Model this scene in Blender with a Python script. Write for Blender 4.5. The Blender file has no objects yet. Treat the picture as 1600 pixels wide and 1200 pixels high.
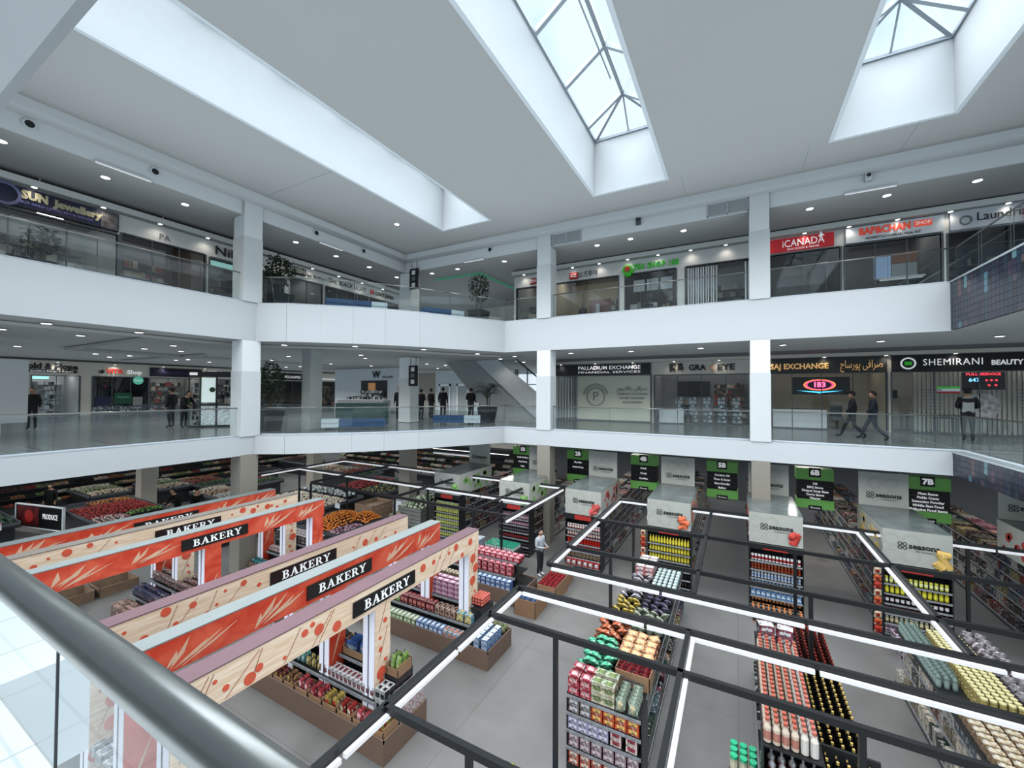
import bpy, math, random
from mathutils import Vector, Matrix
R = math.radians
rnd = random.Random(7)
SC = bpy.context.scene
COL = SC.collection
# ---------------------------------------------------------------- camera, sky, light, exposure
CAMZ = 6.73
cam = bpy.data.cameras.new('camera')
cam.sensor_width = 36.0
cam.lens = 641.907 / 1600 * 36
cam.clip_start = 0.02
cam.clip_end = 300
cam_ob = bpy.data.objects.new('camera', cam)
COL.objects.link(cam_ob)
yaw, pitch, roll = R(28.694), R(1.057), R(0.278)
_F = Vector((-math.sin(yaw) * math.cos(pitch), math.cos(yaw) * math.cos(pitch), math.sin(pitch)))
_R0 = Vector((math.cos(yaw), math.sin(yaw), 0))
_U0 = _R0.cross(_F)
_Rt = _R0 * math.cos(roll) + _U0 * math.sin(roll)
_Up = -_R0 * math.sin(roll) + _U0 * math.cos(roll)
_m = Matrix((_Rt, _Up, -_F)).transposed().to_4x4()
_m.translation = (0, 0, CAMZ)
cam_ob.matrix_world = _m
SC.camera = cam_ob
SC.view_settings.view_transform = 'Standard'
SC.view_settings.look = 'None'
SC.view_settings.gamma = 1
SC.view_settings.use_curve_mapping = False
SC.view_settings.exposure = 0.0
SC.cycles.max_bounces = 8
SC.cycles.diffuse_bounces = 5
SC.cycles.glossy_bounces = 3
SC.cycles.transmission_bounces = 4
SC.cycles.transparent_max_bounces = 12
SC.cycles.sample_clamp_indirect = 6
SC.cycles.use_fast_gi = True
SC.cycles.fast_gi_method = 'REPLACE'
SC.cycles.ao_bounces = 1
SC.cycles.ao_bounces_render = 1
SC.cycles.caustics_reflective = False
SC.cycles.caustics_refractive = False

w = bpy.data.worlds.new('sky')
SC.world = w
w.use_nodes = True
nt = w.node_tree
nt.nodes.clear()
o_ = nt.nodes.new('ShaderNodeOutputWorld')
bg = nt.nodes.new('ShaderNodeBackground')
tc = nt.nodes.new('ShaderNodeTexCoord')
nz = nt.nodes.new('ShaderNodeTexNoise')
nz.inputs['Scale'].default_value = 2.2
nz.inputs['Detail'].default_value = 6
nz.inputs['Roughness'].default_value = 0.55
cr = nt.nodes.new('ShaderNodeValToRGB')
cr.color_ramp.elements[0].position = 0.36
cr.color_ramp.elements[0].color = (0.45, 0.70, 1.0, 1)
cr.color_ramp.elements[1].position = 0.53
cr.color_ramp.elements[1].color = (0.84, 0.965, 1.0, 1)
nt.links.new(tc.outputs['Generated'], nz.inputs['Vector'])
nt.links.new(nz.outputs['Fac'], cr.inputs['Fac'])
nt.links.new(cr.outputs['Color'], bg.inputs['Color'])
bg.inputs['Strength'].default_value = 1.15
nt.links.new(bg.outputs[0], o_.inputs[0])
w.light_settings.distance = 5.0
w.light_settings.ao_factor = 0.72

SUN = bpy.data.lights.new('sun', 'SUN')     # thin cloud: a very wide soft sun
SUN.energy = 11
SUN.angle = R(120)
SUN.color = (0.88, 0.94, 1.0)
sun_ob = bpy.data.objects.new('sun', SUN)
sun_ob.rotation_euler = (R(8), R(-6), 0)
sun_ob.location = (0, 8, 30)
COL.objects.link(sun_ob)

# ---------------------------------------------------------------- materials
def C(h):
    h = h.lstrip('#')
    v = [int(h[i:i + 2], 16) / 255 for i in (0, 2, 4)]
    return tuple(((c + 0.055) / 1.055) ** 2.4 if c > 0.04045 else c / 12.92 for c in v)

MATS = {}
def mat(name, col, rough=0.5, metal=0.0, var=0.06, scale=3.0, bump=0.0, emit=0.0, spec=0.5, emcol=None, coat=0.0, attr=False, obc=False, ncoord='Object'):
    if name in MATS:
        return MATS[name]
    if isinstance(col, str):
        col = C(col)
    m = bpy.data.materials.new(name)
    m.use_nodes = True
    t = m.node_tree
    b = t.nodes['Principled BSDF']
    b.inputs['Roughness'].default_value = rough
    b.inputs['Metallic'].default_value = metal
    b.inputs['Specular IOR Level'].default_value = spec
    b.inputs['Coat Weight'].default_value = coat
    tcn = t.nodes.new('ShaderNodeTexCoord')
    n = t.nodes.new('ShaderNodeTexNoise')
    n.inputs['Scale'].default_value = scale
    n.inputs['Detail'].default_value = 4
    t.links.new(tcn.outputs[ncoord], n.inputs['Vector'])
    mr = t.nodes.new('ShaderNodeMapRange')
    mr.inputs['From Min'].default_value = 0.25
    mr.inputs['From Max'].default_value = 0.75
    mr.inputs['To Min'].default_value = 1 - var
    mr.inputs['To Max'].default_value = 1 + var
    t.links.new(n.outputs['Fac'], mr.inputs['Value'])
    mx = t.nodes.new('ShaderNodeVectorMath')
    mx.operation = 'SCALE'
    if attr:
        a = t.nodes.new('ShaderNodeAttribute')
        a.attribute_name = 'Col'
        t.links.new(a.outputs['Color'], mx.inputs[0])
    elif obc:
        a = t.nodes.new('ShaderNodeObjectInfo')
        t.links.new(a.outputs['Color'], mx.inputs[0])
    else:
        mx.inputs[0].default_value = col
    t.links.new(mr.outputs['Result'], mx.inputs['Scale'])
    t.links.new(mx.outputs['Vector'], b.inputs['Base Color'])
    if bump:
        bp = t.nodes.new('ShaderNodeBump')
        bp.inputs['Strength'].default_value = bump
        t.links.new(n.outputs['Fac'], bp.inputs['Height'])
        t.links.new(bp.outputs['Normal'], b.inputs['Normal'])
    if emit:
        b.inputs['Emission Color'].default_value = (*(emcol if emcol else col), 1)
        b.inputs['Emission Strength'].default_value = emit
    MATS[name] = m
    return m

WHITE = mat('white_paint', (0.57, 0.57, 0.57), 0.6, var=0.012, scale=0.4)
FASC = mat('fascia_paint', (0.82, 0.81, 0.79), 0.6, var=.01)
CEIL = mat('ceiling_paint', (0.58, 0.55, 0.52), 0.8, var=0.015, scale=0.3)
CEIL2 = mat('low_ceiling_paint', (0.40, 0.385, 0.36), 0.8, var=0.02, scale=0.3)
TAUPE = mat('taupe_paint', (0.30, 0.265, 0.215), 0.6, var=0.03, scale=0.5)
TRIMG = mat('grey_stone_edge', (0.42, 0.45, 0.46), 0.25, var=0.12, scale=2.0)
BLACKM = mat('black_steel', (0.018, 0.019, 0.021), 0.42, var=0.1, scale=8)
DARK = mat('recess_shade', (0.03, 0.03, 0.032), 0.7, var=0.1)
STEEL = mat('brushed_steel', (0.46, 0.46, 0.44), 0.30, metal=1.0, var=0.05, scale=12)
ALU = mat('white_aluminium', (0.74, 0.79, 0.86), 0.4, metal=0.0, var=0.03)
LED = mat('led_diffuser', (0.3, 0.3, 0.3), 0.5, emit=0.62, emcol=(0.93, 0.96, 1.0), var=0.0)
LAMP = mat('lamp_disc', (1, 1, 1), 0.5, emit=5.0, emcol=(1.0, 0.98, 0.94), var=0.0)
RIM = mat('lamp_rim', (0.75, 0.75, 0.75), 0.5, var=0.02)
CARD = mat('brown_cardboard', C('#9a7658'), 0.8, var=0.08, scale=5)
BASEB = mat('brown_plinth', C('#7d6556'), 0.6, var=0.05, scale=2)
WOOD = mat('crate_wood', C('#8a6f58'), 0.7, var=0.2, scale=6)
GREYP = mat('grey_plastic', C('#55585c'), 0.5, var=0.05)
PAPER = mat('white_paper', (0.78, 0.78, 0.78), 0.7, var=0.03)
REDS = mat('red_sign', C('#b02a22'), 0.5, var=0.04)
GREENS = mat('green_sign', C('#86cc62'), 0.5, var=0.04)
INK = mat('black_ink', (0.012, 0.012, 0.014), 0.5, var=0.05)
GREYINK = mat('grey_ink', (0.16, 0.17, 0.17), 0.6, var=0.05)
BLUEV = mat('blue_vinyl', C('#2f5580'), 0.45, var=0.05)
SOIL = mat('soil', (0.03, 0.022, 0.015), 0.9, var=0.3, scale=20)
TRUNK = mat('bark', (0.10, 0.08, 0.06), 0.8, var=0.3, scale=20)
LEAF = mat('leaf', (0.035, 0.065, 0.03), 0.5, var=0.4, scale=9)
SKINM = mat('skin', C('#b98a6e'), 0.6, var=0.04)

def printed(name, rough, scale, amount):
    """packaging: face colour from the mesh, with a printed pattern of small blocks over it"""
    m = bpy.data.materials.new(name); m.use_nodes = True
    t = m.node_tree; b = t.nodes['Principled BSDF']
    b.inputs['Roughness'].default_value = rough
    a = t.nodes.new('ShaderNodeAttribute'); a.attribute_name = 'Col'
    tcn = t.nodes.new('ShaderNodeTexCoord')
    v = t.nodes.new('ShaderNodeTexVoronoi'); v.inputs['Scale'].default_value = scale
    v.distance = 'CHEBYCHEV'
    t.links.new(tcn.outputs['Object'], v.inputs['Vector'])
    sep = t.nodes.new('ShaderNodeSeparateColor')
    t.links.new(v.outputs['Color'], sep.inputs['Color'])
    mr = t.nodes.new('ShaderNodeMapRange')
    mr.inputs['To Min'].default_value = .75 - amount; mr.inputs['To Max'].default_value = .75 + amount * 0.7
    t.links.new(sep.outputs[0], mr.inputs['Value'])
    sc = t.nodes.new('ShaderNodeVectorMath'); sc.operation = 'SCALE'
    t.links.new(a.outputs['Color'], sc.inputs[0]); t.links.new(mr.outputs['Result'], sc.inputs['Scale'])
    gt = t.nodes.new('ShaderNodeMath'); gt.operation = 'GREATER_THAN'; gt.inputs[1].default_value = 0.86
    t.links.new(sep.outputs[1], gt.inputs[0])
    ml = t.nodes.new('ShaderNodeMath'); ml.operation = 'MULTIPLY'; ml.inputs[1].default_value = amount * 1.2
    t.links.new(gt.outputs[0], ml.inputs[0])
    mx = t.nodes.new('ShaderNodeMix'); mx.data_type = 'RGBA'
    t.links.new(ml.outputs[0], mx.inputs['Factor'])
    t.links.new(sc.outputs['Vector'], mx.inputs['A'])
    mx.inputs['B'].default_value = (0.55, 0.52, 0.48, 1)
    t.links.new(mx.outputs['Result'], b.inputs['Base Color'])
    MATS[name] = m
    return m
PRINT = printed('printed_packaging', 0.45, 22, 0.45)
GLOSSY = mat('glossy_goods', (1, 1, 1), 0.18, attr=True, var=0.06, scale=30)
MATTE = mat('matte_goods', (1, 1, 1), 0.7, attr=True, var=0.10, scale=30)

def glass_mat(name, tint, refl=0.04, rough=0.0):
    m = bpy.data.materials.new(name); m.use_nodes = True
    t = m.node_tree; t.nodes.clear()
    o = t.nodes.new('ShaderNodeOutputMaterial')
    tr = t.nodes.new('ShaderNodeBsdfTransparent'); tr.inputs['Color'].default_value = (*tint, 1)
    gl = t.nodes.new('ShaderNodeBsdfGlossy'); gl.inputs['Roughness'].default_value = rough
    fr = t.nodes.new('ShaderNodeFresnel')
    geo = t.nodes.new('ShaderNodeNewGeometry'); io = t.nodes.new('ShaderNodeMapRange')
    io.inputs['To Min'].default_value = 1.5; io.inputs['To Max'].default_value = 1 / 1.5
    t.links.new(geo.outputs['Backfacing'], io.inputs['Value']); t.links.new(io.outputs['Result'], fr.inputs['IOR'])
    n = t.nodes.new('ShaderNodeTexNoise'); n.inputs['Scale'].default_value = 1.3
    ad = t.nodes.new('ShaderNodeMath'); ad.operation = 'MULTIPLY_ADD'
    ad.inputs[1].default_value = refl; 
    t.links.new(n.outputs['Fac'], ad.inputs[0]); t.links.new(fr.outputs['Fac'], ad.inputs[2])
    mx = t.nodes.new('ShaderNodeMixShader')
    t.links.new(ad.outputs[0], mx.inputs[0]); t.links.new(tr.outputs[0], mx.inputs[1]); t.links.new(gl.outputs[0], mx.inputs[2])
    t.links.new(mx.outputs[0], o.inputs[0])
    MATS[name] = m
    return m
GLASS = glass_mat('railing_glass', (0.86, 0.93, 0.92), 0.10)
SHOPG = glass_mat('shop_glass', (0.88, 0.90, 0.90), 0.10)
SKYG = glass_mat('skylight_glass', (0.93, 0.98, 1.0), 0.02)

def floor_mat(name, base, rough, jw, sx, sy, var=0.12, jcol=0.6, stain=True):
    m = bpy.data.materials.new(name); m.use_nodes = True
    t = m.node_tree; b = t.nodes['Principled BSDF']
    b.inputs['Roughness'].default_value = rough
    tcn = t.nodes.new('ShaderNodeTexCoord')
    n = t.nodes.new('ShaderNodeTexNoise'); n.inputs['Scale'].default_value = 0.55; n.inputs['Detail'].default_value = 8; n.inputs['Roughness'].default_value = 0.6
    t.links.new(tcn.outputs['Object'], n.inputs['Vector'])
    mr = t.nodes.new('ShaderNodeMapRange'); mr.inputs['From Min'].default_value = 0.3; mr.inputs['From Max'].default_value = 0.7
    mr.inputs['To Min'].default_value = 1 - var; mr.inputs['To Max'].default_value = 1 + var
    t.links.new(n.outputs['Fac'], mr.inputs['Value'])
    br = t.nodes.new('ShaderNodeTexBrick'); br.offset = 0
    br.inputs['Color1'].default_value = (*base, 1); br.inputs['Color2'].default_value = (*[c * 0.97 for c in base], 1)
    br.inputs['Mortar'].default_value = (*[c * jcol for c in base], 1)
    br.inputs['Scale'].default_value = 1; br.inputs['Mortar Size'].default_value = jw
    br.inputs['Brick Width'].default_value = sx; br.inputs['Row Height'].default_value = sy
    t.links.new(tcn.outputs['Object'], br.inputs['Vector'])
    sc = t.nodes.new('ShaderNodeVectorMath'); sc.operation = 'SCALE'
    t.links.new(br.outputs['Color'], sc.inputs[0]); t.links.new(mr.outputs['Result'], sc.inputs['Scale'])
    out = sc.outputs['Vector']
    if stain:
        v = t.nodes.new('ShaderNodeTexVoronoi'); v.inputs['Scale'].default_value = 0.45
        t.links.new(tcn.outputs['Object'], v.inputs['Vector'])
        lt = t.nodes.new('ShaderNodeMapRange'); lt.inputs['From Min'].default_value = 0.05; lt.inputs['From Max'].default_value = 0.09
        lt.inputs['To Min'].default_value = 0.72; lt.inputs['To Max'].default_value = 1
        t.links.new(v.outputs['Distance'], lt.inputs['Value'])
        s2 = t.nodes.new('ShaderNodeVectorMath'); s2.operation = 'SCALE'
        t.links.new(out, s2.inputs[0]); t.links.new(lt.outputs['Result'], s2.inputs['Scale'])
        out = s2.outputs['Vector']
    t.links.new(out, b.inputs['Base Color'])
    MATS[name] = m
    return m
CONC = floor_mat('polished_concrete', (0.175, 0.165, 0.155), 0.30, 0.006, 4.9, 4.9, 0.16)
TILE = floor_mat('grey_floor_tile', (0.26, 0.27, 0.27), 0.18, 0.006, 0.6, 0.6, 0.07, 0.8, False)
WTILE = floor_mat('white_floor_tile', (0.74, 0.80, 0.82), 0.2, 0.008, 0.6, 0.6, 0.03, 0.7, False)

# ---------------------------------------------------------------- mesh building
class MB:
    def __init__(s): s.v = []; s.f = []; s.m = []; s.c = []
    def add(s, vs, fs, m=0, c=(1, 1, 1)):
        k = len(s.v); s.v += [tuple(p) for p in vs]
        for f in fs:
            s.f.append([k + i for i in f]); s.m.append(m); s.c.append(c)
        return s
    def box(s, x0, y0, z0, x1, y1, z1, m=0, c=(1, 1, 1), cs=None):
        vs = [(x0, y0, z0), (x1, y0, z0), (x1, y1, z0), (x0, y1, z0), (x0, y0, z1), (x1, y0, z1), (x1, y1, z1), (x0, y1, z1)]
        fs = [(0, 3, 2, 1), (4, 5, 6, 7), (0, 1, 5, 4), (1, 2, 6, 5), (2, 3, 7, 6), (3, 0, 4, 7)]
        k = len(s.v); s.v += vs
        for i, f in enumerate(fs):
            s.f.append([k + j for j in f]); s.m.append(m); s.c.append(cs[i] if cs else c)
        return s
    def obox(s, c0, ax, ay, az, m=0, c=(1, 1, 1)):
        c0, ax, ay, az = map(Vector, (c0, ax, ay, az))
        vs = [c0 + ax * i + ay * j + az * k for k in (-1, 1) for (i, j) in ((-1, -1), (1, -1), (1, 1), (-1, 1))]
        return s.add(vs, [(0, 3, 2, 1), (4, 5, 6, 7), (0, 1, 5, 4), (1, 2, 6, 5), (2, 3, 7, 6), (3, 0, 4, 7)], m, c)
    def bar(s, a, b, w=0.04, h=None, m=0, c=(1, 1, 1)):
        a, b = Vector(a), Vector(b); d = (b - a); L = d.length; d.normalize()
        up = Vector((0, 0, 1)) if abs(d.z) < 0.95 else Vector((0, 1, 0))
        x = d.cross(up).normalized(); y = x.cross(d)
        h = h or w
        return s.obox((a + b) / 2, d * L / 2, x * w / 2, y * h / 2, m, c)
    def tube(s, a, b, r0, r1=None, n=10, m=0, c=(1, 1, 1), caps=True):
        a, b = Vector(a), Vector(b); r1 = r0 if r1 is None else r1
        d = (b - a).normalized(); up = Vector((0, 0, 1)) if abs(d.z) < 0.95 else Vector((0, 1, 0))
        x = d.cross(up).normalized(); y = x.cross(d)
        vs = []
        for p, r in ((a, r0), (b, r1)):
            for i in range(n):
                t = 2 * math.pi * i / n; vs.append(p + x * r * math.cos(t) + y * r * math.sin(t))
        fs = [(i, n + i, n + (i + 1) % n, (i + 1) % n) for i in range(n)]
        if caps: fs += [tuple(range(n)), tuple(range(2 * n - 1, n - 1, -1))]
        return s.add(vs, fs, m, c)
    def lathe(s, prof, n=10, m=0, cols=None, c=(1, 1, 1), o=(0, 0, 0), cap=True):
        k = len(s.v)
        for r, z in prof:
            for i in range(n):
                t = 2 * math.pi * i / n; s.v.append((o[0] + r * math.cos(t), o[1] + r * math.sin(t), o[2] + z))
        for j in range(len(prof) - 1):
            for i in range(n):
                s.f.append([k + j * n + i, k + j * n + (i + 1) % n, k + (j + 1) * n + (i + 1) % n, k + (j + 1) * n + i])
                s.m.append(m); s.c.append(cols[j] if cols else c)
        if cap: s.f.append([k + (len(prof) - 1) * n + i for i in range(n)]); s.m.append(m); s.c.append(cols[-1] if cols else c)
        return s
    def ring(s, r0, r1, n=18, d=.02):
        return s.lathe([(r0, 0), (r0, d), (r1, d), (r1, 0)], n, cap=False)
    def prism(s, poly, axis, a0, a1, m=0, c=(1, 1, 1)):
        """2-D polygon extruded along an axis: axis 'z' poly in xy, 'y' poly in xz, 'x' poly in yz"""
        n = len(poly)
        def P(p, a):
            return (p[0], p[1], a) if axis == 'z' else ((p[0], a, p[1]) if axis == 'y' else (a, p[0], p[1]))
        vs = [P(p, a0) for p in poly] + [P(p, a1) for p in poly]
        fs = [tuple(range(n)), tuple(range(2 * n - 1, n - 1, -1))] + [(i, n + i, n + (i + 1) % n, (i + 1) % n) for i in range(n)]
        return s.add(vs, fs, m, c)
    def join(s, other, loc=(0, 0, 0), rz=0, sc=1, m=None):
        ca, sa = math.cos(rz), math.sin(rz); k = len(s.v)
        s.v += [(loc[0] + sc * (x * ca - y * sa), loc[1] + sc * (x * sa + y * ca), loc[2] + sc * z) for x, y, z in other.v]
        s.f += [[k + i for i in f] for f in other.f]; s.m += other.m if m is None else [m] * len(other.m); s.c += other.c
        return s
    def mesh(s, name, mats, smooth=False, attr=False):
        me = bpy.data.meshes.new(name)
        me.from_pydata(s.v, [], s.f)
        mats = mats if isinstance(mats, (list, tuple)) else [mats]
        for x in mats: me.materials.append(x)
        if len(mats) > 1: me.polygons.foreach_set('material_index', s.m)
        if attr:
            ca = me.color_attributes.new('Col', 'FLOAT_COLOR', 'CORNER')
            buf = []
            for f, c in zip(s.f, s.c):
                buf += [c[0], c[1], c[2], 1.0] * len(f)
            ca.data.foreach_set('color', buf)
        if smooth: me.polygons.foreach_set('use_smooth', [True] * len(s.f))
        me.update()
        return me
def box(*a, **k): return MB().box(*a, **k)

def ob(name, me, parent=None, loc=(0, 0, 0), rz=0.0, mats=None, smooth=False, attr=False, kind=None):
    if isinstance(me, MB): me = me.mesh(name, mats, smooth, attr)
    o = bpy.data.objects.new(name, me)
    COL.objects.link(o)
    o.location = loc
    if rz: o.rotation_euler = (0, 0, rz)
    if parent is not None: o.parent = parent
    if kind: o['kind'] = kind
    return o
def tag(o, label, cat, group=None, kind=None):
    o['label'] = label; o['category'] = cat
    if group: o['group'] = group
    if kind: o['kind'] = kind
    return o
def thing(name, label, cat, loc=(0, 0, 0), rz=0.0, group=None):
    o = ob(name, None, None, loc, rz)
    return tag(o, label, cat, group)
def struct(name, me, mats, label=None, smooth=False):
    o = ob(name, me, None, mats=mats, smooth=smooth)
    o['kind'] = 'structure'
    if label: o['label'] = label
    return o
def dup(root, loc, rz=0.0, label=None, group=None):
    r = root.copy(); COL.objects.link(r); r.location = loc; r.rotation_euler = (0, 0, rz)
    if label: r['label'] = label
    if group: r['group'] = group
    for ch in list(root.children):
        c = ch.copy(); COL.objects.link(c); c.parent = r
        for g in ch.children:
            d = g.copy(); COL.objects.link(d); d.parent = c
    return r

_fc = {}
def text_mb(s, size=1.0, depth=0.01, align='CENTER', bold=0.0, spacing=1.0, width=None):
    """lettering as geometry in the local x (reading direction) / z (up) plane, facing -y"""
    cu = bpy.data.curves.new('lettering', 'FONT')
    cu.body = s; cu.size = size; cu.extrude = depth / 2; cu.align_x = align; cu.align_y = 'CENTER'
    cu.offset = bold; cu.space_character = spacing; cu.resolution_u = 2
    o = bpy.data.objects.new('lettering', cu)
    me = bpy.data.meshes.new_from_object(o)
    b = MB()
    vs = [(v.co.x, -v.co.z, v.co.y) for v in me.vertices]
    if width and vs:
        xs = [v[0] for v in vs]; k = width / (max(xs) - min(xs)); mid = (max(xs) + min(xs)) / 2
        vs = [((x - mid) * k, y, z) for x, y, z in vs]
    b.add(vs, [tuple(p.vertices) for p in me.polygons])
    bpy.data.objects.remove(o); bpy.data.curves.remove(cu); bpy.data.meshes.remove(me)
    return b
def text(parent, s, loc, size, m, rz=0.0, depth=0.012, name='lettering', label=None, **k):
    b = text_mb(s, size, depth, **k)
    o = ob(name, b, parent, loc, rz, mats=m)
    if label: o['label'] = label
    return o

# serif capitals for the black hanging boards, drawn on a 1-high grid
def _arc(cx, cz, rx, rz, t, a0=-90, a1=90, n=8):
    out = []
    for i in range(n):
        p = [R(a0 + (a1 - a0) * j / n) for j in (i, i + 1)]
        q = [(cx + rx * math.cos(a), cz + rz * math.sin(a)) for a in p]
        r = [(cx + (rx - t) * math.cos(a), cz + (rz - t * 0.45) * math.sin(a)) for a in p]
        out.append([q[0], q[1], r[1], r[0]])
    return out
def _rect(x0, z0, x1, z1): return [(x0, z0), (x1, z0), (x1, z1), (x0, z1)]
SERIF = {
 'B': ([_rect(0, 0, .42, .06), _rect(0, .94, .42, 1), _rect(.1, 0, .28, 1), _rect(.28, .49, .42, .55)] + _arc(.40, .765, .25, .235, .16) + _arc(.42, .265, .29, .265, .17), .78),
 'A': ([_rect(-.04, 0, .24, .06), _rect(.5, 0, .9, .06), [(.1, 0), (.19, 0), (.46, .9), (.40, 1)], [(.40, 1), (.5, 1), (.82, 0), (.62, 0), (.38, .85)], _rect(.2, .32, .62, .39)], .92),
 'K': ([_rect(0, 0, .38, .06), _rect(0, .94, .38, 1), _rect(.1, 0, .28, 1), _rect(.5, .94, .84, 1), _rect(.5, 0, .92, .06), [(.28, .40), (.28, .52), (.66, .95), (.76, .95)], [(.38, .55), (.50, .68), (.86, .03), (.62, .03)]], .92),
 'E': ([_rect(0, 0, .7, .06), _rect(0, .94, .68, 1), _rect(.1, 0, .28, 1), _rect(.28, .48, .52, .54), _rect(.62, .74, .68, 1), _rect(.64, 0, .71, .28), _rect(.48, .38, .53, .64)], .78),
 'R': ([_rect(0, 0, .38, .06), _rect(0, .94, .42, 1), _rect(.1, 0, .28, 1), _rect(.28, .45, .42, .51), _rect(.62, 0, .92, .06), [(.38, .48), (.54, .52), (.84, .03), (.62, .03)]] + _arc(.42, .725, .28, .275, .17), .90),
 'Y': ([_rect(.22, 0, .6, .06), _rect(-.04, .94, .32, 1), _rect(.54, .94, .84, 1), _rect(.32, 0, .5, .5), [(.04, .96), (.25, .96), (.5, .44), (.36, .44)], [(.42, .46), (.5, .46), (.74, .96), (.66, .96)]], .84),
}
def serif_mb(s, h, depth=0.012):
    b = MB(); x = 0.0
    for ch in s:
        polys, wd = SERIF[ch]
        for p in polys:
            a = sum(p[i][0] * p[(i + 1) % len(p)][1] - p[(i + 1) % len(p)][0] * p[i][1] for i in range(len(p)))
            if a < 0: p = p[::-1]
            b.prism([((x + q[0]) * h, (q[1] - .5) * h) for q in p], 'y', 0, -depth)
        x += wd + 0.08
    wd = x * h
    b.v = [(vx - wd / 2, vy, vz) for vx, vy, vz in b.v]
    return b
# ---------------------------------------------------------------- the building
XL, XR, YN, YF = -15.95, 5.62, 0.68, 16.84
Z2B, Z2, Z3B, Z3, ZFB, ZFT, ZC, ZW = 4.35, 5.0, 8.6, 10.0, 13.22, 13.72, 13.97, 15.95
BAY = [(-15.95, 8.95), (-15.0, 9.55), (-14.1, 10.35), (-13.25, 11.15), (-12.45, 12.05), (-11.65, 13.2), (-11.0, 14.4), (-10.3, 15.6), (-9.62, 16.84)]
struct('floor', box(-46, -9, -0.2, 16, 36, 0), CONC, 'polished grey concrete floor of the market hall')

def slab(name, z0, z1, label):
    b = MB()
    b.box(-46, -9, z0, XL, YF, z1); b.box(-46, YF, z0, 16, 36, z1)
    b.box(XR, -9, z0, 16, YF, z1); b.box(XL, -9, z0, XR, YN, z1)
    b.prism(BAY + [(-15.95, 16.84)], 'z', z0, z1)
    b.m = [1 if (min(b.v[i][2] for i in f) == max(b.v[i][2] for i in f) == z1) else 0 for f in b.f]
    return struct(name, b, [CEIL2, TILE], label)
slab('floor', Z2B, Z2, 'tiled grey floor of the middle gallery')
slab('floor', Z3B, Z3, 'tiled floor of the upper gallery')
struct('floor', box(-14, YN, Z2B, -3.78, 1.08, Z2 + 0.004), WTILE, 'white tiled ledge of the gallery beyond the near glass railing')
struct('floor', box(-15.9, -8.9, Z2, 5.6, YN - 0.01, Z2 + 0.004), WTILE)

# white painted fascia bands round the well, grey stone edging on top
def band(name, pts, z0, z1, t, m, label=None, zo=0.0):
    b = MB(); n = len(pts)
    for i in range(n - 1):
        a, c = Vector((*pts[i], 0)), Vector((*pts[i + 1], 0))
        d = (c - a).normalized(); nrm = Vector((-d.y, d.x, 0))
        q = [a, c, c + nrm * t, a + nrm * t]
        b.prism([(v.x, v.y) for v in q], 'z', z0, z1)
    return struct(name, b, m, label)
band('trim_1', [(XL, YN), (XL, 8.95)], Z2B - 0.02, Z2 + 0.02, -0.05, WHITE, 'white painted edge of the middle gallery, left side')
band('trim_2', BAY, Z2B - 0.02, Z2 + 0.02, -0.05, WHITE, 'white curved edge of the middle gallery at the corner bay')
band('trim_3', [(-9.62, YF), (XR, YF)], Z2B - 0.02, Z2 + 0.02, -0.05, WHITE, 'white painted edge of the middle gallery, far side')
band('trim_4', [(XL, YN), (XL, 8.95)], Z3B - 0.02, Z3 + 0.02, -0.05, WHITE, 'white painted edge of the upper gallery, left side')
band('trim_5', BAY, Z3B - 0.02, Z3 + 0.02, -0.05, WHITE, 'white curved edge of the upper gallery at the corner bay')
band('trim_6', [(-9.62, YF), (XR, YF)], Z3B - 0.02, Z3 + 0.02, -0.05, WHITE, 'white painted edge of the upper gallery, far side')
for k, (z, w_) in enumerate(((Z2, 0.42), (Z3, 0.22))):
    band('trim_%d' % (7 + 3 * k), [(XL + 0.02, YN), (XL + 0.02, 8.95)], z + 0.021, z + 0.045, w_, TRIMG)
    band('trim_%d' % (8 + 3 * k), [(x + 0.02, y - 0.02) for x, y in BAY], z + 0.021, z + 0.045, w_, TRIMG)
    band('trim_%d' % (9 + 3 * k), [(-9.62, YF - 0.02), (XR, YF - 0.02)], z + 0.021, z + 0.045, w_, TRIMG)
struct('trim_13', box(XL, YN + 0.001, Z3B - 0.03, XR, YN + 0.05, Z3), WHITE)
struct('trim_14', box(XL, -9, Z3B - 0.03, XR, YN + .001, Z3B - 0.005), mat('soffit_white', (.88, .88, .88), .6, var=.01), 'white underside of the upper gallery overhead')
# pale raised border on the gallery ceiling that follows the bay
OFF = [(-17.4, 1), (-17.4, 9.4), (-16.2, 10.6), (-15.2, 11.4), (-14.2, 12.5), (-13.3, 13.7), (-12.6, 15.0), (-11.6, 16.9), (-10.6, 18.2), (XR, 18.2)]
band('trim_15', OFF[:-1], Z3B - 0.10, Z3B - 0.021, 0.12, CEIL, 'pale raised border on the lower gallery ceiling')
for nm, a, b_ in (('trim_16', (-26, 6.4), (-26, 20)), ('trim_17', (-26, 6.4), (-17.6, 6.4)), ('trim_18', (-34, 10.8), (-24.0, 10.8))):
    band(nm, [a, b_], Z3B - 0.14, Z3B - 0.021, 0.16, CEIL2)

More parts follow.
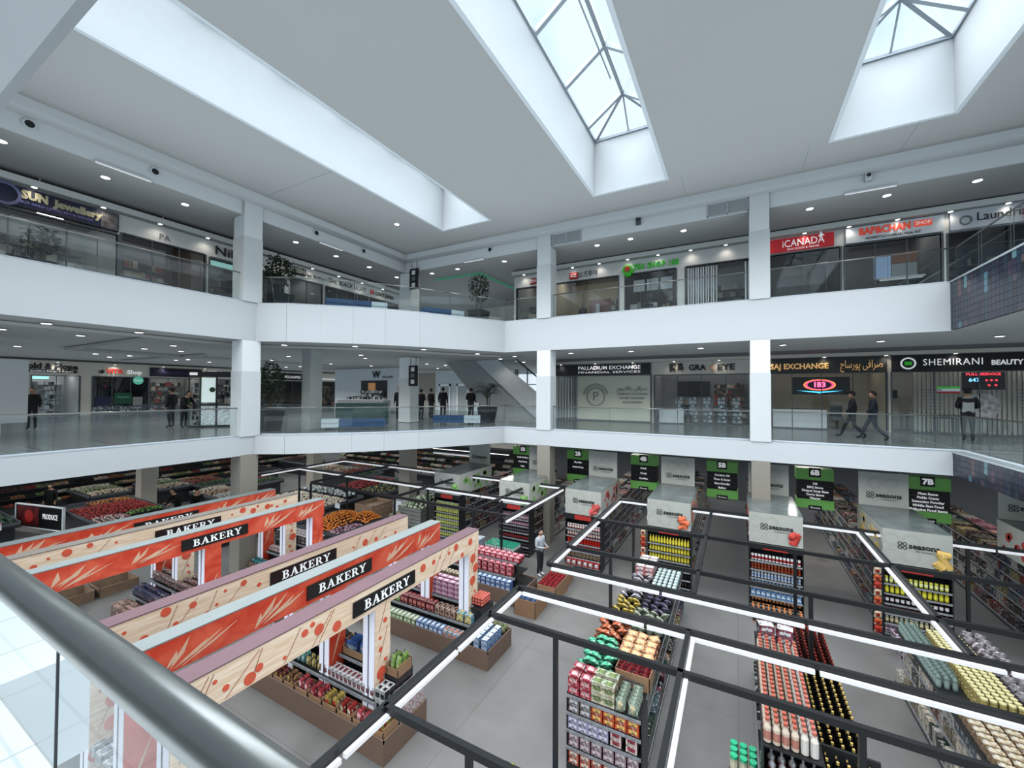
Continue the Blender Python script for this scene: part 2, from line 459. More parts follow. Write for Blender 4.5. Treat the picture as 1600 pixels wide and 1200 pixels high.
# the mosaic clad right side: every square tile its own piece
def mosaic(z0, z1, name, label, y_near):
    base = struct(name, box(XR - 0.06, 0.7, z0, XR + 0.0, YF, z1), mat('mosaic_backing', (0.03, 0.035, 0.05), 0.6), label)
    cols = [C(h) for h in ('#2b3144', '#252a3a', '#323a4c', '#1f2330', '#353144', '#403544', '#293a4a', '#1f3244')]
    rare = [C(h) for h in ('#644c4c', '#4f7480', '#544450', '#5a4040', '#5f8288')]
    M_ = [mat('mosaic_%d' % i, c, 0.35, var=0.12, scale=9) for i, c in enumerate(cols + rare)]
    nz_ = round((z1 - z0) / 0.165); s = (z1 - z0) / nz_
    meshes = [box(0, 0, 0, 0.02, s * 0.96, s * 0.96).mesh('tile', m) for m in M_]
    y = YF; n = 0; r = random.Random(3)
    prev = 0
    while y > y_near:
        y -= s
        for k in range(nz_):
            if r.random() < 0.55: i = prev
            else: i = r.randrange(8) if r.random() < 0.93 else 8 + r.randrange(5)
            prev = i
            if n < 300:
                ob('tile', meshes[i], base, (XR - 0.082, y, z0 + k * s))
            n += 1
    b = MB()
    rest = MB()
    while y > 0.8:
        y -= s
        for k in range(nz_):
            rest.box(XR - 0.08, y, z0 + k * s, XR - 0.062, y + s * .96, z0 + k * s + s * .96, m=r.randrange(8))
    ob('tile_field', rest, base, mats=M_[:8], kind='stuff')
mosaic(Z3B, Z3, 'wall_right', 'dark blue and plum mosaic side of the upper gallery', 11.5)
mosaic(Z2B, Z2, 'wall_right', 'dark blue and plum mosaic side of the middle gallery', 8.5)
struct('trim_19', box(XR - 0.1, 0.7, Z3, XR + 0.15, YF, Z3 + 0.05), TRIMG)
struct('trim_20', box(XR - 0.1, 0.7, Z2, XR + 0.35, YF, Z2 + 0.05), TRIMG)

# columns
def column(name, label, x0, y0, x1, y1, group=None):
    c = struct(name, box(x0, y0, Z2 + 0.02, x1, y1, Z3B - 0.02), FASC, label)
    ob('upper_shaft', box(x0, y0, Z3 + 0.02, x1, y1, ZFT), c, mats=FASC)
    ob('lower_shaft', box(x0 + .02, y0 + .02, 0, x1 - .02, y1 - .02, Z2B), c, mats=TAUPE)
    cl = mat('column_cladding', (0.64, 0.64, 0.63), 0.35, var=0.02)
    for z in (Z2, Z3):
        ob('cladding', box(x0 - 0.015, y0 - 0.015, z + 0.03, x1 + 0.015, y1 + 0.015, z + 2.42), c, mats=cl)
    return c
column('pillar', 'white square column at the left gallery edge', -16.55, 8.42, -15.86, 9.08)
column('pillar', 'white square column left of the exchange office on the far gallery edge', -7.9, 16.76, -7.25, 17.4)
column('pillar', 'white square column on the far gallery edge in front of the optician', 0.42, 16.76, 1.02, 17.4)
column('pillar', 'white corner column behind the seating bay', -16.4, 16.95, -15.6, 17.6)
for nm, x0, y0, x1, y1, l in (('pillar', -17.35, 11.8, -16.75, 12.4, 'grey column behind the seating bay of the middle gallery'),):
    struct(nm, box(x0, y0, Z2, x1, y1, Z3B), mat('grey_column', (0.42, 0.43, 0.41), 0.5), l)
for x, y, l in ((-28.6, 10.3, 'taupe market hall column behind the red fruit stand'), (-25.0, 18.0, 'taupe market hall column by the far produce wall')):
    struct('pillar', box(x - .35, y - .35, 0, x + .35, y + .35, Z2B), TAUPE, l)

# upper ceiling: fascia beams, cove step, main ceiling with three openings
fb = MB()
fb.box(XL - 0.06, YN, ZFB, XL, YF, ZFT); fb.box(XL - .06, YF, ZFB, XR + 4, YF + 0.06, ZFT); fb.box(XL - .06, YN - 2.0, ZFB, XR + 4, YN - 1.94, ZFT)
struct('trim_21', fb, FASC, 'white fascia beam round the top of the well')
so = MB(); CI = 0.5
so.box(XL - .06, -9, ZFT, XL + CI, YF - CI, ZFT + 0.05); so.box(XL - .06, YF - CI, ZFT, XR + 4, YF + 0.06, ZFT + 0.05)
so.box(XL + CI, YF - CI - 0.04, ZFT, XR + 2.2, YF - CI, ZC); so.box(XL + CI, -9, ZFT, XL + CI + 0.04, YF - CI, ZC); so.box(XR + 2.2, YF - 3.5, ZFT, XR + 2.24, YF - CI, ZC)
struct('trim_22', so, FASC, 'stepped cove between fascia and main ceiling')
WELLS = [(-11.56, -9.17), (-4.55, -2.09), (2.45, 4.95)]
YE, YS0 = 14.6, 0.5
ce = MB(); x = XL + CI
ce.box(XL - 0.1, YE, ZC, 10.5, YF + .1, ZC + 0.08)
ce.box(XL - 0.1, -9, ZC, 10.5, YS0, ZC + 0.08)
for a, b_ in WELLS + [(10.5, 10.6)]:
    ce.box(x if x > XL + 1 else XL - 0.1, YS0, ZC, a, YE, ZC + 0.08); x = b_
struct('ceiling', ce, CEIL, 'matt grey-white main ceiling over the well')
for k, (x0, y0, x1, y1) in enumerate(((-1.62, 14.6, -1.6, 16.3), (1.9, 14.6, 1.92, 16.3), (4.3, 14.6, 4.32, 16.3), (-15.4, 8.9, -11.6, 8.92))):
    struct('trim_%d' % (40 + k), box(x0, y0, ZC - 0.004, x1, y1, ZC), mat('ceiling_joint', (.45, .46, .46), .8))
struct('ceiling', box(-24, YF + 0.06, ZFB, 16, 36, ZFB + 0.1), CEIL, 'low ceiling of the upper gallery, far side')
struct('ceiling', box(-24, -9, ZFB, XL - 0.06, YF + 0.06, ZFB + 0.1), CEIL, 'low ceiling of the upper gallery, left side')
struct('ceiling', box(XR + 4, -9, ZFB, 16, YF + 0.1, ZFB + 0.1), CEIL)
WW = mat('skylight_well_paint', (0.90, 0.91, 0.92), 0.7, var=0.01)
for k, (a, b_) in enumerate(WELLS):
    wl = MB()
    e_ = .004; zb_ = ZC - .006
    wl.box(a - 0.1, YS0 - .1, zb_, a + e_, YE + .1, ZW); wl.box(b_ - e_, YS0 - .1, zb_, b_ + 0.1, YE + .1, ZW)
    wl.box(a, YE - e_, zb_, b_, YE + 0.1, ZW); wl.box(a, YS0 - 0.1, zb_, b_, YS0 + e_, ZW)
    struct('wall_skylight_well', wl, WW, ('left', 'middle', 'right')[k] + ' skylight well with smooth white walls')
    # gabled glass lantern: ridge, rafters, hip end; each pane a piece
    sk = thing('skylight', ('long left', 'middle', 'right hand')[k] + ' ridge skylight with white glazing bars and clear panes', 'skylight', ((a + b_) / 2, 0, ZW))
    hw, hh = (b_ - a) / 2, 0.85; fw = 0.10
    ys = [YE - 0.9 - 2.15 * i for i in range(7)]
    g = lambda p, q, wd=fw: MB().bar(p, q, wd)
    ob('sill_beam', MB().box(-hw - .05, YS0, -.04, -hw + .05, YE, .05).box(hw - .05, YS0, -.04, hw + .05, YE, .05).box(-hw, YE - .05, -.04, hw, YE + .05, .05), sk, mats=ALU)
    ob('ridge_beam', g((0, YS0, hh), (0, ys[0], hh), 0.11), sk, mats=ALU)
    ob('hip_rafter', g((0, ys[0], hh), (-hw, YE, 0)), sk, mats=ALU); ob('hip_rafter', g((0, ys[0], hh), (hw, YE, 0)), sk, mats=ALU)
    ob('end_bar', g((0, ys[0], hh), (0, YE, 0), 0.05), sk, mats=ALU)
    for y in ys:
        ob('rafter', g((0, y, hh), (-hw, y, 0), 0.12), sk, mats=ALU); ob('rafter', g((0, y, hh), (hw, y, 0), 0.12), sk, mats=ALU)
    ends = [YE] + ys
    for i in range(len(ys)):
        for s_ in (-1, 1):
            y1, y0 = ys[i], (ys[i + 1] if i + 1 < len(ys) else YS0)
            p = MB().add([(0, y0, hh + .03), (0, y1, hh + .03), (s_ * hw, y1, .05), (s_ * hw, y0, .05)], [(0, 1, 2, 3)])
            ob('pane', p, sk, mats=SKYG)
    for s_ in (-1, 1):
        ob('pane', MB().add([(0, ys[0], hh + .03), (s_ * hw, YE, .05), (s_ * hw, ys[0], .05)], [(0, 1, 2)]), sk, mats=SKYG)
        ob('pane', MB().add([(0, ys[0], hh + .03), (0, YE, .05), (s_ * hw, YE, .05)], [(0, 1, 2)]), sk, mats=SKYG)
    rod = MB().tube((-0.14, YS0, hh - .16), (-0.14, ys[0] - 1.0, hh - .16), 0.025, n=6)
    for y in ys[1:]: rod.tube((-0.14, y, hh - .16), (-0.14, y, hh), 0.012, n=4)
    ob('operator_rod', rod, sk, mats=ALU, kind=None)

# outer walls
struct('wall_back', box(-46, 36, -0.2, 16, 36.2, Z3B), TAUPE)
struct('wall_back', box(-24, 34, Z3, 16, 34.2, ZFB), CEIL2)
struct('wall_left', box(-46.2, -9, -0.2, -46, 36, Z3B), TAUPE)
struct('wall_left', box(-24.2, -9, Z3, -24, 36, ZC), CEIL2)
struct('wall_right', box(16, -9, -0.2, 16.2, 36, ZC), WHITE)
struct('wall_front', box(-46, -9.2, -0.2, 16, -9, ZC), WHITE)

# glass railings
def railing(label, pts, z, post=0.0, name='glass_railing', r=0.022, pw=1.5, h=1.07, m=None):
    t = thing(name, label, 'railing', (0, 0, 0))
    for i in range(len(pts) - 1):
        a, c = Vector((*pts[i], z)), Vector((*pts[i + 1], z)); L = (c - a).length; n = max(1, round(L / pw)); d = (c - a).normalized()
        for k in range(n):
            p, q = a + d * (L * k / n + 0.012), a + d * (L * (k + 1) / n - 0.012)
            ob('glass_panel', MB().add([(p.x, p.y, z + .05), (q.x, q.y, z + .05), (q.x, q.y, z + h), (p.x, p.y, z + h)], [(0, 1, 2, 3)]), t, mats=m or GLASS)
            ob('panel_joint', MB().bar((p.x, p.y, z + .05), (p.x, p.y, z + h), 0.009), t, mats=GREYP)
        ob('handrail', MB().tube((a.x, a.y, z + h), (c.x, c.y, z + h), r, n=12), t, mats=STEEL, smooth=True)
        ob('base_channel', MB().bar((a.x, a.y, z + .04), (c.x, c.y, z + .04), 0.05, 0.08), t, mats=ALU)
    return t
def shift(pts, dx, dy): return [(x + dx, y + dy) for x, y in pts]
railing('glass railing along the left side of the middle gallery', [(XL - .15, YN), (XL - .15, 8.4)], Z2)
railing('curved glass railing round the seating bay of the middle gallery', [(XL - .15, 9.1)] + shift(BAY[1:-1], -.12, .12) + [(-9.7, 17.0)], Z2, pw=1.4)
railing('glass railing on the far side of the middle gallery between corner and first column', [(-9.7, 17.0), (-7.92, 17.0)], Z2)
railing('glass railing of the middle gallery in front of the exchange office', [(-7.2, 17.0), (.4, 17.0)], Z2, pw=2.5)
railing('glass railing of the middle gallery right of the second far column', [(1.05, 17.0), (XR + .2, 17.0)], Z2, pw=1.6)
railing('glass railing above the mosaic side of the middle gallery', [(XR + .2, 17.0), (XR + .2, 1.0)], Z2, pw=1.5)
railing('glass railing along the left side of the upper gallery', [(XL - .1, YN), (XL - .1, 8.4)], Z3, pw=1.25)
railing('curved glass railing round the bay of the upper gallery', [(XL - .1, 9.1)] + shift(BAY[1:-1], -.08, .08) + [(-9.65, 16.95)], Z3, pw=1.4)
railing('glass railing on the far side of the upper gallery between corner and first column', [(-9.65, 16.95), (-7.92, 16.95)], Z3)
railing('glass railing of the upper gallery in front of the tea shop', [(-7.2, 16.95), (.4, 16.95)], Z3, pw=1.9)
railing('glass railing of the upper gallery in front of the red canopy shop', [(1.05, 16.95), (XR + .1, 16.95)], Z3, pw=1.5)
railing('glass railing above the mosaic side of the upper gallery', [(XR + .1, 16.95), (XR + .1, 1.0)], Z3, pw=1.5)
nr = thing('glass_railing', 'thick brushed steel handrail over tall glass panels in the foreground', 'railing', (0, 0, 0))
ob('handrail', MB().tube((-9, 0.42, 6.07), (3, 0.42, 6.07), 0.044, n=40), nr, mats=STEEL, smooth=True)
for x0, x1 in ((-8.4, -6.8), (-6.8, -5.1), (-5.1, -3.4), (-3.4, -1.7), (-1.7, 0.0), (0.0, 1.7)):
    ob('glass_panel', MB().add([(x0 + .006, .42, 5.05), (x1 - .006, .42, 5.05), (x1 - .006, .42, 6.04), (x0 + .006, .42, 6.04)], [(0, 1, 2, 3)]), nr, mats=glass_mat('near_glass', (0.93, 0.97, 0.97), 0.08) if 'near_glass' not in MATS else MATS['near_glass'])
    ob('panel_joint', box(x1 - .003, .417, 5.05, x1 + .003, .423, 6.04), nr, mats=GREYP)
ob('base_channel', box(-9, .38, 5.0, 3, .46, 5.07), nr, mats=ALU)

# ceiling lights
DL3 = [(-16.9, 4.93), (-16.84, 2.89), (-16.88, 6.99), (-16.87, 11.09), (-16.91, 13.18), (-16.85, 15.16), (-16.97, 17.27), (-14.69, 17.61), (-12.95, 17.59), (-10.12, 17.64), (-5.39, 17.62), (-3.92, 17.53), (-1.84, 17.62), (2.28, 17.6), (4.34, 17.58), (6.45, 17.64)]
DL2 = [(-16.95, 3.8), (-19.65, 5.2), (-16.83, 5.79), (-19.85, 3.51), (-17.99, 8.24), (-27.08, 5.24), (-29.0, 8.24), (-31.05, 9.4), (-26.57, 8.29), (-28.83, 9.55), (-23.33, 8.23), (-26.26, 9.56), (-20.54, 8.19), (-23.22, 9.57), (-30.39, 12.27), (-29.06, 12.34), (-30.35, 14.08), (-16.08, 10.14), (-13.84, 11.76), (-12.12, 14.01), (-11.15, 16.83), (-21.21, 13.63), (-24.81, 14.89), (-23.36, 16.13), (-20.89, 15.17), (-31.11, 19.8), (-29.27, 19.74), (-24.5, 18.78), (-16.99, 14.81), (-18.4, 16.35), (-23.56, 21.48), (-17.27, 18.97), (-18.39, 21.59), (-18.06, 23.19), (-21.13, 26.13), (-11.7, 20.01), (-10.19, 18.89), (-11.64, 22.76), (-4.18, 18.81), (-1.31, 18.72), (-6.93, 18.5), (1.56, 18.85), (4.47, 18.97), (7.37, 18.95)]
rim = MB().lathe([(0.13, 0), (0.13, -0.015), (0.10, -0.015)], 16).mesh('rim', RIM)
disc = MB().lathe([(0.105, -0.018), (0.001, -0.018)], 16).mesh('lens', LAMP)
rim2 = MB().lathe([(0.08, 0), (0.08, -0.012), (0.06, -0.012)], 12).mesh('rim', RIM)
disc2 = MB().lathe([(0.065, -0.016), (0.001, -0.016)], 12).mesh('lens', LAMP)
def downlight(x, y, z, label, group, big=True, power=0):
    t = thing('downlight', label, 'ceiling light', (x, y, z), 0, group)
    ob('rim', rim if big else rim2, t); ob('lens', disc if big else disc2, t)
    if power:
        l = bpy.data.lights.new('lamp', 'SPOT'); l.energy = power; l.spot_size = R(150); l.spot_blend = 0.8; l.shadow_soft_size = 0.1
        l.color = (1.0, 0.93, 0.84)
        lo = bpy.data.objects.new('lamp', l); COL.objects.link(lo); lo.parent = t; lo.location = (0, 0, -0.05)
for x, y in DL3: downlight(x, y, ZFB, 'round recessed downlight in the low ceiling of the upper gallery', 'upper gallery downlights', True, 34)
for i, (x, y) in enumerate(DL2): downlight(x, y, Z3B - 0.022, 'round recessed downlight in the ceiling over the middle gallery', 'middle gallery downlights', True, 50)
for k in range(14): downlight(-9.9 + 1.36 * k, 19.36, Z3 + 2.945, 'small spotlight under the shop wall lip, upper far side', 'upper far shop lip spotlights', False, 9)
for k in range(11): downlight(-18.62, 2.3 + 1.55 * k, Z3 + 2.845, 'small spotlight under the shop wall lip, upper left side', 'upper left shop lip spotlights', False, 9)
for k in range(9): downlight(-9.6 + 2.2 * k, 23.84, Z2 + 3.415, 'small spotlight under the shop wall lip, middle far side', 'middle far shop lip spotlights', False, 14)
for k in range(6): downlight(-38.62, 9.2 + 2.8 * k, Z2 + 3.495, 'small spotlight under the shop wall lip, middle left side', 'middle left shop lip spotlights', False, 30)
downlight(-12.9, 13.1, ZC, 'single round downlight in the main ceiling near the far corner', None, True, 0)

# small fittings on the top fascia
def speaker(x, y, z, rz, label):
    t = thing('round_speaker', label, 'speaker', (x, y, z), rz)
    ob('ring', MB().tube((0, 0, 0), (0, -0.03, 0), 0.15, 0.14, n=20), t, mats=RIM)
    ob('grille', MB().tube((0, -.03, 0), (0, -0.04, 0), 0.09, n=16), t, mats=INK)
for y, l in ((3.19, 'nearest'), (5.79, 'second nearest'), (11.41, 'third nearest'), (13.98, 'farthest')):
    speaker(XL, y, 13.55, R(90), 'round black wall speaker on the left top fascia, %s of four' % l)
speaker(-10.46, YF, 13.6, 0, 'round black wall speaker on the far top fascia by the corner')
for x, z, l in ((-3.44, 13.6, 'small dark camera on the far top fascia over the tea shop'), (3.7, 13.62, 'white boxed camera on the far top fascia over the red canopy')):
    t = thing('security_camera', l, 'camera', (x, YF, z))
    ob('housing', box(-.09, -.12, -.15, .09, 0, .12), t, mats=RIM if x > 0 else GREYP); ob('lens', MB().tube((0, -.12, .03), (0, -.16, .02), .055, n=12), t, mats=INK)
for x, y, rz, L_, l in ((XL + .03, 5.06, R(90), 1.3, 'near the front on the left'), (XL + .03, 12.15, R(90), 1.2, 'on the left past the column'), (-11.4, YF - .03, 0, 1.2, 'by the far corner'), (3.75, YF - .03, 0, 1.3, 'on the far side at right')):
    t = thing('strip_light', 'slim white strip light under the top fascia ' + l, 'strip light', (x, y, ZFB - .03), rz)
    ob('housing', box(-L_ / 2, -.03, 0, L_ / 2, .03, .05), t, mats=RIM); ob('tube_lamp', box(-L_ / 2 + .02, -.02, -.02, L_ / 2 - .02, .02, 0), t, mats=LED)
for x0, x1, l in ((-7.2, -5.85, 'left'), (-0.95, 0.4, 'right')):
    t = thing('air_grille', 'white twin louvred air grille on the far top fascia, %s of two' % l, 'air vent', (x0, YF, 13.24))
    w_ = x1 - x0
    ob('frame', MB().box(0, -.03, 0, w_, 0, .04).box(0, -.03, .46, w_, 0, .5).box(0, -.03, 0, .04, 0, .5).box(w_ - .04, -.03, 0, w_, 0, .5).box(w_ / 2 - .02, -.03, 0, w_ / 2 + .02, 0, .5), t, mats=WHITE)
    lou = box(0.04, 0, 0, w_ - .04, .02, .018).mesh('louvre', mat('louvre_grey', (.5, .51, .5), .5))
    for k in range(14): ob('louvre', lou, t, (0, -.02, .05 + k * .029))
# ---------------------------------------------------------------- shop walls and shop fronts
SHOPW = mat('shop_wall_paint', (0.70, 0.68, 0.64), 0.6, var=0.02)
SHOPT = mat('shop_wall_taupe', (0.50, 0.455, 0.38), 0.6, var=0.03)
INW = mat('shop_inner_wall', (0.55, 0.53, 0.49), 0.7, var=0.05)
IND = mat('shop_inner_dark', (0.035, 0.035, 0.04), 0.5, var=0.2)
PANEL = mat('lit_ceiling_panel', (1, 1, 1), 0.5, emit=5.5, emcol=(1, .98, .94), var=0)
def goods_wall(b, x0, x1, y, z0, z1, pal, rng, dz=0.32, dep=0.18, item=(0.08, 0.22), shelf=True):
    z = z0
    while z < z1 - 0.1:
        if shelf: b.box(x0, y - dep, z - 0.02, x1, y, z, c=(0.25, 0.25, 0.25))
        x = x0 + .02
        while x < x1 - item[1]:
            w_ = rng.uniform(*item); h = rng.uniform(0.45, 0.85) * dz
            b.box(x, y - dep * rng.uniform(.6, 1), z, x + w_ * .9, y - .02, z + h, c=rng.choice(pal))
            x += w_
        z += dz
    return b
P_GREY = [C(h) for h in ('#c8c8c6', '#8d8f90', '#3a3c40', '#d9d4c8', '#5c6066', '#24262a', '#b0a89c')]
P_DARK = [C(h) for h in ('#1c1d22', '#2b2d33', '#4a4038', '#14151a', '#62584e', '#8a8a88')]
P_WARM = [C(h) for h in ('#8a6a50', '#c7b299', '#5c4638', '#a33a2e', '#d8cdb8', '#3b2e28')]
P_MIX = [C(h) for h in ('#b23a30', '#d9b23c', '#3f7a4a', '#e4e0d8', '#2f4f86', '#d87a34', '#6a2c2a', '#8fb4c8', '#1d1d20', '#c85a6a', '#f0ece0', '#58402c')]
def shop(label, loc, rz, x0, x1, h, wall=SHOPW, inner=INW, depth=3.0, mull=3, door=None, pal=P_GREY, seed=1, lit=1, shelves=True, glass=True, counter=False, top=0.6):
    t = thing('shop_front', label, 'shop', loc, rz)
    ob('frame', MB().box(x0 - .06, -.04, 0, x0, .1, h + .03).box(x1, -.04, 0, x1 + .06, .1, h + .03).box(x0, -.04, h, x1, .1, h + .05).box(x0, -.03, 0, x1, .08, .06), t, mats=GREYP)
    n = mull
    if glass:
        for k in range(n):
            a, c = x0 + (x1 - x0) * k / n, x0 + (x1 - x0) * (k + 1) / n
            ob('glass_pane', MB().add([(a + .015, 0.03, .06), (c - .015, .03, .06), (c - .015, .03, h), (a + .015, .03, h)], [(0, 1, 2, 3)]), t, mats=SHOPG)
            if k: ob('mullion', box(a - .015, 0, .06, a + .015, .06, h), t, mats=GREYP)
    ob('room', MB().add([(x0, depth, 0), (x1, depth, 0), (x1, depth, h + top), (x0, depth, h + top), (x0, .12, 0), (x1, .12, 0), (x1, .12, h + top), (x0, .12, h + top)],
                        [(0, 1, 2, 3), (0, 3, 7, 4), (1, 5, 6, 2), (3, 2, 6, 7)]), t, mats=inner)
    r = random.Random(seed)
    if shelves:
        b = MB()
        goods_wall(b, x0 + .15, x1 - .15, depth - .05, .25, h - .2, pal, r, .36, .3, (.1, .34))
        xx = x0 + .4
        while xx < x1 - 1:
            goods_wall(b, xx, xx + r.uniform(.6, 1.1), r.uniform(.9, 1.8), .1, r.uniform(.7, 1.5), pal, r, .34, .4, (.1, .3)); xx += r.uniform(1.4, 2.0)
        ob('shelf_goods', b, t, mats=MATTE, attr=True, kind='stuff')
    if lit:
        for k in range(lit):
            cx = x0 + (x1 - x0) * (k + .5) / lit
            ob('light_panel', box(cx - .3, depth * .4, h + top - .06, cx + .3, depth * .4 + .5, h + top - .02), t, mats=PANEL)
    return t
def sign_board(t, x0, x1, z0, z1, m, y=-.06, name='sign_board', frame=None):
    o = ob(name, box(x0, y - .06, z0, x1, 0, z1), t, mats=m)
    if frame: ob('sign_edge', MB().box(x0 - .03, y - .05, z0 - .03, x1 + .03, 0, z0).box(x0 - .03, y - .05, z1, x1 + .03, 0, z1 + .03), t, mats=frame)
    return o

# ---- walls above and between the shop openings (setting)
def shop_wall(nm, loc, rz, x0, x1, openings, h, ztop, m, lip_z, label):
    b = MB(); x = x0
    for a, c in openings:
        if a > x: b.box(x, -.02, 0, a, .12, h)
        x = c
    if x < x1: b.box(x, -.02, 0, x1, .12, h)
    b.box(x0, -.02, h, x1, .12, ztop)
    b.box(x0, -.34, lip_z, x1, .12, lip_z + .2)
    o = struct(nm, b, m, label)
    o.location = loc; o.rotation_euler = (0, 0, rz)
    # near-black board painted for the shade in the slot between lip and ceiling
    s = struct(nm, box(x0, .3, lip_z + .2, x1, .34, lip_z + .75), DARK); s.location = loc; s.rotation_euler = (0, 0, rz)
    hb = MB(); k = x0 + .6
    while k < x1: hb.box(k - .012, -.1, lip_z + .2, k + .012, -.076, lip_z + .75); k += 3.1
    hg = struct(nm, hb, SHOPW); hg.location = loc; hg.rotation_euler = (0, 0, rz)
    return o
B3 = [(-10.44, -8.6), (-8.4, -4.96), (-4.6, -2.38), (-1.95, .5), (1.14, 3.46), (3.61, 6.25), (6.43, 9.4)]
shop_wall('wall_back', (0, 19.6, Z3), 0, -10.6, 16, B3, 2.28, 2.95, SHOPW, 2.95, 'white shop wall of the upper gallery, far side')
L3 = [(1.0, 5.85), (5.97, 8.53), (8.72, 11.8), (12.2, 13.9), (14.1, 16.9), (17.05, 19.3)]
shop_wall('wall_left', (-18.9, 0, Z3), R(90), -9, 20, L3, 2.22, 2.85, SHOPW, 2.85, 'white shop wall of the upper gallery, left side')
B2 = [(-10.3, -4.25), (-4.05, .7), (1.2, 5.85), (6.05, 11.5)]
shop_wall('wall_back', (0, 24.1, Z2), 0, -10.5, 16, B2, 2.72, 3.42, SHOPT, 3.42, 'taupe shop wall of the middle gallery, far side')
L2 = [(3.0, 7.9), (8.16, 10.3), (10.94, 13.98), (14.1, 17.5), (17.7, 21.5), (22.2, 26.5), (26.8, 32.4)]
shop_wall('wall_left', (-38.9, 0, Z2), R(90), -9, 34, L2, 2.68, 3.5, SHOPT, 3.5, 'taupe shop wall of the middle gallery, left side')
struct('ceiling', box(-38.5, -9, Z3B - .03, -36.6, 34, Z3B - .005), DARK, 'flat dark strip painted for the shaded ceiling slot before the left shops')  # thin flat strip, its near-black colour stands in for the slot's shade
struct('ceiling', box(-10.5, 21.9, Z3B - .03, 16, 23.7, Z3B - .005), mat('slot_shade_grey', (.14, .145, .15), .7), 'flat dark strip painted for the shaded ceiling slot before the far shops')  # shade of the recess put into the grey of a flat strip

# ---- upper gallery, far side
RED = mat('red_lettering', C('#c8231c'), .5, emit=.15, emcol=C('#d03028')); WHL = mat('white_lettering', (.85, .85, .85), .5, emit=.3, emcol=(1, 1, 1))
GRN = mat('green_lettering', C('#2f9e2c'), .5, emit=.25, emcol=C('#38b030')); GOLD = mat('gold_lettering', C('#d9a766'), .4, emit=.35, emcol=C('#e0b070'))
ORG = mat('orange_lettering', C('#e04a30'), .5, emit=.25, emcol=C('#ee4a30'))
S3 = (0, 19.6, Z3)
t = shop('narrow dark shop by the upper far corner with a red and grey sign', S3, 0, -10.44, -8.6, 2.28, pal=P_WARM, seed=2, mull=1)
sign_board(t, -9.6, -9.25, 2.42, 2.72, REDS); text(t, '한스', (-9.42, -.14, 2.57), .2, WHL); text(t, 'TOURS', (-8.7, -.05, 2.57), .26, RED, bold=.008)
t = shop('open shop with a warm beige interior and red poster, Korean lettering above', S3, 0, -8.4, -4.96, 2.28, inner=mat('warm_wall', C('#c9b693'), .7), pal=P_WARM, seed=3, mull=2, lit=3, shelves=False)
sign_board(t, -7.39, -6.95, 2.4, 2.72, REDS); text(t, 'OZ', (-7.17, -.14, 2.56), .22, WHL); text(t, '오즈투어', (-6.45, -.05, 2.56), .34, INK, width=.95)
ob('poster', box(-7.1, 2.2, 0, -5.9, 2.25, 1.75), t, mats=mat('red_poster', C('#7c3a34'), .6)); ob('poster', box(-6.7, 2.1, .9, -6.5, 2.14, 1.5), t, mats=PAPER); ob('display_rack', goods_wall(MB(), -5.8, -5.1, 2.0, .1, 1.7, P_GREY, random.Random(4)), t, mats=MATTE, attr=True)
t = shop('tea shop with green lettering and dark menu boards behind the glass', S3, 0, -4.6, -2.38, 2.28, inner=IND, pal=P_DARK, seed=5, mull=2)
text(t, 'TEA SHOP 168', (-3.25, -.08, 2.56), .36, GRN, width=2.0, bold=.006, depth=.08, spacing=1.1)
lg = MB().tube((-4.5, -.04, 2.5), (-4.5, -.12, 2.5), .24, n=20); ob('round_emblem', lg, t, mats=GRN); ob('round_emblem', MB().tube((-4.5, -.12, 2.52), (-4.5, -.15, 2.52), .16, n=20), t, mats=mat('emblem_gold', C('#8a6a2c'), .5)); text(t, '茶', (-4.5, -.16, 2.52), .22, RED)
ob('emblem_leaf', MB().prism([(-4.7, 2.2), (-4.3, 2.28), (-4.1, 2.75), (-4.2, 2.4), (-4.4, 2.18)], 'y', -.1, -.04), t, mats=GRN)
for k in range(3): ob('menu_board', box(-4.35 + k * .62, .5, 1.55, -3.83 + k * .62, .54, 2.1), t, mats=PAPER); text(t, '- - -\n= = =\n- - -', (-4.09 + k * .62, .48, 1.82), .13, INK)
ob('counter', box(-4.55, .7, 0, -3.3, 1.3, 1.0), t, mats=PAPER); ob('shelf_goods', goods_wall(MB(), -3.2, -2.5, 1.6, .2, 1.5, P_WARM, random.Random(8)), t, mats=MATTE, attr=True, kind='stuff')
t = shop('shuttered shop with a folding grille right of the tea shop', S3, 0, -1.95, .5, 2.28, pal=P_GREY, seed=6, mull=1, inner=mat('pale_wall', (.5, .52, .54), .6))
sl = box(-.03, -.02, .02, .03, .0, 2.2).mesh('slat', mat('grille_white', (.6, .62, .64), .4))
for k in range(16): ob('slat', sl, t, (-1.85 + k * .1 + (1.0 if k > 11 else 0), 0, 0), R(28) if k % 2 else R(-28))
t = shop('travel shop with a bright red sign board and dark glass on the upper far gallery', S3, 0, 1.14, 3.46, 2.28, inner=mat('brown_inside', C('#5c4a48'), .6), pal=P_DARK, seed=7, mull=2, lit=0, shelves=False)
sign_board(t, 1.2, 3.27, 2.36, 2.88, mat('red_board', C('#b4262c'), .5, emit=.25, emcol=C('#c02a30'))); text(t, 'iCANADA', (2.3, -.14, 2.64), .4, WHL, width=1.35); text(t, 'EDUCATION & TRAVEL', (2.3, -.14, 2.42), .1, WHL)
ob('maple_leaf', MB().prism([(2.78, 2.78), (2.84, 2.86), (2.86, 2.98), (2.9, 2.86), (2.98, 2.8), (2.9, 2.78), (2.88, 2.7), (2.84, 2.76)], 'y', -.15, -.12), t, mats=WHL)
t = shop('food shop with red and black lettering on white and a lit chiller cabinet inside', S3, 0, 3.61, 6.25, 2.28, inner=mat('grey_inside', (.2, .2, .2), .6), pal=P_DARK, seed=8, mull=3, lit=2, shelves=False)
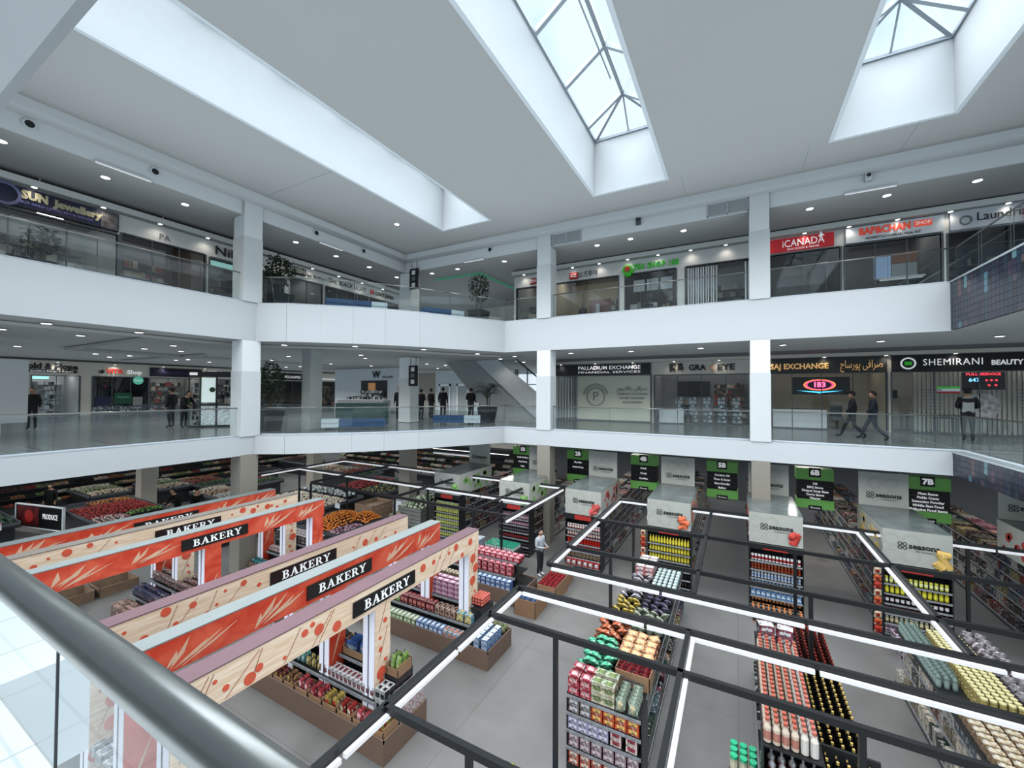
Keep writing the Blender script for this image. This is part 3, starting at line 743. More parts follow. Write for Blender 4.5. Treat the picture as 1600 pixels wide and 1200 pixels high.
sign_board(t, 3.62, 6.29, 2.34, 2.92, PAPER); text(t, 'BAP&CHAN', (4.72, -.14, 2.7), .36, ORG, width=1.42, bold=.012); sign_board(t, 5.52, 5.98, 2.62, 2.82, mat('red_tag', C('#e0523c'), .5, emit=.5, emcol=C('#e0523c')), -.1); text(t, 'SHOP', (5.75, -.18, 2.72), .16, WHL)
text(t, 'HOMESTYLE KOREAN MEAL KIT', (4.95, -.14, 2.44), .13, INK, width=1.5)
ob('menu_screen', box(4.75, 1.3, 1.2, 5.25, 1.35, 2.1), t, mats=mat('blue_screen', C('#8fa9cc'), .3, emit=.5, emcol=C('#8fa9cc'))); ob('menu_screen', box(5.28, 1.3, 1.75, 6.0, 1.35, 2.15), t, mats=mat('brown_screen', C('#7c5240'), .3, emit=.3, emcol=C('#7c5240'))); ob('menu_screen', box(5.28, 1.3, 1.2, 6.0, 1.35, 1.72), t, mats=mat('grey_screen', C('#8e959c'), .3, emit=.3, emcol=C('#8e959c')))
ch = ob('chiller_cabinet', MB().box(4.7, .5, 0, 6.0, 1.1, .35).box(4.7, .5, 1.0, 6.0, 1.1, 1.06), t, mats=RIM); ob('chiller_glass', box(4.72, .5, .35, 5.98, .52, 1.0), ch, mats=SHOPG); ob('chiller_lamp', box(4.75, .55, .96, 5.95, .6, 1.0), ch, mats=LED); ob('chiller_lamp', box(4.75, .55, .6, 5.95, .6, .63), ch, mats=LED)
t = shop('shop with a handwritten style sign on grey at the upper far right', S3, 0, 6.43, 9.4, 2.24, inner=IND, pal=P_DARK, seed=9, mull=4)
sign_board(t, 6.45, 9.4, 2.32, 2.95, mat('pale_grey_board', (.6, .61, .63), .5)); text(t, 'Laundrian', (7.75, -.14, 2.66), .4, INK, width=1.3)
ob('wreath_emblem', MB().ring(.16, .12, 18), t, (6.82, -.14, 2.6), mats=GREYINK).rotation_euler = (R(90), 0, 0)

# ---- upper gallery, left side (local x = world y)
S3L = (-18.9, 0, Z3)
t = shop('jewellery shop with a dark blue printed banner on the upper left gallery', S3L, R(90), 1.0, 5.85, 2.1, pal=P_GREY, seed=12, mull=4, lit=2)
NAVY = mat('navy_banner', C('#23243f'), .4, var=.35, scale=1.2)
sign_board(t, 1.0, 5.85, 2.2, 2.8, NAVY); text(t, 'SUN', (3.9, -.14, 2.58), .34, mat('sand_letter', C('#b8ae8c'), .5), width=.55, bold=.02); text(t, 'Jewellery', (4.85, -.14, 2.56), .3, mat('sand_letter', C('#b8ae8c'), .5), width=1.15, bold=.02)
text(t, 'BUY GOLD | JEWELLERY & WATCH', (4.4, -.14, 2.35), .1, mat('lilac_letter', C('#9c94d8'), .5)); ob('printed_portrait', box(5.4, -.13, 2.22, 5.83, -.12, 2.78), t, mats=mat('portrait_print', C('#6a6462'), .5, var=.8, scale=7)); ob('printed_ring', MB().ring(.34, .26, 24), t, (3.3, -.14, 2.48), mats=mat('ring_print', C('#6a6c90'), .5)).rotation_euler = (R(90), 0, 0)
t = shop('shop with a warm brown interior behind glass doors on the upper left gallery', S3L, R(90), 5.97, 8.53, 2.2, inner=mat('brown_wall', C('#6b5040'), .6), pal=P_WARM, seed=13, mull=3)
text(t, 'PA', (7.18, -.05, 2.45), .3, GREYINK)
t = shop('boutique with a dark script sign left of the first column on the upper gallery', S3L, R(90), 8.72, 11.8, 2.15, inner=IND, pal=P_DARK, seed=14, mull=2)
text(t, 'Nilofar', (9.75, -.06, 2.5), .5, mat('brown_letter', C('#3a2f26'), .4), width=1.7, depth=.06); ob('screen', box(8.8, .1, 1.85, 9.75, .14, 2.1), t, mats=mat('teal_screen', C('#8fc7c0'), .3, emit=.6, emcol=C('#8fc7c0')))
t = shop('hair salon with dark chairs behind the curved upper railing', S3L, R(90), 12.2, 13.9, 2.2, inner=mat('salon_wall', (.4, .4, .4), .6), pal=P_DARK, seed=15, mull=2)
sign_board(t, 11.9, 12.9, 2.4, 2.75, INK); text(t, 'QUEEN', (12.4, -.14, 2.58), .3, mat('cream_letter', C('#c8c0ae'), .5), width=.85, bold=.015); text(t, 'Hair Studio', (13.4, -.05, 2.52), .22, INK)
t = shop('dark fronted shop with thin grey lettering behind the curved upper railing', S3L, R(90), 14.1, 16.9, 2.2, inner=IND, pal=P_DARK, seed=16, mull=4)
text(t, 'THE BLACK LIGHT', (15.5, -.05, 2.55), .34, INK, width=2.5)
t = shop('farthest shop of the upper left gallery with a red and black sign', S3L, R(90), 17.05, 19.3, 2.2, inner=IND, pal=P_DARK, seed=17, mull=2)
text(t, 'M', (17.2, -.05, 2.55), .36, RED, bold=.02); text(t, 'ONTANA', (18.2, -.05, 2.53), .3, INK, width=1.5, bold=.012)

# ---- middle gallery, far side
S2 = (0, 24.1, Z2)
FROST = mat('frosted_film', C('#b9b8a6'), .35, var=.10, scale=.6)
t = shop('exchange office with frosted film on the glass and a large round monogram', S2, 0, -10.3, -4.25, 2.72, inner=INW, pal=P_GREY, seed=21, mull=4, shelves=False)
sign_board(t, -10.32, -4.25, 2.74, 3.36, mat('black_board', (.02, .021, .024), .4), frame=GREYP); text(t, 'PALLADIUM EXCHANGE', (-6.65, -.14, 3.16), .3, WHL, width=3.7, bold=.002); text(t, 'FINANCIAL SERVICES', (-6.65, -.14, 2.9), .18, WHL, width=3.7)
ob('frosted_panel', box(-8.57, -.01, .08, -4.29, .02, 2.68), t, mats=FROST)
ob('monogram_ring', MB().ring(.56, .51, 30), t, (-7.45, -.02, 1.45), mats=GREYINK).rotation_euler = (R(90), 0, 0)
text(t, 'P', (-7.45, -.03, 1.45), .75, GREYINK)
for k in range(9): ob('scroll_ornament', MB().ring(.09, .06, 10), t, (-7.45 + .72 * math.cos(R(20 + 17.5 * k)), -.02, 1.45 + .72 * math.sin(R(20 + 17.5 * k))), mats=GREYINK).rotation_euler = (R(90), 0, 0)
AR = lambda s: s[::-1]
text(t, AR('\ufebb\ufeae\ufe8d\ufed3\ufef0 \ufe91\ufe8e\ufedf\ufe8e\ufea9\ufbff\ufeee\ufee1'), (-5.3, -.03, 1.95), .34, GREYINK, width=1.7)
for k, s_ in enumerate(('CURRENCY EXCHANGE', 'MONEY TRANSFER', 'ALL COUNTRIES')): text(t, s_, (-5.3, -.03, 1.62 - k * .24), .17, GREYINK, width=1.7 - .3 * k)
for k in range(9): ob('grille_bar', box(-10.2 + k * .19, .1, .1, -10.14 + k * .19, .14, 2.6), t, mats=RIM)
t = shop('optician with display shelves and a seated customer behind the glass', S2, 0, -4.05, .7, 2.66, inner=mat('optic_wall', (.32, .31, .30), .5), pal=P_GREY, seed=22, mull=4, lit=3, shelves=False)
text(t, '寶島', (-2.9, -.06, 3.06), .5, INK, width=.75, bold=.01); text(t, 'GRA', (-1.85, -.06, 3.05), .42, INK, width=.85, bold=.012); text(t, 'EYE', (-.48, -.06, 3.05), .42, INK, width=.8, bold=.012)
ob('crescent_emblem', MB().prism([(-1.25, 3.05), (-1.02, 3.28), (-1.12, 3.05), (-1.02, 2.82)], 'y', -.1, -.03), t, mats=mat('salmon_letter', C('#d98a70'), .5))
rk = goods_wall(MB(), 0, .5, .3, .1, 1.5, [C(h) for h in ('#9db0b8', '#6d7d84', '#c5ced2')], random.Random(2), .2, .25, (.08, .14)).mesh('display_rack', MATTE, attr=True)
for k in range(5): ob('display_rack', rk, t, (-3.1 + k * .72, 1.0, 0))
ob('wall_screen', box(-3.2, 2.85, 1.5, -1.4, 2.9, 2.4), t, mats=INK); ob('desk', box(-3.9, .5, 0, -2.6, 1.1, .75), t, mats=PAPER); ob('shelf_goods', goods_wall(MB(), -1.2, .5, 2.9, .3, 2.3, P_WARM, random.Random(6), .34, .3), t, mats=MATTE, attr=True, kind='stuff')
t = shop('exchange office with gold lettering on black and a neon screen in the window', S2, 0, 1.2, 5.85, 2.66, inner=mat('warm_office', C('#a99a84'), .6), pal=P_WARM, seed=23, mull=4, lit=3, shelves=False)
sign_board(t, 1.2, 5.86, 2.68, 3.4, mat('black_board2', (.035, .034, .03), .4), frame=GREYP); text(t, 'PORSAJ EXCHANGE', (2.3, -.14, 3.0), .36, GOLD, width=2.95, bold=.012)
text(t, AR('\ufebb\ufeae\ufe8d\ufed3\ufef0 \ufb58\ufeee\ufead\ufeb3\ufe8e\ufe9d'), (4.95, -.14, 3.04), .5, GOLD, width=1.5)
ob('neon_screen', box(2.35, .12, 1.66, 4.6, .18, 2.5), t, mats=INK)
for r_, c_ in ((.62, '#e8703c'), (.54, '#e83c78')):
    e = MB().ring(r_, r_ - .06, 28); e.v = [(x, y * .42, z) for x, y, z in e.v]
    ob('neon_ring', e, t, (3.45, .1, 2.12), mats=mat('neon_' + c_[1:], C(c_), .5, emit=3, emcol=C(c_))).rotation_euler = (R(90), 0, 0)
text(t, '1B3', (3.45, .1, 2.12), .32, mat('neon_pink', C('#ff5a8c'), .5, emit=3, emcol=C('#ff5a8c')), bold=.015)
ob('neon_glow_bar', MB().prism([(2.55, 1.85), (3.45, 1.72), (4.35, 1.85), (3.45, 1.8)], 'y', .1, .12), t, mats=mat('neon_cyan', C('#48c0e8'), .5, emit=2, emcol=C('#48c0e8')))
for k in range(5): ob('wall_slat', box(2.2, 1.5, .8 + k * .16, 4.8, 1.55, .87 + k * .16), t, mats=mat('gold_slat', C('#a8987c'), .5))
ob('desk', box(1.6, .6, 0, 3.8, 1.2, .9), t, mats=PAPER); ob('office_chair', MB().box(4.0, .7, .4, 4.5, 1.2, .5).box(4.0, 1.15, .5, 4.5, 1.22, 1.1).box(4.2, .9, 0, 4.3, 1.0, .4), t, mats=INK)
t = shop('beauty clinic with white lettering on black and a pale slatted wall', S2, 0, 6.05, 11.5, 2.66, inner=mat('pale_clinic', C('#b9b4a6'), .6), pal=P_GREY, seed=24, mull=4, lit=3, shelves=False)
sign_board(t, 6.02, 11.5, 2.68, 3.4, INK, frame=GREYP); text(t, 'SHEMIRANI', (7.93, -.14, 3.06), .4, WHL, width=1.8, bold=.0, spacing=1.1); text(t, 'BEAUTY CLINIC', (9.93, -.14, 3.0), .28, WHL, width=1.7, bold=.008)
ob('crest_emblem', MB().ring(.26, .2, 20), t, (6.55, -.14, 3.04), mats=WHL).rotation_euler = (R(90), 0, 0); ob('crest_emblem', box(6.43, -.16, 2.96, 6.67, -.14, 3.12), t, mats=GRN)
ob('neon_screen', box(8.3, .1, 1.9, 9.55, .16, 2.62), t, mats=INK); text(t, 'FULL SERVICE', (8.92, .08, 2.54), .14, mat('neon_red', C('#ff3c50'), .5, emit=2.5, emcol=C('#ff3c50')), width=1.0); text(t, '647', (8.65, .08, 2.3), .22, mat('neon_blue', C('#7cc8ff'), .5, emit=2.5, emcol=C('#7cc8ff'))); text(t, '* * *\n *  *', (9.15, .08, 2.15), .2, mat('neon_red', C('#ff3c50'), .5))
fl = ob('flag', box(7.5, .0, 1.95, 8.2, .02, 2.04), t, mats=GRN, ); ob('flag_stripe', box(7.5, .0, 1.83, 8.2, .02, 1.95), fl, mats=PAPER); ob('flag_stripe', box(7.5, 0, 1.74, 8.2, .02, 1.83), fl, mats=REDS)
for k in range(28): ob('wall_slat', box(7.2 + k * .15, 1.6, 0, 7.3 + k * .15, 1.66, 2.7), t, mats=mat('pale_clinic', C('#b9b4a6'), .6))
for k in range(7): text(t, 'treatment list', (7.35, -.01, 1.9 - k * .14), .11, GREYINK, align='CENTER'); text(t, 'treatment list', (10.2, -.01, 1.9 - k * .14), .11, GREYINK)
for x_ in (6.3, 6.75): ob('picture_frame', box(x_, 2.8, 1.5, x_ + .2, 2.85, 1.9), t, mats=INK)
pm = MB(); pm.prism([(8.85 + .55 * math.cos(a / 10) * (1 + .1 * math.sin(a)), 1.25 + .5 * math.sin(a / 10)) for a in range(0, 63, 4)], 'y', .0, .01); ob('printed_portrait', pm, t, mats=mat('portrait_grey', (.3, .29, .28), .6, var=.7, scale=5))
ob('side_table', MB().box(7.3, -.6, .7, 7.9, -.2, .74).box(7.3, -.6, 0, 7.34, -.56, .7).box(7.86, -.6, 0, 7.9, -.56, .7).box(7.3, -.24, 0, 7.34, -.2, .7).box(7.86, -.24, 0, 7.9, -.2, .7), t, mats=GREYP)

# ---- middle gallery, left side
S2L = (-38.9, 0, Z2)
t = shop('partly hidden shop behind the white partition', S2L, R(90), 3.0, 7.9, 2.6, pal=P_GREY, seed=30, mull=3)
t = shop('bright white jewellery repair shop with a black curved sign', S2L, R(90), 8.16, 10.3, 2.6, inner=mat('bright_inside', (.8, .82, .84), .5), pal=[C(h) for h in ('#e8ecee', '#b8c0c4', '#3a3c40')], seed=31, mull=2, lit=4)
text(t, 'Gold & Hope', (8.9, -.06, 3.2), .5, INK, width=2.6, bold=.02); sign_board(t, 8.0, 10.15, 2.82, 2.98, INK); text(t, 'Jewellery Design & Repairs', (9.0, -.14, 2.9), .13, WHL, width=1.9)
ob('lit_cornice', box(8.2, .05, 2.4, 8.9, .2, 2.56), t, mats=mat('aqua_light', C('#9fe0e0'), .5, emit=1.4, emcol=C('#9fe0e0')))
t = shop('vitamin shop with a dark window, green posters and a round green sign', S2L, R(90), 10.94, 13.98, 2.62, inner=IND, pal=P_DARK, seed=32, mull=3, lit=0, shelves=False)
text(t, 'VITA', (12.05, -.08, 3.02), .42, RED, width=.95, bold=.02); text(t, 'Shop', (13.15, -.08, 3.0), .42, WHL, width=.85, bold=.012); ob('leaf_emblem', MB().prism([(11.2, 3.0), (11.35, 3.1), (11.3, 2.85), (11.5, 3.15), (11.5, 2.9)], 'y', -.1, -.03), t, mats=GREYINK)
o = ob('round_sign', MB().tube((0, 0, 0), (0, -.06, 0), .3, n=24), t, (13.35, -.1, 2.42), mats=mat('mint_sign', C('#58b49c'), .4, emit=.4, emcol=C('#58b49c'))); text(o, 'Vitamin', (0, -.07, 0), .15, WHL)
ob('poster', box(12.05, -.02, .7, 13.05, .0, 1.5), t, mats=mat('dark_green_poster', C('#17523a'), .5)); text(t, 'Vitamins', (12.55, -.03, 1.2), .2, mat('mint_letter', C('#7ad0a0'), .5)); ob('poster', box(11.05, -.02, .6, 11.9, 0, 1.25), t, mats=mat('navy_poster', C('#20264a'), .5)); ob('poster', box(13.1, -.02, .6, 13.65, 0, 1.2), t, mats=mat('grey_poster', (.25, .24, .22), .5))
ob('shelf_goods', goods_wall(MB(), 11.0, 13.8, .5, .1, .6, P_GREY, random.Random(5), .25, .2, (.06, .12)), t, mats=MATTE, attr=True, kind='stuff')
t = shop('bright accessories shop with a dark navy sign', S2L, R(90), 14.1, 17.5, 2.6, inner=INW, pal=P_GREY + P_WARM, seed=33, mull=3, lit=3)
sign_board(t, 14.06, 17.5, 2.75, 3.4, mat('navy_board', C('#15152a'), .4)); text(t, 'Accessories', (15.8, -.14, 3.08), .36, mat('violet_letter', C('#44406a'), .5), width=2.2)
t = shop('phone shop with large outlined white lettering', S2L, R(90), 17.7, 21.5, 2.6, inner=mat('dim_wall', (.25, .25, .26), .6), pal=P_GREY, seed=34, mull=3, lit=3)
text(t, 'CELL', (18.45, -.08, 3.1), .62, WHL, width=1.3, bold=.02); text(t, 'CENTRE', (20.1, -.08, 3.1), .62, WHL, width=1.5, bold=.02)
t = shop('very dark shop front with white lettering behind the potted tree', S2L, R(90), 22.2, 26.5, 3.3, inner=IND, pal=P_DARK, seed=35, mull=4, lit=0, wall=SHOPT)
sign_board(t, 22.2, 26.5, 2.75, 3.4, INK); text(t, 'MOLANAMEK', (25.4, -.14, 3.05), .4, WHL, width=1.7)
t = shop('dark shop with a warm lit corner inside', S2L, R(90), 26.8, 32.4, 2.7, inner=IND, pal=P_DARK + [C('#b98a60')], seed=36, mull=5, lit=1)
ob('lit_cornice', box(26.9, -.2, 2.95, 32.2, -.05, 3.02), t, mats=LED)

# elevator lobby wall, W wall and daylight windows at the far corner of the middle gallery
ww = struct('wall_corner', MB().box(-31.5, 24.6, Z2, -23.0, 24.8, Z3B), mat('lobby_paint', (.52, .53, .53), .6), 'white wall with a dark serving window by the corner')
ob('serving_window', box(-28.1, 24.55, Z2 + .9, -25.1, 24.62, Z2 + 2.6), ww, mats=IND); ob('warm_panel', box(-27.2, 24.5, Z2 + 1.7, -26.4, 24.55, Z2 + 2.4), ww, mats=mat('amber_panel', C('#a8764a'), .5, emit=.4, emcol=C('#a8764a')))
ob('shelf_goods', goods_wall(MB(), -28.0, -25.2, 24.5, Z2 + .95, Z2 + 1.7, P_GREY, random.Random(3), .3, .2), ww, mats=MATTE, attr=True, kind='stuff')
text(ww, 'W', (-26.3, 24.5, Z2 + 3.05), .8, INK, bold=.02); text(ww, 'WELLNESS', (-25.0, 24.5, Z2 + 2.85), .25, INK)
t = thing('serving_counter', 'grey serving counter with cups before the wall by the corner', 'counter', (-26.3, 23.2, Z2))
ob('body', box(-2.6, -.4, 0, 2.6, .4, 1.0), t, mats=mat('counter_grey', (.3, .3, .29), .5)); ob('worktop', box(-2.7, -.45, 1.0, 2.7, .45, 1.05), t, mats=PAPER); ob('counter_goods', goods_wall(MB(), -2.0, 2.5, .2, 1.06, 1.3, P_GREY, random.Random(9), .3, .3, (.1, .2), False), t, mats=MATTE, attr=True, kind='stuff')
lw = struct('wall_lobby', box(-24.5, 30.0, Z2, -19.6, 30.2, Z3B), mat('lobby_paint', (.52, .53, .53), .6), 'pale lift lobby wall')
for x_ in (-23.9, -21.9):
    e = thing('lift', 'pale lift door with a white surround in the lobby, %s one' % ('left' if x_ < -23 else 'right'), 'lift', (x_, 29.98, Z2))
    ob('door_leaf', box(0, -.04, 0, .5, 0, 2.2), e, mats=mat('lift_door', (.34, .34, .33), .4)); ob('door_leaf', box(.51, -.04, 0, 1.0, 0, 2.2), e, mats=mat('lift_door', (.34, .34, .33), .4)); ob('surround', MB().box(-.15, -.06, 0, 0, 0, 2.4).box(1.0, -.06, 0, 1.15, 0, 2.4).box(-.15, -.06, 2.2, 1.15, 0, 2.4), e, mats=PAPER)
DAY = mat('daylit_window', (1, 1, 1), .5, emit=1.05, emcol=(.86, .93, 1.0), var=0)
for k, (x0, x1) in enumerate(((-19.4, -16.6), (-16.4, -13.6), (-13.4, -10.6))):
    wd = struct('window_%d' % (k + 1), MB().box(x0, 31, Z2, x1, 31.02, Z2 + .1).box(x0, 31, Z3B - .4, x1, 31.02, Z3B), PAPER, 'tall daylit window behind the escalator')
    ob('pane', box(x0, 31.02, Z2 + .1, x1, 31.05, Z3B - .4), wd, mats=DAY)
    for q in range(4): ob('glazing_bar', box(x0 + (x1 - x0) * q / 3 - .04, 30.9, Z2, x0 + (x1 - x0) * q / 3 + .04, 31, Z3B), wd, mats=GREYP)
    for z_ in (1.1, 2.3): ob('glazing_bar', box(x0, 30.92, Z2 + z_, x1, 31, Z2 + z_ + .07), wd, mats=GREYP)
struct('wall_corner', MB().box(-24, 31.1, Z2, -10.4, 31.3, Z3B).box(-10.6, 24.1, Z2, -10.4, 31.2, Z3B), SHOPT)
# escalator
es = thing('escalator', 'grey clad escalator rising to the upper gallery beyond the far corner', 'escalator', (0, 0, 0))
prof = [(-16.3, Z3B), (-13.0, Z3B), (-9.6, Z2 + .55), (-9.6, Z2), (-12.8, Z2)]
ob('underside', MB().prism([(-16.3, Z3B), (-13.6, Z3B), (-9.9, Z2 + .4), (-9.6, Z2), (-12.8, Z2)], 'y', 21.0, 22.6), es, mats=mat('escalator_cladding', (.28, .285, .28), .5))
ob('side_cladding', MB().prism([(-14.0, Z3B), (-12.4, Z3B), (-9.1, Z2 + 1.1), (-9.1, Z2 + .25), (-10.0, Z2 + .3)], 'y', 20.9, 21.0), es, mats=mat('escalator_side', (.46, .47, .47), .45))
ob('balustrade_glass', MB().prism([(-12.4, Z3B), (-11.2, Z3B), (-9.0, Z2 + 1.9), (-9.1, Z2 + 1.1)], 'y', 20.94, 20.96), es, mats=SHOPG)
ob('handrail', MB().bar((-11.2, 20.95, Z3B), (-9.0, 20.95, Z2 + 1.9), .07), es, mats=INK)
# green light lines on the far upper ceiling
gl = mat('green_led', C('#1f7a56'), .4, emit=.3, emcol=C('#2fae7c'))
t = thing('green_light_line', 'angled green light line on the low ceiling by the far corner', 'ceiling light', (0, 0, 0))
ob('light_bar', MB().bar((-15.2, 18.5, ZFB - .1), (-12.2, 18.6, ZFB - .1), .06, .06), t, mats=gl); ob('light_bar', MB().bar((-12.2, 18.6, ZFB - .1), (-12.1, 23.5, ZFB - .1), .06, .06), t, mats=gl)
struct('wall_corner', MB().box(-18.9, 27, Z3, -10.5, 27.2, ZFB), SHOPT, 'dim wall at the end of the upper corner passage')
struct('wall_corner', MB().box(-10.62, 19.6, Z3, -10.5, 27, ZFB), SHOPW)
for x_, y_, z_, l in ((-15.2, 16.75, Z3 + 2.2, 'upper'), (-15.2, 16.75, Z2 + 2.0, 'middle')):
    t = thing('direction_sign', 'narrow black hanging direction sign by the corner column, %s gallery' % l, 'sign', (x_, y_, z_))
    ob('board', box(-.28, -.05, 0, .28, .05, 1.1), t, mats=INK)
    for k in range(3): ob('pictogram', box(-.12, -.06, .12 + k * .33, .12, -.05, .34 + k * .33), t, mats=GREYINK if k % 2 else PAPER)
    ob('hanger', MB().box(-.2, -.01, 1.1, -.18, .01, 1.55).box(.18, -.01, 1.1, .2, .01, 1.55), t, mats=GREYP)
# ---------------------------------------------------------------- bakery portals
def portal_mat(name, base, paint, kind):
    """printed boards: birch grain with coral dots, or brushed red-orange with cream strokes"""
    m = bpy.data.materials.new(name); m.use_nodes = True
    t = m.node_tree; b = t.nodes['Principled BSDF']; b.inputs['Roughness'].default_value = .45
    tcn = t.nodes.new('ShaderNodeTexCoord'); mp = t.nodes.new('ShaderNodeMapping'); t.links.new(tcn.outputs['Object'], mp.inputs['Vector'])
    mp.inputs['Scale'].default_value = (1, .7, 7) if kind == 'wood' else (1, 1.6, 1.6)
    mp.inputs['Rotation'].default_value = (0, 0, 0) if kind == 'wood' else (R(35), 0, 0)
    n = t.nodes.new('ShaderNodeTexNoise'); n.inputs['Scale'].default_value = 2.4 if kind == 'wood' else 1.6; n.inputs['Detail'].default_value = 7
    n.inputs['Distortion'].default_value = .6
    t.links.new(mp.outputs['Vector'], n.inputs['Vector'])
    r = t.nodes.new('ShaderNodeValToRGB'); e = r.color_ramp.elements
    e[0].position = .38; e[0].color = (*base, 1); e[1].position = .66; e[1].color = (*paint, 1)
    t.links.new(n.outputs['Fac'], r.inputs['Fac']); t.links.new(r.outputs['Color'], b.inputs['Base Color'])
    return m
WOODP = portal_mat('birch_print', C('#ecc8a6'), C('#fde2c8'), 'wood')
REDP = portal_mat('red_print', C('#d63e24'), C('#ea6244'), 'red')
CREAM = mat('cream_stroke', C('#e6b898'), .5, var=.1, scale=6); DOT = mat('coral_dot', C('#e25c40'), .5); TWIG = mat('twig_line', C('#b5755c'), .5)
TOPS = [mat('portal_top_grey', C('#8c9290'), .45, var=.04), mat('portal_top_mauve', C('#7e6066'), .45, var=.04), mat('portal_top_sand', C('#8a8078'), .45, var=.04)]
POST_FACE = mat('white_post_face', (.8, .8, .88), .4, emit=.25, emcol=(.85, .85, 1), var=.0)  # white face with a weak glow of its own
ZT = 2.955
KS = 1.127
def portal(label, x1, kind, top, seed):
    """x1 = face toward the right; the beam runs along y"""
    r = random.Random(seed); Y0, Y1 = 2.48, 9.47; th = .34; bh = .50
    t = thing('bakery_portal', label, 'bakery portal', (x1, 0, 0), 0, 'painted portal frames over the bakery tables')
    m = WOODP if kind == 'wood' else REDP
    be = ob('beam', MB().box(-th, Y0, ZT - bh, 0, Y1, ZT), t, mats=m)
    ob('top_board', box(-th - .01, Y0 - .01, ZT, .01, Y1 + .01, ZT + .02), t, mats=TOPS[top])
    dots, tw, st = MB(), MB(), MB()
    if kind == 'wood':
        y = Y0 + .2
        while y < Y1 - .25:
            z = ZT - bh + r.uniform(.08, .42); rr = r.choice((.03, .045, .06, .09))
            rr = min(rr, ZT - z - .02, z - ZT + bh - .02)
            if not (5.15 < y < 7.2): dots.tube((0, y, z), (.006, y, z), rr, n=14)
            if r.random() < .4 and not (4.7 < y < 7.2): tw.bar((.004, y, ZT - bh + .03), (.004, min(y + r.uniform(.15, .5), Y1 - .05), ZT - .05), .012, .006)
            y += r.uniform(.12, .4)
    else:
        for yy in (Y0 + .5, Y0 + 1.8, 7.4, 8.5):
            for k in range(5):
                zz = ZT - bh + .02 + r.uniform(0, .12); ya = yy + k * .05; lean = .1 + .16 * k + r.uniform(0, .08); zt_ = ZT - .03 - r.uniform(0, .2); wd = r.uniform(.07, .15)
                q_ = lambda u: (ya + lean * u, zz + (zt_ - zz) * u)
                c0, c1, c2 = q_(0), q_(.45), q_(1)
                st.prism([c0, (c1[0] + wd, c1[1]), c2, (c1[0] - wd * .2, c1[1])], 'x', .001, .003 + .0015 * k)
    dm = dots
    for py in (2.72, 6.03, 9.24):
        p = ob('post', box(-th, py - .2, 0, -.003, py + .2, ZT - bh), t, mats=m)
        ob('white_end_panel', box(-th + .02, py - .21, .05, -.02, py - .2, ZT - bh - .002), p, mats=POST_FACE)
        ob('end_trim', box(-th * .5 - .01, py - .22, .05, -th * .5 + .01, py - .21, ZT - bh - .002), p, mats=GREYP)
        if kind == 'wood':
            z = .7
            while z < ZT - bh - .1:
                yy = py + r.uniform(-.1, .1); rr = r.choice((.035, .05, .12)); dm.tube((-.003, yy, z), (.005, yy, z), rr, n=14); z += r.uniform(.15, .4)
            for k in range(3): tw.bar((.001, py - .1, .8 + k * .6), (.001, py + .12, 1.4 + k * .6), .01, .006)
        else:
            st.prism([(py - .14, 1.0), (py - .05, 1.2), (py + .12, 1.7), (py - .02, 1.4)], 'x', -.003, .004)
    if kind == 'wood':
        ob('printed_dots', dm, be, mats=DOT, kind='stuff'); ob('printed_twigs', tw, be, mats=TWIG, kind='stuff')
    else: ob('printed_strokes', st, be, mats=CREAM, kind='stuff')
    s = ob('hanging_board', box(0.002, 5.28, ZT - .40, .03, 6.92, ZT - .12), t, mats=INK)
    b = serif_mb('BAKERY', .175, .01); xs = [v[0] for v in b.v]; k = 1.2 / (max(xs) - min(xs))
    b.v = [(x * k, y, z) for x, y, z in b.v]
    ob('lettering', b, s, (.032, 6.14, ZT - .26), R(90), mats=WHL)
    return t
PORT = [(-15.42, 'red', 0, 'farthest left red bakery portal with a grey top'), (-14.08, 'wood', 2, 'pale birch bakery portal between the two far red ones'), (-12.6, 'red', 0, 'red bakery portal, third from the left, its post over bagged bread'),
        (-8.75, 'wood', 1, 'pale birch bakery portal with mauve top left of the near red one'), (-7.52, 'red', 0, 'near red bakery portal between two birch ones'), (-6.2, 'wood', 1, 'nearest birch bakery portal with a mauve top and coral dots')]
for i, (x, k, tp, l) in enumerate(PORT): portal(l, x, k, tp, 40 + i)

# ---------------------------------------------------------------- black light frames
def light_frame(label, zf, xbars, ybars, posts, leds, low=()):
    t = thing('light_frame', label, 'light frame', (0, 0, 0))
    w_ = .075
    for (y, x0, x1) in xbars: ob('cross_bar', box(x0, y - w_ / 2, zf - .09, x1, y + w_ / 2, zf), t, mats=BLACKM)
    for (x, y0, y1) in ybars: ob('side_bar', box(x - w_ / 2, y0, zf - .09, x + w_ / 2, y1, zf), t, mats=BLACKM)
    for (x, y) in posts:
        p = ob('post', box(x - .035, y - .035, 0, x + .035, y + .035, zf - .09), t, mats=BLACKM)
        ob('foot_plate', box(x - .09, y - .09, 0, x + .09, y + .09, .012), p, mats=BLACKM)
    for (ax, c, a, b_, off) in leds:
        n = max(1, round((b_ - a) / 2.4)); g = .03
        for k in range(n):
            p, q = a + (b_ - a) * k / n + g, a + (b_ - a) * (k + 1) / n - g
            if ax == 'x': ob('light_strip', box(p, c + off - .028, zf - .125, q, c + off + .028, zf - .07), t, mats=LED)
            else: ob('light_strip', box(c + off - .028, p, zf - .125, c + off + .028, q, zf - .07), t, mats=LED)
    return t
F = 2.8
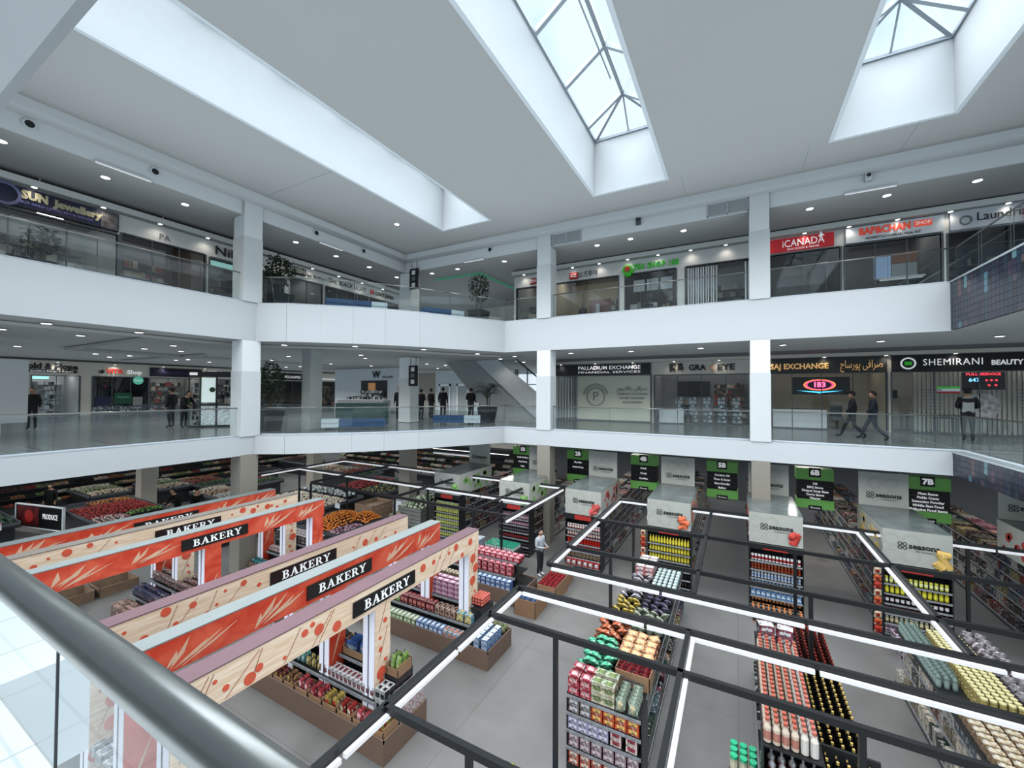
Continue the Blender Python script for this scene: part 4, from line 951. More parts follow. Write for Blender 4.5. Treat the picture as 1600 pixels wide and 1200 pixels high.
light_frame('black steel light frame over the near aisle ends, lower right', F,
    [(7.46, -3.9, 13), (6.32, -3.9, 13), (3.84, -3.9, 13)], [(-3.9, 1.0, 7.46), (-.72, 1.0, 7.46), (3.1, 1.0, 7.46), (6.9, 1.0, 7.46)],
    [(-2.62, 6.32), (1.28, 6.32), (5.3, 6.32), (-2.62, 3.84), (1.28, 3.84)],
    [('x', 7.46, -3.8, 13, -.085), ('y', -3.9, 1.0, 7.4, .085), ('y', -.72, 3.9, 7.4, .075)])
light_frame('black steel light frame over the middle aisles with white strips on three sides', F,
    [(8.8, -3.85, 13), (10.02, -3.85, 13), (12.55, -3.85, 13), (15.35, -3.85, 13)], [(-3.85, 8.8, 15.35), (-.76, 8.8, 15.35), (3.1, 8.8, 15.35), (6.9, 8.8, 15.35)],
    [(x, y) for y in (10.02, 12.55, 15.3) for x in (-2.72, 1.26, 5.3)],
    [('x', 8.8, -3.75, 13, -.085), ('x', 15.35, -3.75, 13, -.085), ('y', -3.85, 8.9, 15.3, .085), ('y', 3.1, 8.9, 15.3, -.085)])
light_frame('black steel light frame over the produce stands with two long white strips', F,
    [(16.15, -19.8, -6.35), (13.4, -19.8, -6.35), (11.5, -16.15, -6.35)], [(-19.8, 11.3, 16.15), (-6.35, 11.1, 16.0), (-16.2, 11.5, 16.15), (-11.3, 11.5, 16.15), (-7.75, 11.5, 16.15)],
    [(-16.2, 11.5), (-11.3, 11.5), (-7.75, 11.5), (-16.2, 13.4), (-11.3, 13.4), (-7.75, 13.4), (-19.8, 13.4)],
    [('x', 16.15, -19.7, -6.45, -.085), ('x', 13.4, -19.7, -6.45, -.085), ('y', -19.8, 11.4, 16.1, .085), ('y', -6.35, 11.1, 15.9, .085)])
# tubes over the produce hall beneath the gallery
for i, (x0, x1, y, l) in enumerate(((-30, -27.5, 13.5, 'left of the column'), (-27, -24.5, 15.5, 'above the green produce'), (-33, -31, 8.5, 'over the far left shelves'), (-29, -26, 20, 'by the far produce wall'), (-22, -19, 20.5, 'behind the corner column'), (-16, -13, 19.5, 'right of the corner column'), (-32, -29.5, 11, 'over the left wall shelves'), (-30, -27, 5, 'over the vegetables at far left'))):
    t = thing('tube_light', 'white tube light hung in the dim market hall ' + l, 'ceiling light', (x0, y, 3.0))
    ob('tube_lamp', box(0, -.06, 0, x1 - x0, .06, .06), t, mats=LED); ob('housing', box(0, -.07, .06, x1 - x0, .07, .1), t, mats=RIM); ob('cable', MB().box(.2, -.005, .1, .21, .005, 1.35).box(x1 - x0 - .21, -.005, .1, x1 - x0 - .2, .005, 1.35), t, mats=INK)
for k, (x, y, e) in enumerate([(-30, 8, 60), (-24, 15, 60), (-28, 20, 60), (-12, 21, 60), (-5, 21, 110), (2, 21, 110), (9, 20, 110), (-20, 24, 50)]):
    l = bpy.data.lights.new('hall_lamp', 'AREA'); l.energy = e; l.size = 2.0; l.size_y = .3; l.shape = 'RECTANGLE'; l.color = (1, .96, .9)
    lo = bpy.data.objects.new('hall_lamp', l); COL.objects.link(lo); lo.location = (x, y, Z2B - .06)
    b = thing('ceiling_panel_light', 'flat white panel light under the gallery slab, number %s from the left' % ('one two three four five six seven eight'.split()[k]), 'ceiling light', (x, y, Z2B - .05))
    ob('housing', box(-1.05, -.2, 0, 1.05, .2, .05), b, mats=RIM)

# ---------------------------------------------------------------- shelving gondolas
SHELFM = mat('black_shelving', (.02, .021, .023), .45, var=.1); PRICE = mat('price_rail', (.26, .26, .27), .4, var=.35, scale=14)
LOGO_G = mat('logo_green_grey', C('#6f7a70'), .5); TOPPER = mat('topper_board', C('#b0aea4'), .5, var=.06, scale=2.5); TOPFILM = mat('topper_film', C('#7d8280'), .16, var=.25, scale=1.6)
def logo(parent, x, y, z, s, sub=True):
    """clover of four loops with the word beside it"""
    b = MB()
    for dx in (-1, 1):
        for dz in (-1, 1):
            q = MB().ring(.26, .16, 12)
            q.v = [(x_ + dx * .27, -z_, y_ + dz * .27) for x_, y_, z_ in q.v]; b.join(q)
    b.v = [(a * s, b_ * s, c * s) for a, b_, c in b.v]
    ob('logo_clover', b, parent, (x - s * 1.55, y, z), mats=mat('logo_dark', (.03, .032, .03), .5))
    ob('logo_word', text_mb('seasons', s * 1.05, .008, bold=.006), parent, (x + s * .75, y - .005, z + s * .05), mats=MATS['logo_dark'])
    if sub: ob('logo_subtitle', text_mb('FOODMART', s * .28, .006, spacing=1.5), parent, (x + s * .9, y - .005, z - s * .62), mats=MATS['logo_dark'])
P_SH = [C(h) for h in ('#7a2c26', '#8a7a4a', '#38503c', '#9a968e', '#2c3c58', '#8a5a3a', '#4a2422', '#5a6c74', '#1d1d20', '#7c4450', '#a8a49c', '#40342a', '#26282c', '#33291f')]
def side_goods(b, x, sgn, y0, y1, levels, pal, r, dep=.42, item=(.07, .2)):
    """rows of packets on one long side; x = spine, sgn = which way they face"""
    for z, zt, dp in levels:
        y = y0
        while y < y1:
            w_ = r.uniform(*item) ; c = r.choice(pal); h = r.uniform(.6, .92) * (zt - z); n = r.randint(1, 4)
            for _ in range(n):
                if y + w_ > y1: y = y1; break
                b.box(min(x + sgn * .05, x + sgn * dp), y, z, max(x + sgn * .05, x + sgn * dp), y + w_ * .88, z + h, c=c)
                y += w_
            if n == 0: y += w_
    return b
def gondola(label, cx, y0, y1, h, levels, hw=.66, seed=1, pal=None, sides=(1, 1), item=(.07, .2), header=False):
    pal = pal or P_SH
    r = random.Random(seed)
    t = thing('shelving_gondola', label, 'shelving', (cx, 0, 0))
    ob('base', box(-hw, y0, 0, hw, y1, .13), t, mats=SHELFM)
    ob('spine', box(-.03, y0, .13, .03, y1, h), t, mats=SHELFM)
    n = max(1, round((y1 - y0) / 1.3))
    for k in range(n + 1):
        y = y0 + (y1 - y0) * k / n
        ob('upright', box(-.05, y - .02, .13, .05, y + .02, h), t, mats=SHELFM)
    lv = []
    for i in range(levels):
        z = .13 + (h - .13) * i / levels; dp = hw if i == 0 else hw * .84
        lv.append((z, z + (h - .13) / levels, dp))
        for s in (-1, 1):
            sh = ob('shelf', box(min(s * .03, s * dp), y0, z - (.0 if i == 0 else .02), max(s * .03, s * dp), y1, z + .01), t, mats=SHELFM)
            ob('price_rail', box(min(s * dp, s * (dp + .012)), y0, z - .035, max(s * dp, s * (dp + .012)), y1, z + .012), sh, mats=PRICE)
    for s, on in ((-1, sides[0]), (1, sides[1])):
        if not on: continue
        g = side_goods(MB(), 0, s, y0 + .03, y1 - .03, [(a + .012, b_, c) for a, b_, c in lv], pal, r, item=item)
        ob('shelf_goods', g, t, mats=PRINT, attr=True, kind='stuff')
    return t, lv
def endcap(t, y, h, hw, levels, header=True, dep=.45):
    """short end of a gondola facing -y; returns shelf heights"""
    e = ob('end_unit', MB().box(-hw, y, 0, hw, y + .04, h).box(-hw, y - dep, 0, hw, y, .12).box(-hw - .03, y - dep, 0, -hw, y + .04, h).box(hw, y - dep, 0, hw + .03, y + .04, h), t, mats=SHELFM)
    zs = []
    for i in range(levels):
        z = .12 + (h - .3 - .12) * i / levels; zs.append(z + .012)
        if i: ob('shelf', box(-hw, y - dep, z - .02, hw, y, z + .01), e, mats=SHELFM)
        ob('price_rail', box(-hw, y - dep - .012, z - .035, hw, y - dep, z + .012), e, mats=PRICE)
    if header:
        ob('header', box(-hw, y - dep, h - .2, hw, y - dep + .03, h), e, mats=SHELFM)
        ob('red_card', box(-.32, y - dep - .012, h - .19, .32, y - dep, h - .02), e, mats=REDS)
    return zs
GX = [-11.6, -8.12, -5.15, -2.08, 1.02, 4.24, 7.5]
GN = ['far left', 'second', 'third', 'fourth', 'fifth', 'sixth', 'seventh, rightmost']
TOPC = ['#7fae5c', '#7fae5c', '#c2504a', '#d9663f', '#c0392e', '#d9b060', '#b84038']
G = []
for i, cx in enumerate(GX):
    t, lv = gondola('long black shelving run under the far gallery, %s' % ('far left one' if i == 0 else GN[i] + ' from the left'), cx, 15.6, 27, 2.05, 6, seed=60 + i)
    zs = endcap(t, 15.5, 2.05, .68, 6 if i != 5 else 6)
    G.append((cx, zs))
    # topper: long printed box with a tall board at its far end
    p = thing('shelf_topper', 'pale printed topper box with tall back board on the %s shelving run' % GN[i].split(',')[0], 'topper', (cx, 15.05, 2.06))
    d1 = 2.75
    ob('front_board', box(-.70, 0, 0, .70, .03, .93), p, mats=TOPPER)
    ob('side_board', box(-.70, .03, 0, -.67, d1, .93), p, mats=TOPPER); ob('side_board', box(.67, .03, 0, .70, d1, .93), p, mats=TOPPER)
    ob('top_film', box(-.70, 0, .93, .70, d1, .95), p, mats=TOPFILM)
    ob('back_board', box(-.66, d1, .0, .60, d1 + .03, 2.05), p, mats=TOPPER)
    lm = mat('pale_loop', C('#aaa89f'), .7); q = MB()
    for dx in (-1, 1):
        for dz in (-1, 1):
            u_ = MB().lathe([(.2, .004), (.12, .004)], 16, cap=False); u_.v = [(x_ + dx * .205, -z_, y_ + dz * .205) for x_, y_, z_ in u_.v]; q.join(u_)
    ob('printed_loops', q, p, (-.03, d1 - .004, 1.5), mats=lm, kind='stuff'); ob('printed_loops', q, p, (-.32, -.003, .46), mats=lm, kind='stuff')
    logo(p, -.05, d1 - .012, 1.3, .2); logo(p, .0, -.01, .52, .19)
    fr = MB(); rr = random.Random(i)
    for k in range(7): fr.tube((.3 + rr.random() * .35, -.012, .05 + rr.random() * .4), (.3 + rr.random() * .3, -.002, .1 + rr.random() * .35), rr.uniform(.05, .12), n=10)
    for k in range(16):
        yy = .4 + rr.random() * 2.0; zz = .15 + rr.random() * .6
        for s in (-1, 1): fr.tube((s * .70, yy, zz), (s * .708, yy, zz), rr.uniform(.06, .14), n=10)
    ob('printed_fruit', fr, p, mats=mat('fruit_print_%d' % i, C(TOPC[i]), .5), kind='stuff')
# aisle signs
LINES = {'1B': ['Fresh Produce', 'Dried Fruit', 'Nuts'], '3B': ['Canned Food', 'Soup', 'Pickles'], '2B': ['Noodles', 'Instant Soup'], '4B': ['Snack', 'Candy', 'Cookies'], '5B': ['Cooking Oil', 'Flour & Sugar', 'Rice Noodle', 'Baking'], '6B': ['Oil', 'BBQ Sauce', 'Hotpot Soup Base', 'Curry Sauce', 'Vinegar'], '7B': ['Plum Sauce', 'Pickle Cucm', 'Seasoning Powder', 'Middle East Food', 'Philippine Food Items']}
for x, tx in [(-9.75, '1B'), (-6.75, '2B'), (-3.68, '4B'), (-.55, '5B'), (2.55, '6B'), (5.65, '7B')]:
    t = thing('aisle_sign', 'green and black hanging aisle sign reading ' + tx, 'aisle sign', (x, 19.3, 2.4))
    ob('green_board', box(-.57, -.28, 1.06, .57, .28, 1.48), t, mats=GREENS); ob('black_board', box(-.55, -.27, .34, .55, .27, 1.06), t, mats=INK); ob('green_board', box(-.57, -.28, 0, .57, .28, .34), t, mats=GREENS)
    ob('number_plate', box(-.18, -.3, 1.18, .18, -.28, 1.52), t, mats=INK); text(t, tx, (0, -.31, 1.34), .26, WHL, bold=.012)
    for k, s_ in enumerate(LINES[tx]):
        zz = .98 - k * .68 / max(3, len(LINES[tx])) - .05; text(t, s_, (0, -.29, zz), .11, WHL, bold=.004); ob('divider', box(-.5, -.285, zz - .075, .5, -.28, zz - .07), t, mats=GREYINK)
    ob('lower_plate', box(-.2, -.3, -.05, .2, -.28, .12), t, mats=INK); text(t, 'Grocery', (0, -.31, .04), .09, WHL)
    ob('hanger', MB().box(-.5, -.005, 1.48, -.49, .005, 1.95).box(.49, -.005, 1.48, .5, .005, 1.95), t, mats=GREYP)
# ---------------------------------------------------------------- goods
_mc = {}
def g_box(w_, d, h, top, front, side=None, band=None):
    k = ('b', w_, d, h, top, front, side, band)
    if k not in _mc:
        side = side or front; T, Fc, S = C(top), C(front), C(side)
        b = MB().box(-w_ / 2, -d / 2, 0, w_ / 2, d / 2, h, cs=[S, T, Fc, S, Fc, S])
        if band:
            b.box(-w_ / 2 * .7, -d / 2 - .002, h * .25, w_ / 2 * .7, -d / 2, h * .7, c=C(band)); b.box(-w_ * .3, -d * .3, h, w_ * .3, d * .3, h + .002, c=C(band))
        _mc[k] = b.mesh('carton', PRINT, attr=True)
    return _mc[k]
def g_bottle(r, h, body, cap, label, neck=.35, n=9):
    k = ('o', r, h, body, cap, label, neck)
    if k not in _mc:
        B, K, L = C(body), C(cap), C(label)
        pr = [(r * .9, 0), (r, .02 * h), (r, .15 * h), (r * 1.01, .15 * h), (r * 1.01, .5 * h), (r, .5 * h), (r, .62 * h), (r * neck, .8 * h), (r * neck, .88 * h), (r * (neck + .06), .88 * h), (r * (neck + .06), h)]
        _mc[k] = MB().lathe(pr, n, cols=[B, B, B, L, L, B, B, B, K, K, K]).mesh('bottle', GLOSSY, attr=True)
    return _mc[k]
def g_jar(r, h, body, cap, label, n=9):
    k = ('j', r, h, body, cap, label)
    if k not in _mc:
        B, K, L = C(body), C(cap), C(label)
        _mc[k] = MB().lathe([(r * .95, 0), (r, .03 * h), (r, .2 * h), (r * 1.01, .2 * h), (r * 1.01, .65 * h), (r, .65 * h), (r * .9, .8 * h), (r * .93, .8 * h), (r * .93, h)], n, cols=[B, B, B, L, L, B, B, K, K]).mesh('jar', GLOSSY, attr=True)
    return _mc[k]
def g_bag(w_, d, h, c1, c2, seed=0):
    k = ('g', w_, d, h, c1, c2, seed)
    if k not in _mc:
        r = random.Random(seed); nx, nz = 4, 4; b = MB(); A, B = C(c1), C(c2)
        def P(i, j, s):
            u_, v = i / nx * 2 - 1, j / nz * 2 - 1
            t_ = max(0, (1 - abs(u_) ** 2.5) * (1 - abs(v) ** 3))
            return (u_ * w_ / 2 * (1 - .08 * (1 - abs(v))), s * d / 2 * t_ * r.uniform(.8, 1.15), (v + 1) / 2 * h + r.uniform(-.01, .01) * h)
        g = {}
        for s in (-1, 1):
            for i in range(nx + 1):
                for j in range(nz + 1): g[s, i, j] = len(b.v); b.v.append(P(i, j, s))
            for i in range(nx):
                for j in range(nz):
                    b.f.append([g[s, i, j], g[s, i + 1, j], g[s, i + 1, j + 1], g[s, i, j + 1]]); b.m.append(0); b.c.append(B if 1 <= i < nx - 1 and 1 <= j < nz - 1 and s < 0 else A)
        _mc[k] = b.mesh('bag', PRINT, True, True)
    return _mc[k]
def g_round(r, c, flat=.92):
    k = ('r', r, c, flat)
    if k not in _mc:
        _mc[k] = MB().lathe([(r * .3, 0), (r * .85, r * .45 * flat), (r, r * flat), (r * .8, r * 1.6 * flat), (r * .3, r * 1.95 * flat)], 8, c=C(c)).mesh('fruit', MATTE, True, True)
    return _mc[k]
def put(me, name, label, cat, group, loc, rz=0, tilt=0, s=None):
    if name in ('carton', 'bottle', 'bag'):
        pre = {'carton': ('pastry', 'biscuit', 'grocery'), 'bottle': ('sauce', 'drink', 'sauce'), 'bag': ('pastry', 'snack', 'grocery')}[name]
        name = pre[0 if 'bakery' in label else (2 if 'end display' in label else 1)] + '_' + name
    o = bpy.data.objects.new(name, me if not isinstance(me, list) else rnd.choice(me))
    COL.objects.link(o); o.location = loc; o.rotation_euler = (tilt, 0, rz)
    if s: o.scale = s
    o['label'] = label; o['category'] = cat; o['group'] = group
    return o
def grid(me, name, label, cat, x0, x1, y0, y1, z, dx, dy, layers=1, dz=.2, jit=.1, rz=0, group=None, tilt=0, skip=0):
    nx, ny = max(1, int((x1 - x0) / dx + .01)), max(1, int((y1 - y0) / dy + .01)); n = 0
    for l in range(layers):
        for i in range(nx):
            for j in range(ny):
                if skip and rnd.random() < skip: continue
                put(me, name, label, cat, group or label + 's', (x0 + (i + .5) * (x1 - x0) / nx, y0 + (j + .5) * (y1 - y0) / ny, z + l * dz), rz + rnd.uniform(-jit, jit), tilt); n += 1
    return n
def endrow(gi, lev, me, name, label, cat, dx=.1, layers=1, dz=.1, hw=.66, dep=.42, rows=1):
    cx, zs = G[gi]; y = 15.5 - dep + .02
    for rr in range(rows):
        grid(me, name, label, cat, cx - hw, cx + hw, y + rr * dx, y + rr * dx + .1, zs[lev], dx, .1, layers, dz, .05)
N6 = ['bottom', 'second lowest', 'third lowest', 'third highest', 'second highest', 'top']
ye = lambda: g_bottle(.038, .24, '#c8b430', '#d8c85a', '#e8d84a', .45)
dk = lambda: g_bottle(.034, .26, '#1c1512', '#2a2422', '#3a3028', .4)
# fourth run: yellow bottles above dark ones
for lv in (5, 4, 3): endrow(3, lv, ye(), 'bottle', 'yellow sauce bottle on the %s shelf of the fourth end display' % N6[lv], 'bottle', .093)
for lv in (2, 1, 0): endrow(3, lv, dk(), 'bottle', 'dark sauce bottle on the %s shelf of the fourth end display' % N6[lv], 'bottle', .085, rows=2)
# third run: red and white
endrow(2, 5, g_jar(.045, .17, '#a52a28', '#e0dcd8', '#d8cfc8'), 'can', 'red and white can on the top shelf of the third end display', 'can', .1)
endrow(2, 4, g_jar(.045, .19, '#8c2422', '#d8d4d0', '#c8b8b0'), 'can', 'dark red can on the second highest shelf of the third end display', 'can', .1)
endrow(2, 3, g_jar(.05, .22, '#c4281e', '#c83428', '#b02018'), 'can', 'bright red can on the third highest shelf of the third end display', 'can', .11)
endrow(2, 2, g_jar(.05, .22, '#c4281e', '#c83428', '#c8a048'), 'can', 'red can with gold label on the third end display', 'can', .11)
endrow(2, 1, [g_bag(.13, .08, .22, '#c8a890', '#8c6a4a', s) for s in range(3)], 'bag', 'pale bag on the second lowest shelf of the third end display', 'bag', .14)
endrow(2, 0, g_box(.2, .3, .26, '#d8d0d0', '#c43a3a', '#b02a2a', '#e8e4e0'), 'carton', 'white and red carton at the foot of the third end display', 'carton', .22)
# fifth run
endrow(4, 5, g_jar(.04, .18, '#e0dcd8', '#e8e4e0', '#a02a2a'), 'jar', 'white and red jar on the top shelf of the fifth end display', 'jar', .09)
endrow(4, 4, g_bottle(.036, .25, '#a8502a', '#d06838', '#883018', .5), 'bottle', 'orange brown bottle on the second highest shelf of the fifth end display', 'bottle', .085)
endrow(4, 3, g_bottle(.036, .22, '#c8ccd4', '#f0f0f4', '#8ca0c0', .6), 'bottle', 'white bottle on the third highest shelf of the fifth end display', 'bottle', .085)
endrow(4, 2, g_bottle(.04, .22, '#8cb0d8', '#d8e4f0', '#5080b8', .6), 'bottle', 'pale blue bottle on the third lowest shelf of the fifth end display', 'bottle', .09)
endrow(4, 1, g_box(.12, .2, .2, '#7fa0c4', '#5a86b8', '#4a709c', '#d0dce8'), 'carton', 'blue carton on the second lowest shelf of the fifth end display', 'carton', .13)
endrow(4, 0, g_bottle(.04, .25, '#c87a48', '#e09058', '#1c1a18', .5), 'bottle', 'orange capped bottle at the foot of the fifth end display', 'bottle', .09, rows=2)
# sixth run
yj = g_jar(.04, .17, '#a8a838', '#d8d050', '#e0e0a0'); yj2 = g_bottle(.045, .24, '#c8b820', '#d8d860', '#dcd44a', .7)
endrow(5, 5, yj, 'jar', 'yellow lidded jar on the top shelf of the sixth end display', 'jar', .1)
endrow(5, 4, yj2, 'bottle', 'yellow bottle on the second highest shelf of the sixth end display', 'bottle', .105)
endrow(5, 3, g_bottle(.042, .25, '#2a1210', '#301614', '#d8d0d0', .4), 'bottle', 'dark bottle with white label on the sixth end display', 'bottle', .105)
endrow(5, 2, g_jar(.045, .2, '#6a1a14', '#4a1410', '#8c3028'), 'jar', 'dark red jar on the third lowest shelf of the sixth end display', 'jar', .105)
endrow(5, 1, g_jar(.042, .18, '#8a7a5c', '#d8d4bc', '#c8bc98'), 'jar', 'cream lidded jar on the second lowest shelf of the sixth end display', 'jar', .1)
endrow(5, 0, g_box(.09, .1, .1, '#c8b8c4', '#c4b0bc', '#b8a8b4', '#6a2a4a'), 'carton', 'small pale carton with a dark square at the foot of the sixth end display', 'carton', .1, layers=2, dz=.1)
# second and first run
for lv in range(6):
    endrow(1, lv, g_bottle(.036, .22, ('#241820', '#2a1c1a', '#4a2020', '#3a3034', '#7a4a5a', '#8a6a70')[lv], '#a89898', ('#6a5a5a', '#5a5050', '#a03a3a', '#6a6468', '#c8a0b0', '#c8a8a8')[lv], .45), 'bottle', 'dark bottle on the %s shelf of the second end display' % N6[lv], 'bottle', .09)
    endrow(0, lv, g_jar(.04, .19, ('#98a048', '#3a5a3a', '#a8b450', '#b0b848', '#b0a840', '#8a9a50')[lv], ('#e0e0a0', '#c8c8c0', '#e0e4b0', '#3a6a3a', '#d8d0a0', '#c8ccb0')[lv], '#c8c870'), 'jar', 'yellow and green jar on the %s shelf of the far left end display' % N6[lv], 'jar', .1)
    endrow(6, lv, g_jar(.04, .19, '#8a7a60', '#a89a80', '#5a4a3a'), 'jar', 'brown jar on the %s shelf of the rightmost end display' % N6[lv], 'jar', .1)
# orange-red hanging strip displays beside two end units
for gi, l in ((3, 'fourth'), (5, 'sixth')):
    cx = GX[gi]; t = thing('strip_display', 'tall orange and red snack strip at the left edge of the %s end display' % l, 'display', (cx - .84, 15.02, 0))
    ob('panel', box(-.1, 0, .1, .1, .03, 1.9), t, mats=SHELFM)
    for k in range(9): ob('packet', g_bag(.18, .06, .2, ('#c8381e', '#d8662a', '#d8c0a0')[k % 3], '#a02818', k), t, (0, -.04, .1 + k * .2))

# ---- near gondola of sweets and snacks (centre)
t, lvN1 = gondola('chest-high black shelving island with sweets and biscuits in the near centre', -2.05, 7.55, 13.6, 1.34, 3, hw=.62, seed=91, pal=P_SH + [C('#2f5a44'), C('#6a8070'), C('#a89878')], sides=(1, 1), item=(.1, .22))
ob('top_tray', box(-.62, 7.2, 1.33, .62, 13.6, 1.35), t, mats=SHELFM)
EN = MB().box(-.64, 7.5, 0, .64, 7.54, 1.34).box(-.64, 7.05, 0, .64, 7.5, .12).box(-.66, 7.05, 0, -.64, 7.54, 1.34).box(.64, 7.05, 0, .66, 7.54, 1.34)
e = ob('end_unit', EN, t, mats=SHELFM)
zsN1 = [.13, .44, .74, 1.04, 1.345]
for z in zsN1[1:]:
    ob('shelf', box(-.64, 7.0, z - .02, .64, 7.5, z), e, mats=SHELFM); ob('price_rail', box(-.65, 6.985, z - .045, .65, 7.0, z + .005), e, mats=PRICE)
X0 = -2.05
grid(g_box(.2, .16, .16, '#c8485a', '#c03a48', '#a83040', '#e8b0b0'), 'carton', 'pink and red biscuit carton at the front left of the sweets island', 'carton', X0 - .64, X0 - .2, 7.0, 7.5, 1.345, .21, .17, 2, .165, .02)
grid(g_box(.2, .16, .17, '#b8c4a0', '#d8ccae', '#a89468', '#7a8a50'), 'carton', 'green and cream biscuit carton at the front of the sweets island', 'carton', X0 - .2, X0 + .2, 7.0, 7.5, 1.345, .2, .17, 2, .175, .02)
grid([g_bag(.17, .09, .26, '#b0c0a8', '#d8c8a0', s) for s in range(3)], 'bag', 'pale pouch at the front right of the sweets island', 'bag', X0 + .2, X0 + .62, 7.0, 7.5, 1.345, .16, .1, 1, .1, .08)
grid(g_box(.19, .2, .12, '#d87a48', '#d0542e', '#b8401e', '#e8c070'), 'carton', 'orange biscuit carton on the upper end shelf of the sweets island', 'carton', X0 - .2, X0 + .62, 7.02, 7.45, 1.045, .2, .21, 2, .125, .02)
grid(g_box(.19, .2, .12, '#c8c4c8', '#8a7a78', '#6a5a58', '#d8d4d8'), 'carton', 'grey biscuit carton on the upper end shelf of the sweets island', 'carton', X0 - .62, X0 - .2, 7.02, 7.45, 1.045, .2, .21, 2, .125, .02)
grid(g_box(.18, .2, .11, '#9890b0', '#a8a0bc', '#8078a0', '#e0dce8'), 'carton', 'lilac biscuit carton on the middle end shelf of the sweets island', 'carton', X0 - .62, X0 + .1, 7.02, 7.45, .745, .18, .21, 2, .115, .02)
grid(g_box(.18, .2, .13, '#d8b0b0', '#e0c8c0', '#c89898', '#a03a48'), 'carton', 'pale pink biscuit carton on the middle end shelf of the sweets island', 'carton', X0 + .1, X0 + .62, 7.02, 7.45, .745, .18, .21, 2, .13, .02)
grid(g_box(.18, .2, .12, '#b8a0a0', '#a88890', '#806068', '#d8c8c8'), 'carton', 'mauve carton on the lower end shelf of the sweets island', 'carton', X0 - .62, X0 + .62, 7.02, 7.45, .445, .18, .21, 2, .125, .02)
grid(g_box(.18, .2, .12, '#c8c0b8', '#c86048', '#a84030', '#e8d8c8'), 'carton', 'red and cream carton on the bottom end shelf of the sweets island', 'carton', X0 - .62, X0 + .62, 7.02, 7.45, .14, .18, .21, 2, .125, .02)
def open_case(name, label, loc, w_, d, h, inner=None, rz=0, th=.012, m=CARD, low=1.0):
    """an open cardboard tray: four walls and floor"""
    t = thing(name, label, 'box', loc, rz)
    ob('bottom', box(-w_ / 2, -d / 2, 0, w_ / 2, d / 2, th), t, mats=m)
    ob('wall', box(-w_ / 2, -d / 2, th, -w_ / 2 + th, d / 2, h), t, mats=m); ob('wall', box(w_ / 2 - th, -d / 2, th, w_ / 2, d / 2, h), t, mats=m)
    ob('wall', box(-w_ / 2, -d / 2, th, w_ / 2, -d / 2 + th, h * low), t, mats=m); ob('wall', box(-w_ / 2, d / 2 - th, th, w_ / 2, d / 2, h), t, mats=m)
    return t
t = open_case('cardboard_tray', 'brown lettered cardboard tray of red packets on the sweets island', (-1.7, 7.95, 1.35), .62, .5, .26)
text(t, 'Piatteria', (0, -.26, .13), .13, GREYINK)
grid([g_bag(.2, .08, .26, '#c04048', '#d88080', s) for s in range(3)], 'bag', 'red packet in the lettered tray on the sweets island', 'bag', -1.98, -1.42, 7.75, 8.15, 1.38, .14, .13, 1, .1, .3, tilt=.3)
grid([g_bag(.24, .14, .24, '#5fd0a0', '#e0f0e8', s) for s in range(4)], 'bag', 'mint green candy bag on the sweets island', 'bag', -2.66, -2.15, 7.75, 8.75, 1.36, .16, .2, 2, .12, .8, tilt=.9)
grid([g_bag(.24, .14, .24, '#e07040', '#f0d0b0', s) for s in range(4)], 'bag', 'orange candy bag on the sweets island', 'bag', -2.66, -2.15, 8.75, 9.75, 1.36, .16, .2, 2, .14, .8, tilt=.9)
grid([g_box(.22, .16, .1, '#d8925c', '#c8703c', '#b05a2c', '#e8c890')], 'packet', 'orange brown packet heaped on the sweets island', 'packet', -2.1, -1.45, 8.3, 9.2, 1.36, .2, .2, 2, .11, .5, tilt=.3)
grid([g_bag(.2, .12, .22, '#a8b098', '#d8d0b0', s) for s in range(4)], 'bag', 'grey green snack bag in the middle of the sweets island', 'bag', -2.1, -1.45, 9.3, 10.3, 1.36, .16, .2, 2, .1, .8, tilt=.8)
grid([g_bag(.2, .12, .22, '#d8b850', '#e8d8a0', s) for s in range(4)], 'bag', 'yellow candy bag towards the far end of the sweets island', 'bag', -2.66, -2.15, 9.9, 10.9, 1.36, .17, .2, 1, .1, .8, tilt=.8)
grid([g_bag(.2, .12, .22, '#6a6480', '#a8b8b0', s) for s in range(4)], 'bag', 'dull purple candy bag towards the far end of the sweets island', 'bag', -2.1, -1.45, 10.4, 11.6, 1.36, .17, .2, 1, .1, .8, tilt=.8)
grid([g_bag(.2, .12, .22, '#c8c0c8', '#d8d0c0', s) for s in range(4)], 'bag', 'white candy bag towards the far end of the sweets island', 'bag', -2.66, -2.15, 10.9, 12.4, 1.36, .17, .22, 1, .1, .8, tilt=.8)
grid([g_jar(.045, .12, '#b8d0cc', '#d0e8e0', '#d8e8e8')], 'tub', 'mint white tub at the far end of the sweets island', 'tub', -2.1, -1.45, 11.8, 13.4, 1.36, .13, .2, 1, .1, .1)
grid([g_box(.24, .2, .12, '#d8c8c8', '#c87a7a', '#c8a8a8', '#e8e0e0')], 'carton', 'pale red carton at the far end of the sweets island', 'carton', -2.66, -2.15, 12.5, 13.5, 1.36, .25, .22, 2, .13, .1)

